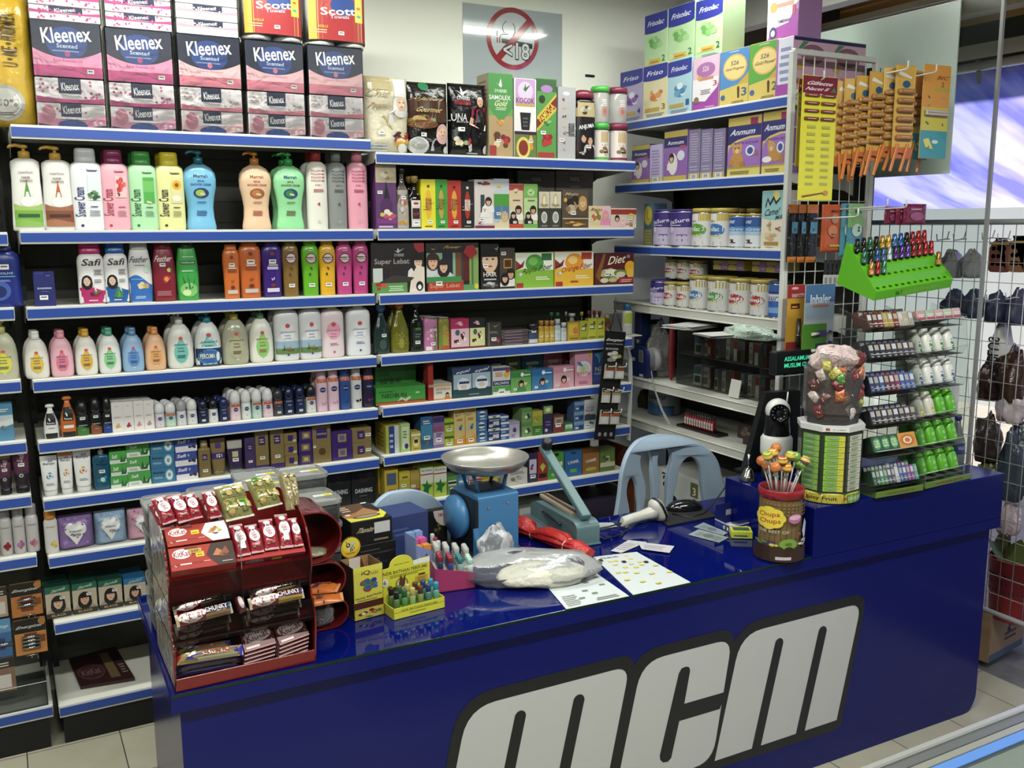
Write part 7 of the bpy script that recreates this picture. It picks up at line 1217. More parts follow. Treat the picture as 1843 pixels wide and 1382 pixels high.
cr='r 0 0 1 1 b8a060;r 0 0 .06 1 c83030;r .94 0 1 1 3c38c8;p .1 .2 .3 .55 .9 .6 .94 .25 .5 .1 3430b0;t CRUNCH .58 .55 .4 .5 c84838;b .2 .6 .12 .3 5 d8c890 e8e0c0 8a7a48;r .3 .02 .9 .2 e0d8b8'
for i,(q,d) in enumerate(((((232,1105),(552,1040),(560,1080),(236,1140)),'back'),(((232,1142),(612,1060),(622,1125),(238,1205)),'front'))):
    onquad(*q,pB,wrap('chocolate_bar','blue and gold crisp chocolate bar on the bottom tier, '+d+' one','chocolate bar','a08a50',cr,.02,seed=80+i),lift=.008*i)
for k in range(3): onquad(*[(x,y+(k+1)*22) for x,y in ((240,1150),(612,1070),(622,1125),(246,1205))],pB,wrap('chocolate_bar','dark wrapped bar stacked under the blue and gold bar, %s'%['uppermost','middle','lowest'][k],'chocolate bar','3a2420','r .0 .1 1 .5 2c2450;l .2 .5 .8 .9 1 8a7a5c',.016,seed=90+k),lift=-.016*(k+1))
kp='r 0 0 1 1 5e1418;e .5 .62 .44 .3 e8dcd8;t KitKat .5 .62 .7 .36 8a1c28 8;e .5 .64 .2 .06 e8dcd8;r .08 .1 .5 .2 d8c0b8;r .0 .0 1 .06 a05858;b .9 .3 .05 .06 2 e0c8c0'
for i,(q,d) in enumerate(((((588,1000),(770,960),(810,1080),(620,1115)),'left'),(((775,958),(950,920),(1000,1030),(815,1075)),'right'))):
    for k in range(5):
        nm=['topmost','second down','third down','fourth down','lowest'][k]
        onquad(*[(x+2*k,y+k*15) for x,y in q],pB,flatbox('chocolate_pack','flat dark red chocolate pack with white oval, %s of the %s pile'%(nm,d),'chocolate bar','581418',kp,.008,'flat chocolate packs on the bottom tier',frontart='r 0 0 1 .4 5a2428'),lift=-.009*k+.004)
# red scoop bins at the rack side
for i,(z0,z1,xr,d) in enumerate(((.95,1.086,.664,'top'),(.852,.948,.672,'middle'),(.7655,.850,.676,'bottom'))):
    y0=-1.19; x0_=RX+RW+.012; w=xr-x0_; h=z1-z0; r_=h/2
    pts=[(0,0),(w-r_,0)]+[(w-r_+r_*math.sin(R(a)),r_-r_*math.cos(R(a))) for a in range(15,180,15)]+[(w-r_,h),(0,h)]
    inn=[(max(.003,min(x,w*2))*(w-.004)/w if x>.003 else .003,z*(h-.006)/h+.003) for x,z in pts]
    rb=emp('snack_bin','dark red rounded scoop bin beside the chocolate rack, %s of three'%d,'bin',(x0_,y0,z0)); T_=Matrix(((1,0,0,0),(0,0,1,0),(0,1,0,0),(0,0,0,1)))
    m=MB(); m.loft([[(x,0,z) for x,z in pts],[(x,.16,z) for x,z in pts]],redp,cap=(0,1)); m.loft([[(x,.0,z) for x,z in inn],[(x,.155,z) for x,z in inn]],M('6c1414',.3),cap=(0,1))
    n_=len(pts); m.add([(x,0,z) for x,z in pts]+[(x,0,z) for x,z in inn],[(a,(a+1)%n_,n_+(a+1)%n_,n_+a) for a in range(n_)],redp); m.build('shell',rb)
    if i==0: crumple('cracker_pack','clear wrapped cracker stick lying in the top scoop bin','crackers',(x0_+w*.45,y0+.05,z0+.006),w*.34,.03,.012,M('8a8468',.25,bump=.8,bs=60),3,amp=.1)
    if i==1:
        for k in range(2):
            mm,mp=pillow(.055,.115,.012,M('d8702c',.25,bump=.2),seed=k); draw(mm,'r 0 0 1 .07 f0a860;r 0 .93 1 1 f0a860;t Zuperrr .5 .5 .35 .6 3a2c58 90;l .6 .2 .9 .8 1 a84818',mp,asp=.5); o=mm.build('candy_bar',loc=(x0_+.105-.0*k,y0-.035+.03*k,z0+.008+k*.014)); o.rotation_euler=(-.1,.0,R(75-14*k)); tag(o,'orange wrapped candy bar poking out of the middle scoop bin, '+('lower','upper')[k],'candy')
    if i==2: crumple('snack_bag','grey clear bag of dark snacks filling the bottom scoop bin','bag',(x0_+w*.45,y0+.05,z0+.006),w*.38,.05,.04,film('8a8680',f=.65,bump=1,bs=40),9,amp=.15)
# clear food containers
ctm=film(c='d8dcd8',f=.13,r=.25,bump=.05,bs=6,name='container_plastic'); rim=film(c='e4e8e4',f=.16,r=.3,bump=.05,bs=6,name='container_rim')
def container(label,w,d,h,rn,lab=True,group=None):
    r=emp('food_container',label,'container',(0,0,0),group=group); m=MB()
    m.loft([[(x*k,y*k,z) for x,y in sup(w/2,d/2,5,28)] for z,k in ((.001,.84),(.004,.88),(h*.5,.92),(h-.008,.955))],ctm,cap=(1,0)); m.build('body',r)
    m=MB(); m.loft([[(x*k,y*k,z) for x,y in sup(w/2,d/2,5,28)] for z,k in ((h-.012,.98),(h-.011,1),(h-.002,1),(h,.985),(h,.93),(h-.003,.9),(h-.003,.0))],rim,cap=(1,0)); 
    if lab: draw(m,'r 0 0 .5 1 f0f0ec;r .5 0 1 1 e8e030;l .06 .3 .45 .7 1 888;l .56 .3 .9 .7 1 6a6a20',lambda u,v,l:(-.005+u*.055,-.01+v*.018,h-.0022+l),asp=3)
    m.build('lid',r)
    m=MB(); k2=random.Random(rn); m.loft([[(x*k*(1+.05*math.sin(7*i+rn)),y*k,z) for i,(x,y) in enumerate(sup(w/2,d/2,4,24))] for z,k in ((.004,.84),(h*.35,.88),(h*.62,.8),(h*.68,.4))],M(['3a2c24','4a3020','2c2824'][rn%3],.6,bump=1,bs=40)); m.build('contents',r)
    return r
def cstack(px0,px1,yl,Yf,D,n,rz,d,lift=0,h=.072):
    a=at(px0,yl,1,Yf); b=at(px1,yl,1,Yf); w=b.x-a.x; zt=a.z*.5+b.z*.5; n=max(1,int(round((zt-TOP)/h))); h=(zt-TOP-.003)/n
    for k in range(n):
        nm='topmost' if k==n-1 else 'lowest' if k==0 else '%s up'%ORD[k]
        o=container('clear lidded food container, %s in the %s'%(nm,d),w,D,h-.0008,k+int(px0),lab=(k==n-1),group='food containers behind the rack'); o.location=((a.x+b.x)/2-math.sin(rz)*D/2,Yf+D/2,TOP+.001+k*h); o.rotation_euler=(0,0,rz)
cstack(545,622,902,-.985,.16,4,.04,'right front stack beside the bee box')
cstack(262,345,912,-1.02,.15,5,.0,'left stack behind the rack')
cstack(348,433,896,-1.02,.15,5,0,'second stack behind the rack')
cstack(438,535,880,-1.0,.15,5,.02,'third stack behind the rack')
cstack(432,518,862,-.845,.15,5,.02,'rear middle stack')
cstack(515,596,855,-.82,.14,5,.02,'rear right stack')
# bee box stack
Yb=-.93; a=at(627,941,1,Yb); b=at(703,929,1,Yb); w=(b-a).length; zt=(a.z+b.z)/2; hs=[.022]*3; hb=zt-TOP-.09
n=4; hh=(zt-TOP-.075)/n
for k in range(n):
    o=carton('honey_carton','flat black carton in the pile under the bee box, %s'%['lowest','second up','third up','fourth up'][k],'box',w,.17,hh-.001,base='161416',art='l .1 .3 .7 .6 1 4a4438;r .0 .0 1 .08 2c2824',group='flat black cartons'); o.location=((a.x+b.x)/2+.01,Yb+.085,TOP+.0006+k*hh); o.rotation_euler=(0,0,.06+.02*(k%2))
o=carton('honey_carton','black carton with yellow and brown top and white sticker, on pile behind sweets box','box',w,.17,.074,base='151315',art='t Thaniza .35 .62 .42 .2 c8b898 0 .3;r .56 .4 .95 .86 c8c8c4;l .5 .1 .9 .25 1 8a7a58',top='1c1614',topart='p 0 0 0 .24 .5 .1 .9 .34 1 .5 1 .2 .8 0 d8d030;p 0 .24 .5 .1 .9 .34 .7 .7 .4 .5 0 .4 a8703c;p .0 .4 .4 .5 .7 .7 .8 1 .2 1 5a3a20;e .5 .2 .34 .1 4a3420;e .5 .2 .28 .07 8a8468;l .1 .6 .35 .95 3 c8b090;r .08 .36 .2 .44 e8d8d0;r .78 .94 .92 1 e8e8e8'); o.location=((a.x+b.x)/2,Yb+.085,zt-.0745); o.rotation_euler=(0,0,.07)
# open sweets box with round bee card
P_,rz,w,h=foot((638,1118),(691,1105),1019)
r=emp('sweets_box','open-topped yellow and brown sweets carton with round bee card behind it','box',(0,0,0)); D=.085
m=MB(); t=.0015; bm=M('d8cc40',.4)
m.box(-w/2,w/2,0,t,0,h,bm); m.box(-w/2,w/2,D-t,D,0,h+.0,M('8a6a48',.5)); m.box(-w/2,-w/2+t,0,D,0,h,M('3a3024',.5)); m.box(w/2-t,w/2,0,D,0,h,M('8a6a48',.5)); m.box(-w/2,w/2,0,D,0,t,bm)
draw(m,'r 0 .9 1 1 e0d848;t iQ .42 .88 .3 .1 6a3418;t kids .72 .86 .26 .06 a8a030;b .5 .66 .36 .15 16 2c50a8 a82c2c 3c7a38 3c5cb8 b83838 1c3c88;b .55 .6 .3 .08 6 3c8a40 2850a8;t Honey_And_Fruits .5 .42 .9 .05 4a3820 3;l .1 .36 .9 .38 1 6a5a30;r 0 .2 1 .33 4a1c14;r 0 0 1 .2 c8b438;b .3 .1 .24 .07 6 3a2018 e8e0d0 5a3420;b .7 .12 .24 .08 6 c88838 4a7a30 7a2c1c;b .6 .03 .3 .02 5 3c8a50 c8c8a0',flat(w*.99,h*.99,0,0,h*.005),asp=w/h)
draw(m,'r 0 0 1 1 a87850;p .0 0 .3 .9 .5 .3 .3 0 5a2c1c;p 1 0 .75 .95 .55 .2 .7 0 6a3420;r .3 .4 .7 1 d8ccc0',lambda u,v,l:((u-.5)*w*.96,D-t-.0005-l,h*.5+v*h*.49),asp=w/(h*.5)); m.build('box_body',r)
m=MB(); q=w*.36; m.lathe([(q,0),(q,.002)],M('5a3c20',.4),32,T=Matrix.Translation((-.0,D+.022,h+q*.7))@Matrix.Rotation(PI/2,4,'X')); 
dm=lambda u,v,l:((u-.5)*q*2-.0,D+.0195-l,h+q*.7+(v-.5)*q*2)
draw(m,'e .5 .5 .47 .47 e8b828;e .5 .62 .4 .34 f0dc38;e .45 .5 .12 .12 e8d8a0;p .46 .3 .6 .34 .7 .44 .62 .58 .5 .52 2c2418;p .5 .32 .54 .34 .6 .54 .56 .54 e8e0c8;p .6 .36 .64 .4 .66 .52 .62 .54 e8e0c8;e .38 .62 .1 .1 3a2c1c;e .37 .63 .05 .05 e8d890;e .58 .68 .12 .07 b8d0c8;p .3 .72 .32 .72 .28 .84 .26 .82 2c2418;l .25 .24 .75 .3 1 a87820',dm,asp=1); m.build('round_card',r)
setp(r,P_,rz+.03)
# yellow perfume tray
a=ct(*K3(625,1245)); b=ct(*K3(1155,1110)); rz=math.atan2((b-a).y,(b-a).x); w=(b-a).length
r=emp('perfume_tray','yellow card perfume tray with printed back panel and small vials','tray',(a.x,a.y,TOP+.0006),rz); D=.075; yl=M('dcd834',.35); h1=hgt(a,K3(625,1135)[1])-TOP; h1=max(.02,h1)
m=MB(); m.box(0,w,0,.002,0,h1,yl); m.box(0,w,D-.002,D,0,h1,yl); m.box(0,.002,0,D,0,h1,yl); m.box(w-.002,w,0,D,0,h1,yl); m.box(0,w,0,D,h1*.55,h1*.6,M('90b820',.4))
draw(m,'t NDR_BATHAN_PERFUME .5 .7 .7 .2 8a8a18;l .3 .3 .7 .5 1 a8a020',lambda u,v,l:(u*w,-.0004-l,v*h1),asp=w/h1); m.build('tray',r)
zb_=hgt(a+Vector((math.cos(rz)*w*.8,math.sin(rz)*w*.8,0))+Vector((-math.sin(rz)*D,math.cos(rz)*D,0)),K3(970,600)[1])-TOP
m=MB(); bw=w*.97; pts=[(0,h1),(bw,h1),(bw,zb_),(bw*.66,zb_-.004)]+[(bw*.42+bw*.235*math.cos(R(t)),zb_-.006+.026*math.sin(R(t))) for t in range(0,181,15)]+[(bw*.17,zb_-.01),(0,zb_-.012)]
m.prism(pts,D+.0005,D+.003,yl,T=Matrix(((1,0,0,0),(0,0,1,0),(0,1,0,0),(0,0,0,1))))
hb_=zb_-h1; draw(m,'r .66 .86 1 1 e8e8dc;t NDR_BATHAN .42 1.0 .3 .07 8a8818;t NDR_BATHAN_PERFUME .5 .76 .9 .1 7a7818;l .1 .6 .9 .7 2 a8a028;e .42 .36 .13 .2 8a6a40;e .42 .36 .1 .16 d8c880;p .36 .4 .4 .66 .44 .5 .5 .66 .48 .3 .38 .2 5a3a20;b .25 .2 .18 .22 7 4a2c1c 6a4428 3a2418;e .08 .5 .07 .12 e8e0d8;t 6 .08 .5 .06 .14 3a3a50;r .7 .3 .95 .5 c8a830;l .72 .32 .93 .48 3 8a6a18;r .76 .52 .9 .57 7a3418',lambda u,v,l:(u*bw,D-.0-l,h1+v*hb_*.98),asp=bw/hb_); m.build('back_panel',r)
def vial(label,loc,cap,body,h=.05,rr=.0085,rzz=0,tilt=None,group='perfume vials in the yellow tray',clear=True):
    o=emp('perfume_vial',label,'vial',loc,rzz,group,rot=tilt); m=MB(); m.lathe([(rr*.9,0),(rr,.002),(rr,h*.55),(rr*.6,h*.62)],M(body,.08),12); m.build('glass_body',o)
    m=MB(); m.lathe([(rr*.85,h*.6),(rr*.9,h*.62),(rr*.9,h*.96),(rr*.7,h)],M(cap,.2),12); m.build('cap',o); return o
TR=Matrix.Translation((a.x,a.y,TOP))@Matrix.Rotation(rz,4,'Z')
caps=['1c1c1e','2c5a38','b8a858','5a2c20','24386c','2c88a0']; cn=['black','dark green','gold','brown','navy','teal']; bodies=['58743c','4c8a40','8aa860','7a8a48','4a7a68','5a9a80']
for j in range(2):
    for i in range(6):
        P_=TR@Vector((w*(.12+.155*i),D*(.25+.42*j),h1*.6+.001)); vial('small perfume vial with %s cap, %s row of the yellow tray'%(cn[i],['front','back'][j]),P_,caps[i],bodies[i],h=.052)
# blue tower-print display with orange tubes
r=emp('tube_display','pale blue tower-print card display of boxed perfume tubes behind the yellow tray','display',(.955,-1.03,TOP+.0006),.12)
m=MB(); bl=M('7c8cc0',.4); pr_=[(0,0),(.105,0),(.105,.075),(.0,.128)]
m.prism(pr_,.0,.002,bl,T=Matrix(((1,0,0,-.02),(0,0,1,0),(0,1,0,0),(0,0,0,1)))); m.prism(pr_,.055,.057,bl,T=Matrix(((1,0,0,-.02),(0,0,1,0),(0,1,0,0),(0,0,0,1)))); m.box(.083,.085,0,.055,0,.075,bl); m.box(-.02,.085,0,.055,.0,.002,bl); m.box(-.021,-.019,.0,.055,0,.15,bl)
tw=';'.join('p %.2f %.2f %.2f %.2f %.2f %.2f d0d4e4'%(x-.035,y-.07,x+.035,y-.07,x,y+.08) for x,y in ((.1,.85),(.3,.8),(.5,.7),(.15,.6),(.7,.6),(.4,.52),(.9,.5),(.6,.45),(.8,.38),(.2,.38),(.5,.3),(.1,.2),(.35,.15),(.7,.2)))
draw(m,tw,lambda u,v,l:(-.02+u*.1,-.0004-l,v*.1),asp=1); m.build('card_tray',r)
for j in range(3):
    for i in range(2):
        o=carton('perfume_box','%s small perfume box, %s one, in the pale blue display'%(['orange','pink','blue'][j],['left','right'][i]),'box',.023,.022,.1,base=['d88028','c8408c','6a8cc0'][j],art='r 0 .8 1 1 %s;l .2 .3 .8 .6 2 8a4a20'%['e08a30','d04c94','7898cc'][j]); 
        V=Matrix.Translation((.955,-1.03,TOP+.003))@Matrix.Rotation(.12,4,'Z')@Vector((-.006+i*.0255,.014+j*.0235*.75 if j==0 else .014+j*.0235,.018+.014*j)); o.location=V; o.rotation_euler=(0,0,.12)
for i in range(3):
    vial('clear test vial standing in the right slot of the pale blue display, %s'%['front','middle','back'][i],Matrix.Translation((.955,-1.03,TOP+.003))@Matrix.Rotation(.12,4,'Z')@Vector((.062,.012+i*.017,.05+.006*i)),['b8b8b8','8a3038','b0b0b0'][i],'c8a878',h=.07,rr=.0075,group='vials in the pale blue display')
# pink display of roll-ons
P_,rz,w,_h=foot(K3(1055,967),K3(1470,908),1030)
r=emp('vial_display','magenta card display wedge filled with perfume roll-ons','display',(P_.x,P_.y,TOP+.0006),rz); pk=M('a83060',.4); D=.12
fh=.085; rh=.052; m=MB(); XZ=Matrix(((1,0,0,0),(0,0,1,0),(0,1,0,0),(0,0,0,1)))
m.prism([(-w/2,0),(w/2,0),(w/2,rh*.9),(-w/2,rh*1.4)],0,.002,pk,T=XZ); m.prism([(-w/2,0),(w/2,0),(w/2,rh*.9),(-w/2,rh*1.4)],D-.002,D,M('c8b8a0',.5),T=XZ)
m.add([(-w/2,0,0),(-w/2,D,0),(-w/2-.01,D,.115),(-w/2,0,rh*1.4)],[(0,1,2,3)],pk); m.add([(-w/2+.002,0,0),(-w/2+.002,D,0),(-w/2-.008,D,.115),(-w/2+.002,0,rh*1.4)],[(3,2,1,0)],M('c8b8a0',.5)); m.box(w/2-.002,w/2,0,D,0,rh*.9,pk); m.box(-w/2,w/2,0,D,0,.002,pk)
m.add([(-w/2,.002,rh*1.25),(w/2,.002,rh*.75),(w/2,D-.002,rh*.85),(-w/2,D-.002,rh*1.5)],[(0,1,2,3)],M('d0c4ac',.5)); m.build('card_tray',r)
TR=Matrix.Translation((P_.x,P_.y,TOP))@Matrix.Rotation(rz,4,'Z')
c4=[('8a2430','navy body and dark red cap','28305c'),('8a2430','blue body and dark red cap','2c4080'),('2c7878','clear body and teal cap','90a8a0'),('a8d0c0','clear body and pale green cap','c8d8d0')]
for j in range(6):
    for i in range(4):
        V=Vector((-w/2+.02+i*.03+ (0.002*j),.012+j*.0185,rh*(1.3-.5*(i*.03+.02)/w)+.001)); 
        if j<3: c,t_,bd=c4[i]; vial('roll-on with %s, %s row of the magenta display'%(t_,['front','second','third'][j]),TR@V,c,bd,h=.042,rr=.0085,group='roll-ons in the magenta display')
        else: vial('white-topped clear roll-on, column %s, row %s of the magenta display'%(['one','two','three','four'][i],['four','five','six'][j-3]),TR@V,'b0b2aa','a0a29c',h=.055,rr=.009,group='roll-ons in the magenta display')
# blue kitchen scale with aluminium pan
a=ct(862,1004); b=ct(933,989); rz=math.atan2((b-a).y,(b-a).x); w=(b-a).length
r=emp('weighing_scale','blue metal weighing scale with round aluminium pan','scale',(a.x,a.y,TOP+.0006),rz); hS=hgt((a+b)/2,890)-TOP; bm=M('3c7cb4',.35,bump=.05,bs=50,name='scale_blue'); D=.17
m=MB(); m.prism(rc([(0,0),(0,hS),(D,hS),(D,0)],[0,.012,.012,0]),0,w,bm,T=YZ)
for x,z in ((.25,.8),(.72,.84),(.45,.36),(.62,.38)): m.lathe([(.005,0),(.004,.003)],M('c8ccd0',.3,1),10,T=Matrix.Translation((w*x,-.0,hS*z))@Matrix.Rotation(PI/2,4,'X'))
m.build('housing',r)
m=MB(); m.prism([(0,0),(-.0,hS-.012),(D,hS-.012),(D,0)],-.012,0,M('14181c',.4),T=YZ); m.prism([(-.03,0),(-.03,.02),(0,hS*.5),(0,0)],-.02,-.0,M('2c6ca0',.4),T=YZ); m.build('side_plate',r)
m=MB(); m.lathe([(.001,0),(.066,0),(.07,.006),(.07,.024),(.001,.03)],bm,32,T=Matrix.Translation((-.012,D*.6,hS*.58))@Matrix.Rotation(-PI/2,4,'Y')); m.build('dial_case',r)
m=MB(); m.box(-.03,w+.01,-.0,D,.0,.012,M('18181a',.5),.003); m.build('base',r)
zp=hgt((a+b)/2+Vector((-math.sin(rz)*D/2,math.cos(rz)*D/2,0)),840)-TOP
m=MB(); m.box(.02,w-.02,.05,.12,hS,hS+.008,M('22303c',.4)); 
for x,y in ((.03,.05),(w-.03,.05),(.03,.13),(w-.03,.13)): m.tube([(x,y,hS),(x+(-.02 if x<w/2 else .02),y,zp-.01)],.006,bm,8)
m.build('pan_support',r)
m=MB(); al=M('d0cec4',.3,.75,bump=.08,bs=25,name='aluminium'); pr=.143
m.lathe([(.001,-.004),(pr*.5,-.003),(pr*.82,.012),(pr*.95,.032),(pr,.045),(pr*1.0,.047),(pr*.965,.045),(pr*.9,.03),(pr*.78,.014),(pr*.5,.001),(.001,0)],al,48,(w/2,D/2,zp-.012),cap=(0,0)); m.build('pan',r)
# impulse sealer
a=ct(1038,985); b=ct(1072,979); c=ct(955,930); ax=(a-c); L=ax.length; rz=math.atan2(ax.y,ax.x)
r=emp('bag_sealer','grey-green hand bag sealer with raised arm','sealer',(c.x,c.y,TOP+.0006),rz); sg=M('5c7c80',.35,bump=.05,bs=50,name='sealer_paint'); wS=.085
XZm=Matrix(((1,0,0,0),(0,0,1,0),(0,1,0,0),(0,0,0,1)))
m=MB(); m.prism(rc([(0,0),(0,.055),(.04,.07),(L-.08,.078),(L-.02,.08),(L,.065),(L,0)],[0,.01,.01,0,.02,.01,0]),0,wS,sg,T=XZm); m.box(-.004,L+.004,-.004,wS+.004,0,.006,sg,.001)
m.build('body',r)
m=MB(); m.box(.02,L-.09,wS*.3,wS*.7,.075,.088,M('a89880',.5),.002,T=None); m.box(.02,L-.09,wS*.44,wS*.56,.088,.092,M('5a4030',.6)); m.build('sealing_strip',r)
m=MB(); m.tube([(L*.3,-.004,.05),(L*.45,-.012,.056),(L*.62,-.01,.05),(L*.7,-.004,.045)],.004,M('14181a',.4),8); m.build('side_cord',r)
m=MB(); m.box(-L*.98,.02,wS*.3,wS*.7,-.002,.02,M('54787c',.35),.003,T=Matrix.Translation((L-.035,0,.092))@Matrix.Rotation(R(27),4,'Y')); m.build('arm',r)
m=MB(); T_=Matrix.Translation((L-.035,0,.092))@Matrix.Rotation(R(27),4,'Y'); m.lathe([(.014,0),(.019,.004),(.019,.03),(.013,.036)],M('181a1c',.4),16,T=T_@Matrix.Translation((-L*.92,wS*.5,.02))); m.build('handle_knob',r)
m=MB(); m.tube([(L*.9,wS,.02),(L*.95,wS+.03,.006),(L*.9,wS+.1,.004),(L*.75,wS+.16,.004)],.0028,M('141416',.4),6); m.build('power_cord',r)
# red bag bundle
p0=ct(*(933,957)); p1=ct(1062,1006); d=(p1-p0); n=22; m=MB(); rings=[]; rn=random.Random(3)
for i in range(n+1):
    t=i/n; rr=np.interp(t,[0,.12,.2,.24,.4,.65,.72,.8,1],[.036,.038,.024,.018,.034,.034,.024,.03,.02]); c=p0+d*t; u=Vector((-d.y,d.x,0)).normalized()
    rings.append([c+u*(math.cos(a_)*rr*(1+.16*math.sin(7*a_+.3*i)+.08*math.sin(11*a_)))+Vector((0,0,1))*(.003+rr*.74+math.sin(a_)*rr*.7*(1+.14*math.sin(6*a_+i*.2)))-Vector((0,0,TOP))*0 for a_ in [2*PI*k/28 for k in range(28)]])
m.loft(rings,M('c8201c',.35,bump=.5,bs=70,name='red_plastic_sheet')); 
r=emp('plastic_bag_bundle','tied bundle of folded bright red plastic bags lying on the counter','bag bundle',(0,0,0)); m.build('bag_roll',r)
for t,w_ in ((.235,.019),(.715,.025)):
    c=p0+d*t; u=Vector((-d.y,d.x,0)).normalized(); m=MB(); m.tube([c+u*math.cos(a_)*w_*1.12+Vector((0,0,w_*.74+math.sin(a_)*w_*.82)) for a_ in [2*PI*k/20 for k in range(21)]],.0018,M('e8d0c8',.4),6); m.build('string_tie',r)
o=crumple('red_bag_tail',None,None,(p0.x-.03,p0.y+.02,TOP+.001),.03,.045,.02,M('b01c1a',.35,bump=.6,bs=60),8,amp=.25); o.parent=r
# clear plastic bag with white bags
a=ct(845,1000); b=ct(1045,1060); c=(ct(880,1000)+ct(1030,1050))/2
r=emp('clear_plastic_bag','crumpled clear plastic bag holding folded white bags, on the counter before the scale','bag',(0,0,0)); 
c1=ct(945,1040); o=crumple('bag_film',None,None,(c1.x,c1.y,TOP+.002),.235,.105,.05,film(c='f4f6f6',f=.1,r=.2,bump=.4,bs=14),21,amp=.14,rz=-.35); o.parent=r
c2=ct(975,1048); o=crumple('folded_bags',None,None,(c2.x,c2.y,TOP+.003),.135,.07,.036,M('e0dcc8',.5,bump=.7,bs=35),22,amp=.12,rz=-.3); o.parent=r
c3=ct(870,1000); o=crumple('bag_mouth',None,None,(c3.x+.01,c3.y-.07,TOP+.002),.07,.045,.07,film(c='f4f6f6',f=.2,r=.2,bump=.4,bs=14),23,amp=.25,rz=.6); o.parent=r
# laminated price sheets
def sheet(name,label,cat,q,base,art,z=TOP+.0006,th=.0012,asp=None,r=.12):
    p=[ct(x,y,z) for x,y in q]; m=MB(); m.prism([(v.x,v.y) for v in p],z,z+th,M(base,r)); A=(p[1]-p[0]).length/(p[3]-p[0]).length
    draw(m,art,lambda u,v,l:tuple((p[3]*(1-u)+p[2]*u)*(1-v)+(p[0]*(1-u)+p[1]*u)*v)[:2]+(z+th+.0003+l,),asp=A); o=m.build(name); return tag(o,label,cat)
S3=lambda x,y:(780+x/3.84,780+y/3.84)
yb=';'.join('r %.3f %.3f %.3f %.3f e0cc50'%(x,y,x+.09,y+.035) for x,y in ((.62,.9),(.62,.8),(.18,.8),(.3,.8),(.7,.68),(.5,.66),(.2,.7),(.32,.6),(.5,.56),(.66,.6),(.1,.5),(.22,.48),(.38,.42),(.86,.52),(.6,.34),(.9,.3),(.1,.3),(.3,.2),(.5,.1)))
sheet('price_list','laminated white price list with yellow marks, the right one','sheet',[S3(1105,855),S3(1405,820),S3(1778,1030),S3(1380,1117)],'d4dcdc','t TELEKAD .3 .93 .4 .04 2c3438;'+yb+';r .42 .73 .5 .78 1c2420;r .8 .64 .88 .69 1c2420;r .02 .84 .1 .9 3a3c38')
gb_=';'.join('r %.3f %.3f %.3f %.3f 7a807a'%(x,y,x+.09,y+.04) for x,y in ((.62,.84),(.78,.8),(.7,.7),(.85,.6),(.6,.5),(.8,.38),(.45,.3),(.3,.14),(.55,.2)))
sheet('price_list','laminated white price list with grey marks, the left one under the bag','sheet',[S3(700,960),S3(1050,915),S3(1352,1125),S3(918,1216)],'d4dcdc',gb_+';l .5 .04 .9 .12 2 8a908c;l .05 .04 .3 .3 6 a0a8a4;r .66 .9 .8 .96 5a2c2c')
sheet('receipt','pale printed receipt slip, left one near the sealer','receipt',[S3(1348,738),S3(1475,752),S3(1300,826),S3(1226,812)],'d0ccd0','l .1 .2 .9 .8 4 a8a0b0',z=TOP+.0022)
sheet('receipt','pale printed receipt slip, right one overlapping the other','receipt',[S3(1410,750),S3(1665,780),S3(1632,826),S3(1440,800)],'d4d0d4','l .1 .2 .8 .8 3 a8a4b0',z=TOP+.0042)
sheet('paper_slip','small white paper slip under the scanner cord','paper',[S3(1095,618),S3(1240,618),S3(1272,645),S3(1120,670)],'c0c8cc','l .2 .3 .8 .7 2 a8b0b4')
S8=lambda x,y:(1080+x/4.6075,820+y/4.6075)
sheet('banknote','grey printed banknote on the counter, front one','banknote',[S8(818,612),S8(1068,680),S8(988,722),S8(732,656)],'98a4a4','e .5 .5 .16 .3 6a7474;l .1 .2 .35 .8 3 7a8686;l .65 .2 .9 .8 3 748080')
sheet('banknote','grey printed banknote on the counter, back one','banknote',[S8(858,556),S8(1062,640),S8(1020,662),S8(776,592)],'8c9aa0','e .5 .5 .16 .3 66727a;l .1 .2 .35 .8 3 7a8686',z=TOP+.0006)
# barcode scanner
h0=ct(1121,950); h1_=ct(1172,940); dd=(h1_-h0); rz=math.atan2(dd.y,dd.x)
r=emp('barcode_scanner','white and black handheld barcode scanner lying on the counter','scanner',(h0.x,h0.y,TOP+.0006),rz); L=dd.length
wp=M('c8c6bc',.35,name='scanner_white')
def ell_(c,u,v,ru,rv,n=18): return [c+u*(ru*math.cos(2*PI*k/n))+v*(rv*math.sin(2*PI*k/n)) for k in range(n)]
X_,Y_,Z_=Vector((1,0,0)),Vector((0,1,0)),Vector((0,0,1))
m=MB(); m.loft([ell_(Vector((x,0,z)),Y_,(Z_*math.cos(.2)+X_*math.sin(.2)),ry,rz_) for x,z,ry,rz_ in ((-.005,.02,.012,.014),(0,.022,.016,.019),(.03,.026,.017,.019),(L*.6,.03,.017,.019),(L*.9,.035,.022,.022),(L+.01,.038,.03,.03))],wp); m.loft([ell_(Vector((x,0,z)),Y_,Z_,.01,.008) for x,z in ((.005,.008),(.01,.006),(.02,.012))],wp); m.build('handle',r)
hd=Matrix.Translation((L+.025,0,.04))@Matrix.Rotation(R(62),4,'Y')
m=MB(); m.loft([[hd@Vector((x*k,y*k,z)) for x,y in sup(.045,.032,2.6,28)] for z,k in ((-.02,.7),(-.008,.95),(0,1),(.006,1))],wp); m.build('head',r)
m=MB(); m.loft([[hd@Vector((x*k,y*k,z)) for x,y in sup(.045,.032,2.6,28)] for z,k in ((.005,1.02),(.013,1.02),(.016,.96))],M('15171a',.4)); m.build('rubber_ring',r)
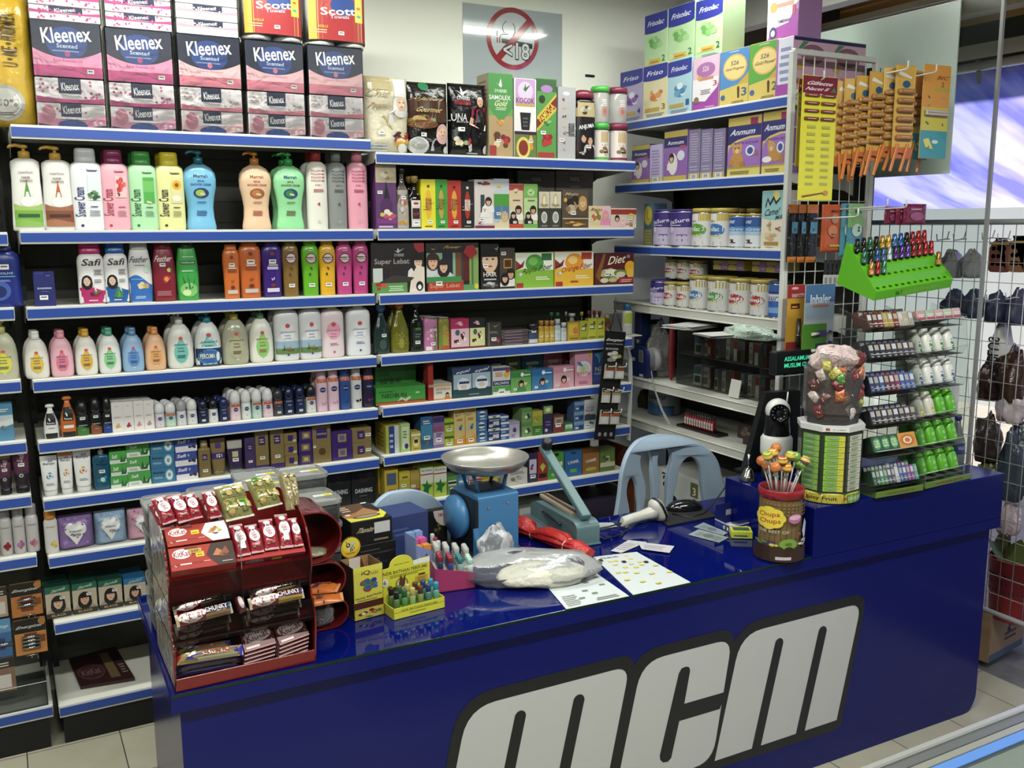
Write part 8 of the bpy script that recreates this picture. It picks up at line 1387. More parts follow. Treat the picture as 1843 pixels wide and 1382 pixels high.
m=MB(); m.loft([[hd@Vector((x*k,y*k,z)) for x,y in sup(.045,.032,2.6,28)] for z,k in ((.016,.9),(.02,.86),(.022,.6))],M('d0cec4',.3)); m.build('face_plate',r)
m=MB(); m.tube([(0,0,.018),(-.05,.02,.006),(-.12,.03,.003),(-.2,.06,.003)],.003,M('16181a',.4),6); m.build('cord',r)
# mouse on its pad
pd=[ct(*S8(*q)) for q in ((500,450),(640,400),(810,415),(965,510),(560,590),(505,540))]
m=MB(); m.prism([(v.x,v.y) for v in pd],TOP+.0006,TOP+.005,M('16171a',.6)); o=m.build('mouse_pad'); tag(o,'black mouse pad beside the scanner','pad')
mc=ct(*S8(700,455)); r=emp('computer_mouse','glossy black computer mouse on the mouse pad','mouse',(mc.x,mc.y,TOP+.0055),-.3); m=MB(); m.loft([[(x,y,z) for x,y in sup(.068*k,.036*k,2.3,28)] for z,k in ((0,.95),(.008,1),(.018,.93),(.028,.72),(.034,.4),(.036,.05))],M('101114',.12,coat=.6)); m.build('shell',r)
m=MB(); m.lathe([(.005,-.003),(.006,-.002),(.006,.002),(.005,.003)],M('2a2a2e',.4),12,T=Matrix.Translation((.035,0,.03))@Matrix.Rotation(PI/2,4,'X')); m.build('scroll_wheel',r)
pts=[ct(*S8(600,480),TOP+.008),ct(*S8(740,515),TOP+.006),ct(*S8(860,480),TOP+.006),ct(*S8(960,370),TOP+.012),ct(*S8(1060,230),TOP+.10)]
m=MB(); m.tube(pts,.0028,M('141416',.4),8); o=m.build('mouse_cable'); tag(o,'black cable curling over the mouse pad toward the raised counter end','cable')
# small boxes by the lollipop tub
P_,rz,w,h=foot(S8(955,570),S8(1098,648),930)
a=ct(*S8(952,585)); b=ct(*S8(1092,652)); c_=ct(*S8(1250,610)); rz=math.atan2((c_-b).y,(c_-b).x); w=(c_-b).length; D=(b-a).length
r=emp('medicine_tray_box','small open navy and white medicine box by the lollipop tub','box',(b.x,b.y,TOP+.0006),rz); nb=M('24308c',.35); wb=M('d8d8dc',.4); hh=.028; ang=math.atan2((a-b).y,(a-b).x)-rz
dv=Vector((math.cos(ang),math.sin(ang),0))*D
q=[Vector((0,0,0)),Vector((w,0,0)),Vector((w,0,0))+dv,dv]; m=MB()
for i in range(4):
    u,v=q[i],q[(i+1)%4]; m.add([u,v,v+Z_*hh,u+Z_*hh],[(0,1,2,3)],nb); n_=(v-u).cross(Z_).normalized()*.0006; m.add([u+n_+Z_*hh*.85,v+n_+Z_*hh*.85,v+n_+Z_*hh,u+n_+Z_*hh],[(0,1,2,3)],wb); m.add([u+n_+Z_*hh*.2+(v-u)*.5,u+n_+Z_*hh*.2+(v-u)*.8,u+n_+Z_*hh*.6+(v-u)*.8,u+n_+Z_*hh*.6+(v-u)*.5],[(0,1,2,3)],wb)
m.add([p+Z_*.001 for p in q],[(0,1,2,3)],M('c8c8cc',.5)); m.build('tray',r)
m=MB(); u,v=q[2],q[3]; m.add([u,v,v+Z_*.075,u+Z_*.075],[(0,1,2,3),(3,2,1,0)],nb); T_=lambda s,z:u.lerp(v,s)+Z_*z+Vector((0,-.001,0)); m.add([T_(.1,.03),T_(.45,.03),T_(.45,.05),T_(.1,.05)],[(3,2,1,0),(0,1,2,3)],wb); m.build('lid_flap',r)
m=MB(); 
for i in range(3): m.box(.01+i*.02,.026+i*.02,.005,.035,.002,.02,M(['3c3c44','c8ccd0','50545c'][i],.4),.001,T=Matrix.Rotation(.2,4,'Z'))
m.build('blister_strips',r)
o=carton('medicine_box','small bright yellow box half hidden by the lollipop tub','box',.07,.06,.024,base='d8e030',art='l .1 .3 .9 .7 1 2c50a0',topart='r .1 .2 .9 .8 4a5450;e .5 .5 .2 .2 2c6a38'); P_=ct(*S8(1200,680)); o.location=(P_.x,P_.y+.02,TOP+.0006); o.rotation_euler=(0,0,-.6)
# lollipop tub
cx,cy=2.050,-1.342; rT=.068; hT=hgt((cx,cy),872)-TOP-.006
r=emp('lollipop_tub','brown printed round lollipop tub with red rim','tub',(cx,cy,TOP+.0006),R(-34)); m=MB(); m.lathe([(rT*.93,0),(rT*.96,.004),(rT*.96,hT-.02)],M('7a5a34',.25),48,cap=(1,0)); m.build('body',r)
m=MB(); m.lathe([(rT*.9,hT-.04),(rT*.98,hT-.028),(rT*1.04,hT-.026),(rT*1.05,hT-.002),(rT*1.03,hT),(rT*.97,hT),(rT*.95,hT-.03)],M('a01c24',.25),48,cap=(0,0)); m.lathe([(rT*.95,hT-.035),(.001,hT-.035)],M('3a0c10',.5),32,cap=(0,0)); m.build('rim',r)
hh=hT-.035; cyl_=lambda rr,span,z0,h: (lambda u,v,l:((rr+.0004+l)*math.sin((u-.5)*span),-(rr+.0004+l)*math.cos((u-.5)*span),z0+v*h))
m=MB(); dots=';'.join('e %.3f %.3f .018 .02 8a6c40'%(.04+.05*i,.94-.055*j) for i in range(19) for j in range(4))
fl_=';'.join('e %.3f %.3f .085 .085 f0d838'%(.33+.10*math.cos(2*PI*i/8),.72+.105*math.sin(2*PI*i/8)) for i in range(8))
ch=';'.join('e %.3f .2 .055 .06 3a2418'%(.03+.105*i) for i in range(10))
draw(m,'r 0 0 1 1 80683c;'+dots+';e .62 .72 .08 .085 c86898;e .62 .74 .075 .04 e8b8c8;'+fl_+';e .33 .72 .13 .13 f0d838;t Chupa .33 .77 .24 .1 c03020 4;t Chups .34 .66 .24 .1 c03020 4;t THE_BEST_OF .38 .5 .34 .05 c8b8a0;b .28 .3 .16 .06 9 4a3860 3c2c50 6a8a40;e .55 .3 .1 .09 7aa83c;e .55 .3 .04 .03 5a7a28;b .4 .26 .08 .06 3 d8c860 c8b050;b .75 .32 .14 .08 6 e0d8c8 d8c0a0 a8c8d8;b .68 .46 .05 .04 3 b83828 c84838;p .72 .5 .76 .7 .84 .6 .8 .4 .76 .36 d0d8e0;'+ch+';r 0 0 1 .2 3a2418;r .42 .04 .58 .09 d0c8d0',cyl_(rT*.96,3.9,.004,hh),asp=3.9*rT/hh); m.build('printed_wrap',r)
lp=[(1371,829,'c86830','orange, far left'),(1381,820,'78a030','green, behind the far left'),(1397,806,'c87030','orange, second back left'),(1408,829,'b83038','red, centre'),(1395,841,'d87830','orange, front left'),(1391,815,'c86828','orange, left of top'),(1414,831,'a83838','dark red, centre'),(1423,820,'78a838','green, back right'),(1432,822,'70a030','green, right of pair'),(1416,842,'d87028','orange, front right'),(1441,838,'70a830','green, far right'),(1449,829,'886070','purple and yellow, behind far right'),(1380,836,'d07028','orange, low left')]
for i,(x,y,c,d) in enumerate(lp):
    rn=random.Random(i); dep=rn.uniform(-.035,.035); P_=hit(x,y,1,cy+dep-(.02 if 'front' in d else 0)); b_=Vector((cx+(P_.x-cx)*.45,cy+(P_.y-cy)*.4,TOP+hT-.03))
    lr=emp('lollipop','%s wrapped lollipop in the tub'%d,'lollipop',P_,group='lollipops in the tub'); dv=(b_-P_).normalized(); q=dv.to_track_quat('-Z','Y'); lr.rotation_mode='XYZ'; lr.rotation_euler=q.to_euler(); L=(b_-P_).length
    m=MB(); m.lathe([(.0165*math.sin(t),.0165*math.cos(t)) for t in [PI*k/10 for k in range(10,-1,-1)]],M(c,.2,bump=.5,bs=90),16,cap=(0,0)); m.lathe([(.0105,.0132),(.012,.0122),(.0168,.003),(.0168,-.003)],M('e8c040' if i%2 else c,.25),16,cap=(1,0)); m.build('sweet',lr)
    m=MB(); m.tube([(0,0,-.012),(0,0,-L)],.0022,M('e8e4d8',.4),8); m.build('stick',lr)
    m=MB(); m.loft([ell_(Vector((0,0,z)),X_,Y_,rx,ry,10) for z,rx,ry in ((-.013,.005,.005),(-.02,.004,.004),(-.034,.011,.002))],film('e8e8e8',f=.45,bump=1,bs=80)); m.build('wrapper_tail',lr)
# ---------------- goods on the raised counter end ----------------
TZ=TT+.0006
def ft(x,y): return hit(x,y,2,TT)
# chewing gum tower with sweet bin
cx,cy=2.285,-1.312
R0=.094; r=emp('gum_tower','octagonal clear tower of chewing gum packs with printed fruit gum base','tower',(cx,cy,TZ),R(-38))
hB=hgt((cx,cy-.085),768)-TT
oc=lambda rr,z,o=22.5:[(rr*math.cos(R(o+45*i)),rr*math.sin(R(o+45*i)),z) for i in range(8)]
m=MB(); m.lathe([(R0*1.05,0),(R0*1.08,.003),(R0*1.08,.032),(R0*1.0,.034)],M('b8b030',.3),40); draw(m,'r 0 0 1 1 c8b838;r 0 0 .18 1 3c8a70;r .62 0 1 1 58a838;t Juicy_Fruit .38 .5 .34 .5 2c2418;t DOUBLEMINT .8 .5 .26 .4 e8ecd8;p .62 .2 .66 .5 .62 .8 b83028;p .22 .5 .25 .2 .25 .8 b83028;r .66 .2 .67 .8 1c4a20',(lambda u,v,l:((R0*1.083+l)*math.sin((u-.5)*3),-(R0*1.083+l)*math.cos((u-.5)*3),.002+v*.029)),asp=3*R0/.03); m.build('base',r)
m=MB(); m.loft([oc(R0,.034),oc(R0,hB-.02)],M('3c5030',.4),cap=(0,0),sm=False); m.build('core',r)
m=MB(); cr_=film(c='e0ecd8',f=.08,bump=0,bs=3,name='tower_plastic'); m.loft([oc(R0*1.1,.03),oc(R0*1.1,hB-.012)],cr_,cap=(0,0),sm=False); m.build('clear_shell',r)
m=MB(); m.loft([oc(R0*1.14,hB-.014),oc(R0*1.16,hB+.004)],M('e0e0dc',.3),sm=False)
draw(m,'r 0 0 1 1 e4e4e0;t NO._1_IN_AMERICA .64 .45 .5 .3 5a4a48;r .12 .2 .28 .8 c85048;r .12 .5 .2 .8 2c3c70',(lambda u,v,l:((u-.5)*R0*.86,-R0*1.16*.9239-.0012-l-.0*v,hB-.012+v*.014)),asp=6); m.build('printed_collar',r)
for fc,(da,b1,b2) in enumerate(((0,'8cc838','d8d040'),(-45,'6aa848','88b850'),(45,'c8c8b0','d0d0c0'))):
    T_=Matrix.Rotation(R(da),4,'Z')
    for k in range(10):
        m=MB(); z=.04+k*(hB-.065)/10; h=(hB-.065)/10*.92; w=.062; yb_=-R0*.9239-.001
        m.box(-w/2,w/2,yb_-.008,yb_,z,z+h,M(b1,.35),.001,T=T_)
        draw(m,'r 0 0 1 1 %s;r .7 0 1 1 %s;e .42 .5 .3 .3 3c4a30;e .42 .5 .27 .22 a8c890;l .2 .4 .62 .6 1 2c3c28;b .84 .5 .08 .3 2 d8c030 4a8a30'%(b1,b2),(lambda u,v,l,z=z,h=h:tuple(T_@Vector(((u-.5)*w,yb_-.0085-l,z+v*h)))),asp=w/h)
        o=m.build('gum_pack',loc=(cx,cy,TZ),rz=R(-38)); tag(o,'chewing gum pack on the tower, %s face, %s'%(['front','left','right'][fc],['lowest','second up','third up','fourth up','fifth up','sixth up','seventh up','eighth up','ninth up','topmost'][k]),'gum','gum packs on the tower')
# sweet bin on the tower
zb=TT+hB+.006; r=emp('sweet_bin','clear hexagonal bin heaped with wrapped sweets on top of the gum tower','bin',(cx,cy,zb),R(-38)); hb=hgt((cx,cy-.06),662)-zb
m=MB(); m.loft([oc(R0*.9,0),oc(R0*.95,.03),oc(R0*1.0,.035),oc(R0*1.0,hb)],film(c='e4e4e4',f=.12,bump=0.05,bs=5),cap=(1,0),sm=False); m.build('bin_shell',r)
m=MB(); m.loft([oc(R0*.6,.002),oc(R0*.88,.03),oc(R0*.88,hb*.9)],M('6a3c2c',.5,bump=.9,bs=60,var=.5),sm=False); m.build('bin_fill',r)
rn=random.Random(5); sw=[]
cs=['c86838','8a3038','5a3430','d8c8c0','b8b048','7a2c30','d87838','4a8a38','6c4440','c0b0a8']
cn_=['orange','red brown','dark brown','white','yellow','maroon','bright orange','green','brown','cream']
ring_=['low','middle','upper']
for i in range(48):
    a=R(-38)+rn.uniform(-2.4,.4)*1.0; lev=rn.random(); z=zb+.02+lev*(hb-.01); q=R0*.83
    if i>=36: a=rn.uniform(0,2*PI); q=rn.uniform(0,.06); z=zb+hb*.92+rn.uniform(0,.035)*(1-q/.07)
    m,mp=pillow(.03,.045,.012,M(cs[i%10],.15,bump=.3,bs=80),seed=i); draw(m,'b .5 .5 .3 .2 3 e0d0a0 %s'%cs[(i+3)%10],mp,asp=.7)
    o=m.build('wrapped_sweet',loc=(cx+q*math.cos(a),cy+q*math.sin(a),z)); o.rotation_euler=(PI/2+rn.uniform(-.3,.3) if i<36 else rn.uniform(-.5,.5),rn.uniform(-.8,.8),a+PI/2+rn.uniform(-.3,.3)); tag(o,cn_[i%10]+' wrapped sweet '+(('against the clear wall of the sweet bin, %s part'%ring_[min(2,int(lev*3))]) if i<36 else 'heaped on top of the sweet bin'),'sweet','wrapped sweets in the bin: '+cn_[i%10]+(' '+ring_[min(2,int(lev*3))] if i<36 else ' top'))
crumple('sweet_bag','torn clear sweet bag bulging above the sweet bin','bag',(cx,cy,zb+hb*.95),.085,.07,.045,film(c='d8c0bc',f=.3,bump=.8,bs=30),14,amp=.25)
# security camera
P_=ft(1402,862); r=emp('security_camera','white and black swivel security camera with ring of lights','camera',(P_.x,P_.y+.02,TZ),R(-30)); cz=[hgt((P_.x,P_.y+.02),y)-TT for y in (840,812,782,745,718)]
z0,z1,z2,z3,z4=cz; q=.053
m=MB(); m.lathe([(q*.9,0),(q*.95,.004),(q*.9,z0*.6),(q*.98,z1-.01)],M('202326',.25),32); m.build('clear_lower_base',r)
m=MB(); m.lathe([(q,z1-.012),(q*1.04,z1),(q*1.04,z2-.012),(q*.9,z2)],M('d8d8d2',.35),32); draw(m,'t escam .35 .5 .3 .5 3c4044',lambda u,v,l:((q*1.042+l)*math.sin((u-.5)*2),-(q*1.042+l)*math.cos((u-.5)*2),z1+.004+v*.014),asp=5); m.build('white_base_ring',r)
hc=(z3-z2)*1.0; m=MB(); m.lathe([(q*.85,z2),(q*.88,z2+.01),(q*.75,z3),(q*.6,z3+.02),(.001,z3+.03)],M('121416',.2),32,cap=(0,0)); m.build('neck',r)
m=MB(); qh=.043; m.lathe([(qh*math.cos(t),qh*math.sin(t)) for t in [-PI/2+PI*k/16 for k in range(17)]],M('d8d8d4',.3),28,(0,0,z3+.012),cap=(0,0),sy=.95); m.build('head',r)
m=MB(); m.lathe([(.001,0),(.03,0),(.033,-.004),(.034,-.016)],M('0c0d0f',.12),32,T=Matrix.Translation((-.008,-.046,z3+.012))@Matrix.Rotation(PI/2,4,'X')@Matrix.Rotation(PI,4,'X'),cap=(0,0)); 
m.lathe([(.001,.002),(.009,.002),(.009,0)],M('1c2c3c',.05),20,T=Matrix.Translation((-.008,-.047,z3+.012))@Matrix.Rotation(PI/2,4,'X'),cap=(0,0))
m.build('lens_face',r)
m=MB()
for i in range(11): a=2*PI*i/11; m.lathe([(.0022,0),(.0015,.002)],M('d0d4d8',.2),8,T=Matrix.Translation((-.008+.022*math.cos(a),-.0465,z3+.012+.022*math.sin(a)))@Matrix.Rotation(PI/2,4,'X'))
m.build('light_ring',r)
m=MB(); m.tube([(.035,.02,z3+.03),(.038,.02,z3+.075)],[.003,.0025],M('d8d8d4',.3),8); m.build('antenna',r)
# payment terminal back and customer display
A_=ft(1392,856)
r=emp('till_monitor','tall black back of the till monitor behind the security camera','monitor',(0,0,0))
Ym=-.965; p=[at(1379,707,1,Ym),at(1440,703,1,Ym),at(1440,868,1,Ym),at(1334,875,1,Ym)]
m=MB(); m.loft([[tuple(v) for v in p],[(v.x+.01,v.y+.035,v.z) for v in p]],M('0d0e10',.45),sm=False); m.build('housing',r)
zt_=min(v.z for v in p); m=MB(); m.box(p[3].x+.01,p[2].x+.02,Ym,Ym+.05,TT,max(TT+.01,zt_+.005),M('121316',.4)); m.build('foot',r)
Yd=-1.03; a=at(1394,634,1,Yd); b=at(1487,646,1,Yd); c=at(1397,676,1,Yd); w=(b-a).length; h=a.z-c.z
r=emp('customer_display','black customer display pole with green two-line text','display',(a.x,Yd,TT+.001),math.atan2(b.z-a.z,w)*0-.0)
m=MB(); m.box(0,w,-.01,.03,c.z-TT,a.z-TT,M('0f1113',.3),.005); m.build('housing',r)
m=MB(); draw(m,'r 0 0 1 1 0a0f0e',flat(w*.92,h*.8,-.0105,w/2,c.z-TT+h*.1),asp=w/h)
vs,fs=textmesh('ASSALAMUALAIKUM'); g_=M('38d8a0',.3,em=1.1)
m.add([(w*.52+x*w*.76,-.0125,c.z-TT+h*.68+y*h*.19) for x,y in vs],fs,g_); vs,fs=textmesh('MUSLIM CHOICE'); m.add([(w*.475+x*w*.66,-.0125,c.z-TT+h*.4+y*h*.19) for x,y in vs],fs,g_); m.build('text_screen',r)
m=MB(); m.tube([(w*.75,.03,0),(w*.75,.03,a.z-TT-.02)],.012,M('1a1c20',.4),12); m.lathe([(.05,0),(.05,.006),(.02,.012)],M('1a1c20',.4),24,(w*.75,.03,0)); m.build('pole',r)
# brass bell, pen
P_=ft(1357,868); r=emp('desk_bell','small silver bell with upright handle beside the lollipop tub','bell',(P_.x,P_.y+.03,TZ)); sv=M('c0c0bc',.15,1); m=MB(); m.lathe([(.03,0),(.031,.003),(.022,.02),(.015,.038),(.009,.045),(.001,.047)],sv,28); m.build('bell_cup',r); m=MB(); m.tube([(0,0,.045),(0,0,.095)],[.004,.005],sv,10); m.build('handle',r)
# ---------- acrylic stepped racks ----------
ac=film(c='f4f8f4',f=.04,bump=0,bs=3,name='clear_acrylic',ior=1.2); gt=M('5c8a20',.2,a=1)
u0=Vector((math.cos(CA),math.sin(CA),0)); v0=Vector((-math.sin(CA),math.cos(CA),0))
def tierrack(label,px0,px1,ybase,levels,D=.2):
    a=ft(px0,ybase[0]); b=ft(px1,ybase[1]); w=(b-a).length; rz=math.atan2((b-a).y,(b-a).x)
    r=emp('acrylic_rack',label,'rack',(a.x,a.y,TZ),rz); m=MB(); m.box(0,w,0,D,0,.004,M('587828',.2)); m.box(0,w,-.004,0,0,.02,M('6c8c30',.15,coat=.5),.001)
    draw(m,'t WRIGLEYS .5 .5 .6 .4 8a3820',lambda u,v,l:(u*w,-.0045-l,.002+v*.016),asp=w/.016); m.build('base_tray',r)
    H_=levels[-1][0]+.07; top=levels[-1][1]
    m=MB(); m.prism([(0,0),(0,.03)]+[(l[1]-.012,l[0]+.035) for l in levels]+[(D,H_),(D,0)],0,.002,ac,T=YZ); m.build('side_panel',r)
    m=MB(); m.prism([(0,0),(0,.03)]+[(l[1]-.012,l[0]+.035) for l in levels]+[(D,H_),(D,0)],w-.002,w,ac,T=YZ); m.build('side_panel',r)
    for z,y in levels:
        m=MB(); T_=Matrix.Translation((0,y,z)); m.box(.002,w-.002,0,D-y,0,.002,ac,T=T_); m.add([(.002,0,0),(w-.002,0,0),(w-.002,-.014,.03),(.002,-.014,.03)],[(0,1,2,3)],ac,T=T_); m.tube([(.002,-.014,.03),(w-.002,-.014,.03)],.001,M('dfe6e2',.1),5,T=T_); m.build('tier',r)
    return r,w,rz
# levels found from the photo
La=ft(1575,897); 
def lev(x,ys,y0=0): 
    o=[]
    for i,y in enumerate(ys): Y=.0+.012*i+y0; P0=La+v0*Y; o.append((hgt((P0.x,P0.y),y)-TT,Y+.012))
    return o
LV=lev(0,[884,830,775,716,655,600]); LV=[(max(.006,z),y) for z,y in LV]
ra,wa,rza=tierrack('clear stepped acrylic rack of small boxed gum and sweets on the raised end',1575,1660,(897,882),LV)
rb,wb_,rzb=tierrack('clear stepped acrylic rack of gum bottles at the far right of the raised end',1664,1746,(880,861),[(z,y) for z,y in LV])
TA=Matrix.Translation(ra.location)@Matrix.Rotation(rza,4,'Z'); TB=Matrix.Translation(rb.location)@Matrix.Rotation(rzb,4,'Z')
# left rack contents: rows of small leaning cartons
spec=[('slim',12,['3c6a38','4a8a50','58585c','c8c8cc','3c60a0','88488c','48a890']),('wide',[('2c5a38','48a858'),('2c6038','3c9850'),('305838','58a860'),('d89828','c87020')]),
 ('slim',8,['3a342c','4a4238','38382c','52483a']),('slim',9,['3c3c6a','30588a','6a2c38','8a3440','3c5ca0','48689c']),('slim',8,['2c2c30','383438','403c38','4a4444']),('slim',9,['5a3024','7a2c2c','b89838','8a3028','c8b8a0','a8a890'])]
nmc={'3c6a38':'green','4a8a50':'mid green','58585c':'grey','c8c8cc':'silver','3c60a0':'blue','88488c':'purple','48a890':'turquoise','3a342c':'black brown','4a4238':'olive brown','38382c':'black','52483a':'taupe','3c3c6a':'violet','30588a':'blue','6a2c38':'wine','8a3440':'red','3c5ca0':'bright blue','48689c':'steel blue','2c2c30':'black','383438':'charcoal','403c38':'dark grey','4a4444':'grey brown','5a3024':'brown','7a2c2c':'dark red','b89838':'yellow','8a3028':'red','c8b8a0':'beige','a8a890':'pale green'}
lvn=['lowest','second','third','fourth','fifth','top']
for li,(z,y) in enumerate(LV):
    sp=spec[li]
    if sp[0]=='wide':
        for i,(c1,c2) in enumerate(sp[1]):
            w=wa*.23; x=.006+i*wa*.245
            if i<3:
                w=wa*.2; x=.006+i*wa*.18
            else: w=wa*.38; x=wa*.58
            o=carton('gum_sachet',['dark green gum sachet box, left','dark green gum sachet box, middle','dark green gum sachet box, right','orange and red sweet box with zero mark'][i]+', on the second tier of the small-box rack','box',w,.07,.05,base=c1,art='r 0 0 1 1 %s;e .5 .5 .4 .4 %s;t %s .5 .5 .5 .5 f0e8c0'%(c1,c2,'ECLIPSE' if i<3 else 'O'),topart='r 0 0 1 1 %s;e .5 .5 .4 .35 %s;e .5 .5 .25 .2 d8d8c8'%(c1,c2),sd=c1)
            o.location=TA@Vector((x+w/2,y+.03,z+.0125)); o.rotation_euler=(R(-24),0,rza)
        continue
    n=sp[1]; cl=sp[2]; w=(wa-.008)/n
    for i in range(n):
        c=cl[i*len(cl)//n]; h=.052+(li in (3,))*.006
        for dd_ in range(2):
            o=carton('gum_carton','small %s gum carton, %s in %s row, %s tier, small-box rack'%(nmc[c].split()[-1],ORD[i],['front','back'][dd_],lvn[li]),'box',w*.88,.03,h,base=c,art='r .1 .55 .9 .9 %s;l .2 .1 .8 .45 2 a8a8a8;b .5 .35 .3 .12 2 d8d0c0 %s'%(['c8ccd0','b0a890'][i%2],cl[(i+1)%len(cl)]),top=c,r=.25,topart='l .2 .2 .8 .8 2 a8a8a0',group='cartons in the small-box rack')
            o.location=TA@Vector((.004+w*(i+.5),y+.012+.036*dd_,z+.007+.005*dd_)); o.rotation_euler=(R(-22),0,rza)
# right rack: gum bottles, four per tier
gb=[('5cb828','3c8a20','lime green'),('5cb828','3c8a20','lime green'),(None,None,None),('e0e0d8','2c5898','white and blue'),('e0e0d4','2c8050','white and green'),('d0a8a0','b8b0a0','pink')]
def gumb(label,c,band,H=.085,rr=.021):
    o=emp('gum_bottle',label,'bottle',(0,0,0)); m=MB(); m.loft([[(x,y,z) for x,y in sup(rr*k,rr*k,2.4,24)] for z,k in ((0,.95),(.003,1),(H*.62,1),(H*.68,.92),(H*.72,.86))],M(c,.25)); m.build('body',o)
    m=MB(); m.lathe([(rr*.84,H*.72),(rr*.95,H*.74),(rr*.95,H*.84),(rr*.8,H*.86),(rr*.8,H*.95),(rr*.72,H),(rr*.4,H),(rr*.38,H*.985),(.001,H*.985)],M(c if band!='2c5898' and band!='2c8050' else 'e4e4dc',.25),24,cap=(0,0)); m.build('flip_cap',o)
    m=MB(); mp=lambda u,v,l:((rr*1.01+l)*math.sin((u-.5)*2.4),-(rr*1.01+l)*math.cos((u-.5)*2.4),H*.03+v*H*.55)
    draw(m,('r 0 0 1 .55 %s;w 0 .5 .1 %s;b .5 .35 .3 .2 4 c8c048 e0e8e0 %s;l .25 .7 .75 .85 1 %s'%(band,band,band,band)) if band!='3c8a20' else 'p .1 .3 .2 .15 .85 .15 .95 .3 .85 .45 .2 .45 1c3c20;t GUM .52 .3 .5 .16 d8e8d0;e .5 .72 .25 .12 88d850',mp,asp=1.4); m.build('label',o)
    return o
for li,(z,y) in enumerate(LV[:5]):
    for i in range(4):
        if li==2: c,bd,d=[('d8d4c8','c8b048','pale yellow'),('d4d0c0','c0a848','cream and yellow'),('5cb828','3c8a20','lime green'),('5cb828','3c8a20','bright lime')][i]
        else: c,bd,d=gb[li]
        for dd_ in range(2):
            o=gumb('%s gum bottle, %s in %s row, %s tier of bottle rack'%(d,['first','second','third','fourth'][i],['front','back'][dd_],lvn[li]),c,bd); o['group']='gum bottles in the acrylic rack'
            o.location=TB@Vector((.028+i*(wb_-.02)/4,y+.024+.046*dd_,z+.010+.004*dd_)); o.rotation_euler=(R(-20),0,rzb)
z,y=LV[5]
for i in range(5):
    o=carton('sweet_carton','slim pale pink and green sweet carton, %s from left, top tier of bottle rack'%ORD[i],'box',(wb_-.01)/5*.9,.11,.032,base=['c89890','a8c098','d0a8a0','b8c8a0','d8b0a8'][i],art='l .1 .3 .9 .7 2 f0e8e0;r 0 0 1 .25 b04848',topart='l .2 .1 .8 .9 5 e8e0d8;r .1 .1 .3 .9 c0a070',group='sweet cartons on the top tier')
    o.location=TB@Vector((.006+(i+.5)*(wb_-.01)/5,y+.055,z+.012)); o.rotation_euler=(R(-18),0,rzb)
# lime green nail polish stand
PA,PB,PC=at(1573,541,1,-1.36),at(1710,517,1,-1.36),at(1521,506,1,-1.2); ux=(PB-PA); w=ux.length; ux.normalize(); uy=(PC-PA); uy-=ux*uy.dot(ux); uy.normalize(); uz=ux.cross(uy); MR=Matrix((ux,uy,uz)).transposed()
D=.16; zt_=.135
r=emp('nail_polish_stand','bright lime green stepped nail polish stand on top of the acrylic racks','stand',PA); r.rotation_euler=MR.to_euler(); lg=M('5cbc18',.35,name='lime_card')
st=[(0,0),(0,.03)]; H_=zt_; n=4
for k in range(n): y0_=D*k/n; zz=.03+(H_-.03)*k/n; st+= [(y0_+D/n*.75,zz+.006*0),(y0_+D/n,zz+(H_-.03)/n)]
st=[(0,0),(0,.03)]
for k in range(4): st+=[(D*(k+.75)/4.2,.03+(H_-.03)*k/4+.004),(D*(k+1)/4.2,.03+(H_-.03)*(k+1)/4)]
st+=[(D,H_),(D,0)]
m=MB(); m.prism(st,0,w,lg,T=YZ); 
m.prism([(0,0),(-.0,.032),(D*.95,H_+.008),(D,H_+.008),(D,0)],-.002,0,lg,T=YZ); m.prism([(0,0),(-.0,.032),(D*.95,H_*.9),(D,H_*.9),(D,0)],w,w+.002,lg,T=YZ)
hol=[]
for k in range(4):
    for i in range(12): m.add([(w*(i+.75)/12.5+.006*math.cos(t),D*(k+.4)/4.2+.006*math.sin(t),.03+(H_-.03)*k/4+.006) for t in [2*PI*q/10 for q in range(10)]],[tuple(range(10))],M('1c4a08',.7))
draw(m,'t Golden_Rose .62 .5 .4 .5 88d048 0 .3;t No_7 .3 .45 .08 .5 1c3c10',lambda u,v,l:(u*w,-.0004-l,v*.03),asp=w/.03); m.build('stepped_body',r)
TL=Matrix.Translation(PA)@MR.to_4x4()
rows={3:['18181a','1a1a1c','2c5a48','241416','b88828','c89030','3c60a0','2850a0','1c1c20','8a1c24','9c1c24','a01c20'],2:['2c5a50','1c1c20','2c4890','3c508a','b0b8c0','4a2470','4c2478','54308a','8a2028','982028','a01c24','a82428'],1:['b87838','9c2024','3c7a60',None,None,None,None,None,None,None,None,'b87830']}
kn={'18181a':'black','1a1a1c':'jet black','2c5a48':'dark green','241416':'brown black','b88828':'gold','c89030':'amber','3c60a0':'blue','2850a0':'bright blue','1c1c20':'black','8a1c24':'deep red','9c1c24':'red','a01c20':'scarlet','2c5a50':'green','2c4890':'blue','3c508a':'slate blue','b0b8c0':'silver','4a2470':'purple','4c2478':'violet','54308a':'pale purple','8a2028':'dark red','982028':'red','a01c24':'scarlet','a82428':'bright red','b87838':'orange gold','9c2024':'red','3c7a60':'green','b87830':'orange gold'}
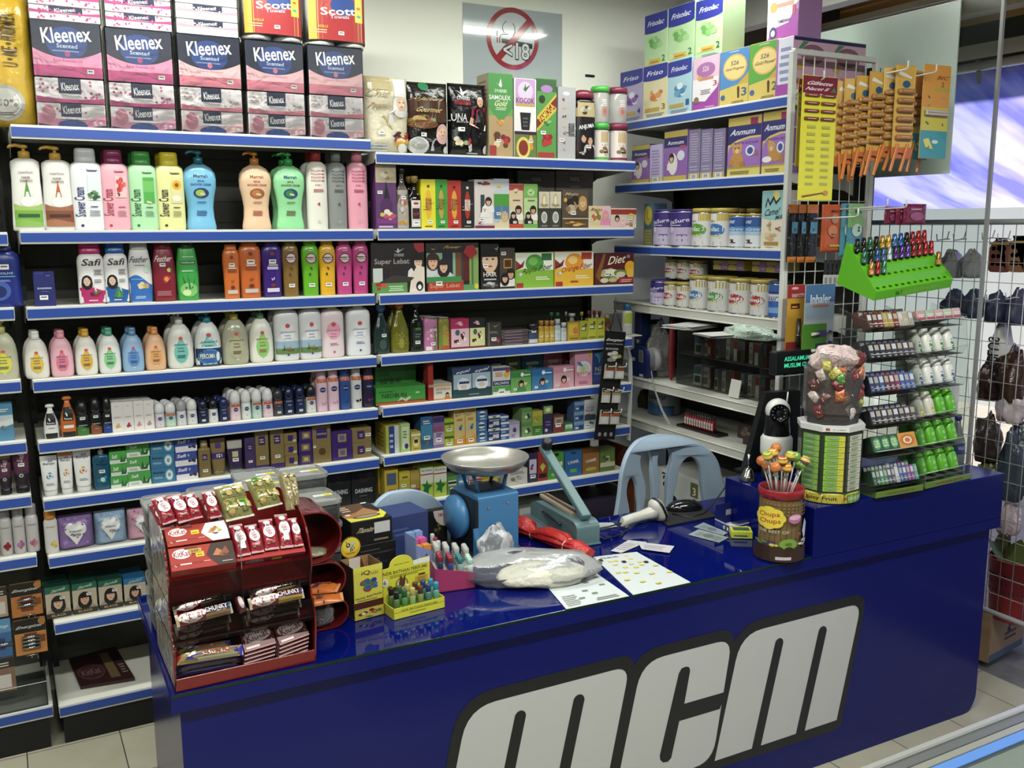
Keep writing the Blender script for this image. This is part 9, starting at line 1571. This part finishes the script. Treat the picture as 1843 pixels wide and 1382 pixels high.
for k,cl in rows.items():
    for i,c in enumerate(cl):
        if not c: continue
        V=TL@Vector((w*(i+.75)/12.5,D*(k+.4)/4.2-.002,.03+(H_-.03)*k/4+.008)); o=emp('nail_polish_bottle','%s nail polish bottle, %s hole of the %s row on the lime stand'%(kn[c],['first','second','third','fourth','fifth','sixth','seventh','eighth','ninth','tenth','eleventh','last'][i],['','third','second','top'][k]),'nail polish',V,group='nail polish bottles on the lime stand',rot=(R(-14),R(14),0))
        m=MB(); m.lathe([(.0078,0),(.0084,.002),(.0082,.018),(.004,.021)],M(c,.1),12); m.build('glass_body',o); m=MB(); m.lathe([(.0074,.02),(.0078,.021),(.0072,.044),(.006,.046)],M(c,.2,.6),12); m.build('cap',o)
# water bottle and sweet jar on the far right
P_=ft(1742,862); P_=Vector((2.985,-1.27,0)); hz=hgt(P_,748)-TT
o=bottle('water_bottle','clear water bottle with blue cap and blue label behind the gum bottle rack','bottle',.062,.062,hz,'waist',2.0,'d8dcdc',.05,('screw','20308c',.08,.42),'r 0 0 1 1 2c3c88;t WATER .5 .5 .7 .3 c8d0e8;r 0 .9 1 1 e0e4e8',(.95,.3,.56),body_tr=.85); o.location=(P_.x,P_.y,TZ)
P_=Vector((2.96,-1.12,0)); zt_=hgt(P_,652)-TT
r=emp('sweet_jar','tall clear square jar of wrapped tan sweets at the far right end','jar',(P_.x,P_.y,TZ),-.2); m=MB(); m.box(-.05,.05,-.05,.05,0,zt_,film(c='e8e4e4',f=.14,bump=.05,bs=5),.006); m.build('jar_body',r); m=MB(); m.box(-.044,.044,-.044,.044,.004,zt_*.82,M('8a6a58',.5,bump=1,bs=45,var=.6),.008); m.build('sweet_fill',r); m=MB(); m.box(-.054,.054,-.054,.054,zt_-.02,zt_,M('c0c4c8',.2,a=.7),.003); m.build('lid',r)
crumple('sweet_bag','tan crumpled sweet bag standing on the tall clear jar','bag',(P_.x,P_.y,TZ+zt_+.001),.04,.045,.06,M('b0907c',.3,bump=.8,bs=50),6,amp=.25)
m=MB(); m.box(-.055,.055,-.0015,.0015,0,.3,M('e4e0e4',.3)); m.box(-.055,.055,-.0015,.05,0,.003,M('e4e0e4',.3)); o=m.build('display_card',loc=(3.0,-1.20,TZ),rz=-.3); tag(o,'plain white upright card beside the tall sweet jar','card')
# ---------- chairs ----------
def chair(name,label,Yc,outline,slots,loc_rz=0):
    def L2(q): P_=at(q[0],q[1],1,Yc); return (P_.x,P_.z)
    O=[L2(q) for q in outline]; Sl=[[L2(q) for q in s] for s in slots]; x0=sum(p[0] for p in O)/len(O)
    cu=bpy.data.curves.new(name,'CURVE'); cu.dimensions='2D'; cu.fill_mode='BOTH'; cu.extrude=.008; cu.bevel_depth=.005; cu.bevel_resolution=2; cu.resolution_u=5
    for pts in [O]+Sl:
        s=cu.splines.new('BEZIER'); s.bezier_points.add(len(pts)-1); s.use_cyclic_u=True
        for b,(x,z) in zip(s.bezier_points,pts): b.co=(x-x0,z,0); b.handle_left_type=b.handle_right_type='AUTO'
    o=bpy.data.objects.new('t',cu); me=bpy.data.meshes.new_from_object(o); bpy.data.objects.remove(o)
    mm=MB(); mm.add([(v.co.x,v.co.z*1.0-1.1*v.co.x**2+.12*(max(0,.95-v.co.y)),v.co.y) for v in me.vertices],[tuple(p.vertices) for p in me.polygons],M('a8c0d8',.35,bump=.05,bs=40,name='chair_plastic'),True)
    w=max(p[0] for p in O)-min(p[0] for p in O); r=emp(name,label,'chair',(x0,Yc,0)); mm.v=[(x,y,z) for x,y,z in mm.v]; b_=mm.build('backrest',r); b_.data.materials[0]=M('a8c0d8',.35,bump=.05,bs=40)
    cp_=M('a8c0d8',.35,bump=.05,bs=40); m=MB(); m.loft([[(x,y-.0,z) for x,y in sup(w*.46*k,.2*k,4,28)] for z,k in ((.40,.97),(.41,1),(.43,1),(.437,.95),(.432,.8))],cp_,T=Matrix.Translation((0,.22,0))); m.build('seat',r)
    for sx in (-1,1):
        for sy in (0,1): m=MB(); m.tube([(sx*w*.38,.05+sy*.36,.41),(sx*w*.46,(.0 if not sy else .46),0)],[.024,.017],cp_,8); m.build('leg',r)
    return r
chair('plastic_chair','pale blue plastic armchair with slotted back, standing behind the counter',-.46,[(1108,985),(1104,880),(1110,830),(1130,800),(1165,786),(1200,784),(1240,792),(1266,812),(1278,845),(1279,985),(1200,990)],
 [[(1120,865),(1130,854),(1141,862),(1150,890),(1154,940),(1140,960),(1130,920)],[(1149,812),(1160,806),(1170,811),(1176,850),(1180,930),(1172,945),(1163,880)],[(1186,810),(1196,804),(1207,810),(1206,860),(1202,940),(1194,945),(1190,870)],[(1219,860),(1226,828),(1238,818),(1251,828),(1257,860),(1256,935),(1237,945),(1220,935)]])
chair('plastic_chair','second pale blue plastic chair, only its round back top showing behind the boxes',-.55,[(664,1040),(668,920),(690,893),(720,885),(755,886),(785,902),(802,930),(806,1040),(735,1045)],[[(700,960),(715,950),(722,1010),(705,1010)],[(745,950),(760,960),(758,1010),(742,1010)]])
a=at(733,965,1,-.66); b=at(791,965,1,-.66); o=carton('gift_carton','black carton with cream corner and price, leaning on the rear chair','box',b.x-a.x+.05,.03,hgt((a.x,-.66),918)-TOP,base='181614',art='e 1.0 1.0 .3 .5 d8ccc0;t RM18 .88 .86 .14 .12 c03828;b .8 .45 .12 .2 5 6a6a28 3a3418;l .3 .6 .6 .75 2 3a342c'); o.location=((a.x+b.x)/2-.02,-.70,TOP+.001)
o=carton('blue_carton','open navy blue carton flap behind the bee box','box',.14,.12,.16,base='2c3c74',art='l .1 .6 .5 .8 2 4a5a90'); P_=ct(706,960,TOP); o.location=(.985,-.78,TOP+.001); o.rotation_euler=(0,0,.1)
# ---------- things near the corner ----------
Ys=-.07; q=[at(1090,595,1,Ys),at(1127,598,1,Ys),at(1106,792,1,Ys),at(1070,790,1,Ys)]
H_=((q[0]+q[1])/2-(q[2]+q[3])/2); h=H_.length; w=(q[1]-q[0]).length
r=emp('battery_strip','black hanging display strip of specialty batteries by the corner','strip',((q[2]+q[3])/2)); r.rotation_euler=(0,math.atan2(H_.x,H_.z),0)
m=MB(); m.box(-w/2,w/2,0,.004,0,h,M('121214',.35),.001); draw(m,'r .02 .0 .98 .99 141416;t Energizer .5 .92 .8 .03 e8e8e8 0 .15;t Specialty_Batteries .5 .885 .8 .015 b8b8b8;t BIG_ON_POWER .4 .84 .6 .018 c8c8c8;b .5 .77 .4 .05 7 c8c8b8 a8a848 8a8a88;e .22 .05 .08 .02 88888c;e .5 .05 .08 .02 88888c;e .78 .05 .08 .02 88888c',flat(w,h,0,0,0),asp=w/h); m.build('backing_strip',r)
k=0
for j,(zf,cc,d) in enumerate(((.64,'8a3c28','top'),(.42,'a8906c','middle'),(.22,'a84c28','bottom'))):
    for s in (-1,1):
        m=MB(); m.tube([(s*w*.25-.008,-.001,h*(zf+.055)),(s*w*.25+.014,-.045,h*(zf+.05)),(s*w*.25+.014,-.047,h*(zf+.085))],.0022,M('e4e4e0',.3),5); m.build('prong',r)
        for n_ in range(4 if j!=1 else 2):
            m=MB(); hh=h*.13; m.box(-w*.2,w*.2,-.001,.001,0,hh,M('c8c0b4',.3),.0005); draw(m,'r 0 .55 1 1 %s;r .0 .75 1 1 2c2420;e .5 .3 .3 .24 c8ccd0;l .1 .8 .9 .95 1 d8c8a8'%cc,flat(w*.4,hh,-.001),asp=w*.4/hh)
            V=Matrix.Translation(r.location)@Matrix.Rotation(r.rotation_euler[1],4,'Y')@Vector((s*w*.25-.004*n_+.004,-.008-.009*n_,h*(zf-.075)+.002*n_)); o=m.build('battery_pack',loc=V); o.rotation_euler=(0,r.rotation_euler[1],0); tag(o,'small battery blister on the black strip, %s row, %s column, %s'%(d,{-1:'left',1:'right'}[s],['rearmost','second','third','foremost'][n_]),'battery pack','battery blisters on the black strip')
m=MB(); P1=at(1108,535,1,Ys); m.tube([r.location+H_+Vector((-w*.3,0,0)),P1+Vector((0,0,-.05)),P1],.0022,M('141416',.5),5); m.tube([r.location+H_+Vector((w*.3,0,0)),P1+Vector((0,0,-.05))],.0022,M('141416',.5),5); o=m.build('cord',r); o.matrix_parent_inverse=Matrix.LocRotScale(r.location,r.rotation_euler,None).inverted()
# label roll dispenser
c=at(1153,640,0,XW+.03); r=emp('tape_dispenser','dark blue tape dispenser with hanging white paper tape, on the fifth right shelf','dispenser',(XW+.02,c.y,1.0985),-PI/2)
m=MB(); m.prism(rc([(-.08,0),(-.085,.11),(.0,.15),(.07,.12),(.065,0)],[.01,.02,.03,.03,.01]),.0,.05,M('1c2c6c',.35),T=XZm); draw(m,'r .55 .5 .8 .92 8a8a84;l .6 .55 .76 .88 5 5a5a58;r .1 .5 .35 .62 d8d8d8;r .6 .02 .8 .1 d8d8d4',lambda u,v,l:(-.08+u*.145,-.0006-l,v*.14),asp=1); m.build('housing',r)
m=MB(); m.lathe([(.02,0),(.055,0),(.055,.03),(.02,.03)],film(c='d8d8d8',f=.3,bump=.1,bs=5),28,T=Matrix.Translation((.075,.045,.09))@Matrix.Rotation(PI/2,4,'X')); m.build('tape_roll',r)
def strip(name,lab,pts,w,c='b8bcb8'):
    m=MB(); m.loft([[p+Vector((0,-w/2,0)),p+Vector((0,w/2,0)),p+Vector((.001,w/2,.001)),p+Vector((.001,-w/2,.001))] for p in pts],M(c,.5),sm=False); o=m.build(name); return tag(o,lab,'paper')
strip('paper_strip','long white paper strip hanging curved in front of the dispenser',[at(x,y,1,-.0) for x,y in ((1124,624),(1130,630),(1134,645),(1135,690),(1133,740),(1131,792))],.03)
m=MB(); A1_=[at(x,y,0,XW-.01) for x,y in ((1172,668),(1178,700),(1190,735),(1204,763))]; m.loft([[p+Vector((0,-w_,0)),p+Vector((0,w_,0)),p+Vector((.0008,w_,0)),p+Vector((.0008,-w_,0))] for p,w_ in zip(A1_,(.004,.006,.009,.012))],M('b4b8b4',.5),sm=False); o=m.build('paper_strip'); tag(o,'tapering white paper strip hanging from the blue dispenser','paper')
o=carton('blue_dispenser_box','tall narrow navy blue plastic box above the tape dispenser at the corner','box',.05,.06,.3,base='1c2c60',art='r .4 .5 .8 .56 d8d8d8'); o.location=(XW+.09,c.y+.07,1.0985); o.rotation_euler=(0,0,-PI/2)
m=MB(); m.box(-.004,.0,-.0,.3,0,.62,M('7a3a1c',.5,var=.2)); o=m.build('brown_board',loc=(2.485,.03,.155)); tag(o,'orange brown board standing in the corner between the shelvings','board')
B_=bottle('small_lotion_bottle','small bottle with blue cap and yellow label in the corner','bottle',.05,.04,.14,'std',2.4,'d8d8d0',.3,('screw','2c6ca0',.2,.7),'r 0 .5 1 1 b8c848;r 0 0 1 .4 c8c8c0',(.9,.05,.9)); B_.location=(2.49,.12,1.305); 
m=MB(); m.box(-.05,.05,-.05,.05,0,.004,white); o=m.build('corner_ledge',loc=(2.49,.12,1.2995)); tag(o,'small white ledge under the blue capped bottle in the corner','ledge')
# cartons on the lowest right deck under the poster
for i,(px0,px1,yt,c,art,d,Yf) in enumerate(((935,985,905,'b8b8b4','r .1 .1 .9 .9 8a8f9c;e .4 .7 .2 .1 2c3458;l .2 .2 .8 .5 3 4a5068','pale grey framed carton under the shelf near the scale',.1),(990,1040,872,'5c5c54','r .0 .0 1 1 6a6a62;l .1 .5 .6 .7 3 8a8a80','dull grey carton behind the sealer arm',.16),(1042,1112,898,'2c2038','r .15 .15 .85 .75 b0b0b4;e .5 .62 .2 .05 3c3c48;l .25 .25 .8 .5 4 5a5a68','dark purple carton with white label by the chair',.08),(1112,1150,872,'70706a','l .1 .4 .8 .7 3 8a8a84','grey carton behind the chair left side',.14))):
    a=at(px0,930,1,Yf); b=at(px1,930,1,Yf); h=hgt(((a.x+b.x)/2,Yf),yt)-.15
    o=carton('storage_carton',d,'box',b.x-a.x,.2,h,base=c,art=art,r=.5); o.location=((a.x+b.x)/2,Yf+.1,.1495)
# battery cards and empty bin at the left edge
for i,(x0_,x1_,y0_,y1_,cc,d,bat) in enumerate(((-8,13,1056,1110,'b89878','partly cut pale battery card at the picture edge, upper',0),(19,76,1048,1108,'c87838','orange and black battery card with two silver cells, upper',2),(-10,21,1114,1182,'3c6ca8','blue battery card at the picture edge',1),(26,84,1113,1176,'d88840','orange and black battery card with four silver cells, lower',4),(-12,28,1184,1244,'8a6a54','brown card with yellow cross at the picture edge, lowest',0))):
    def bp(r,w,h,bat=bat):
        for k in range(bat):
            m=MB(); m.tube([(-.028,0,0),(.028,0,0)],.0055,M('c8c8c8',.15,1),12); m.build('battery_cell',r,loc=(0,-.008,h*(.2+.1*k if bat>2 else .35+.16*k)))
    art='r 0 .62 1 1 181614;t Energizer .5 .78 .86 .1 e0dcd8 0 .15;e .9 .9 .14 .1 b87838;r .3 .15 .7 .6 7a3a1c;r .8 .3 .96 .5 8a4a20' if bat in (2,4) else 'r 0 .7 1 1 2c2824;r .1 .1 .8 .5 d8d0c8;l .1 .75 .8 .9 2 c8c8c0' if bat==0 else 'r 0 .65 1 1 5898c8;t Stop .5 .8 .7 .12 d8e8f4 0 .2;r .2 .2 .6 .5 283c70'
    def fn(w,h,cc=cc,d=d,art=art,bp=bp):
        return card('battery_card',d,'card',art,cc,parts=bp)(w,h)
    hang(x0_,x1_,y0_,y1_,.06,fn)
a0=at(92,1262,1,0.03); 
r=emp('display_bin','empty clear acrylic bin on the lowest shelf at the left edge','bin',(-.42,-.0,.161)); m=MB(); m.box(0,.39,0,.003,0,.09,ac); m.box(0,.39,.0,.3,0,.003,ac); m.box(.387,.39,0,.3,0,.12,ac); m.box(0,.003,0,.3,0,.12,ac); m.tube([(0,0,.09),(.39,0,.09)],.0015,M('d8dcd8',.1),5); m.build('bin_body',r)
m=MB(); m.box(.1,.3,-.02,.02,.004,.03,film(c='d8d8d8',f=.25,bump=.3,bs=20),.004,T=Matrix.Rotation(.9,4,'Z')); m.build('loose_clip',r)
for nm,x,y,z in (('peg hook above the lower battery card at left',52,1110,.0),('empty peg hook below the battery cards at left',58,1182,.0)):
    P_=at(x,y,1,.05); m=MB(); m.tube([(0,.3,0),(0,-.01,0),(0,-.014,.012)],.0028,M('c8ccc8',.2,1),6); m.tube([(-.018,-.012,.012),(.018,-.012,.012),(.018,-.012,-.004)],.002,M('c8ccc8',.2,1),6); o=m.build('peg_hook',loc=P_); tag(o,'small steel '+nm,'hook')
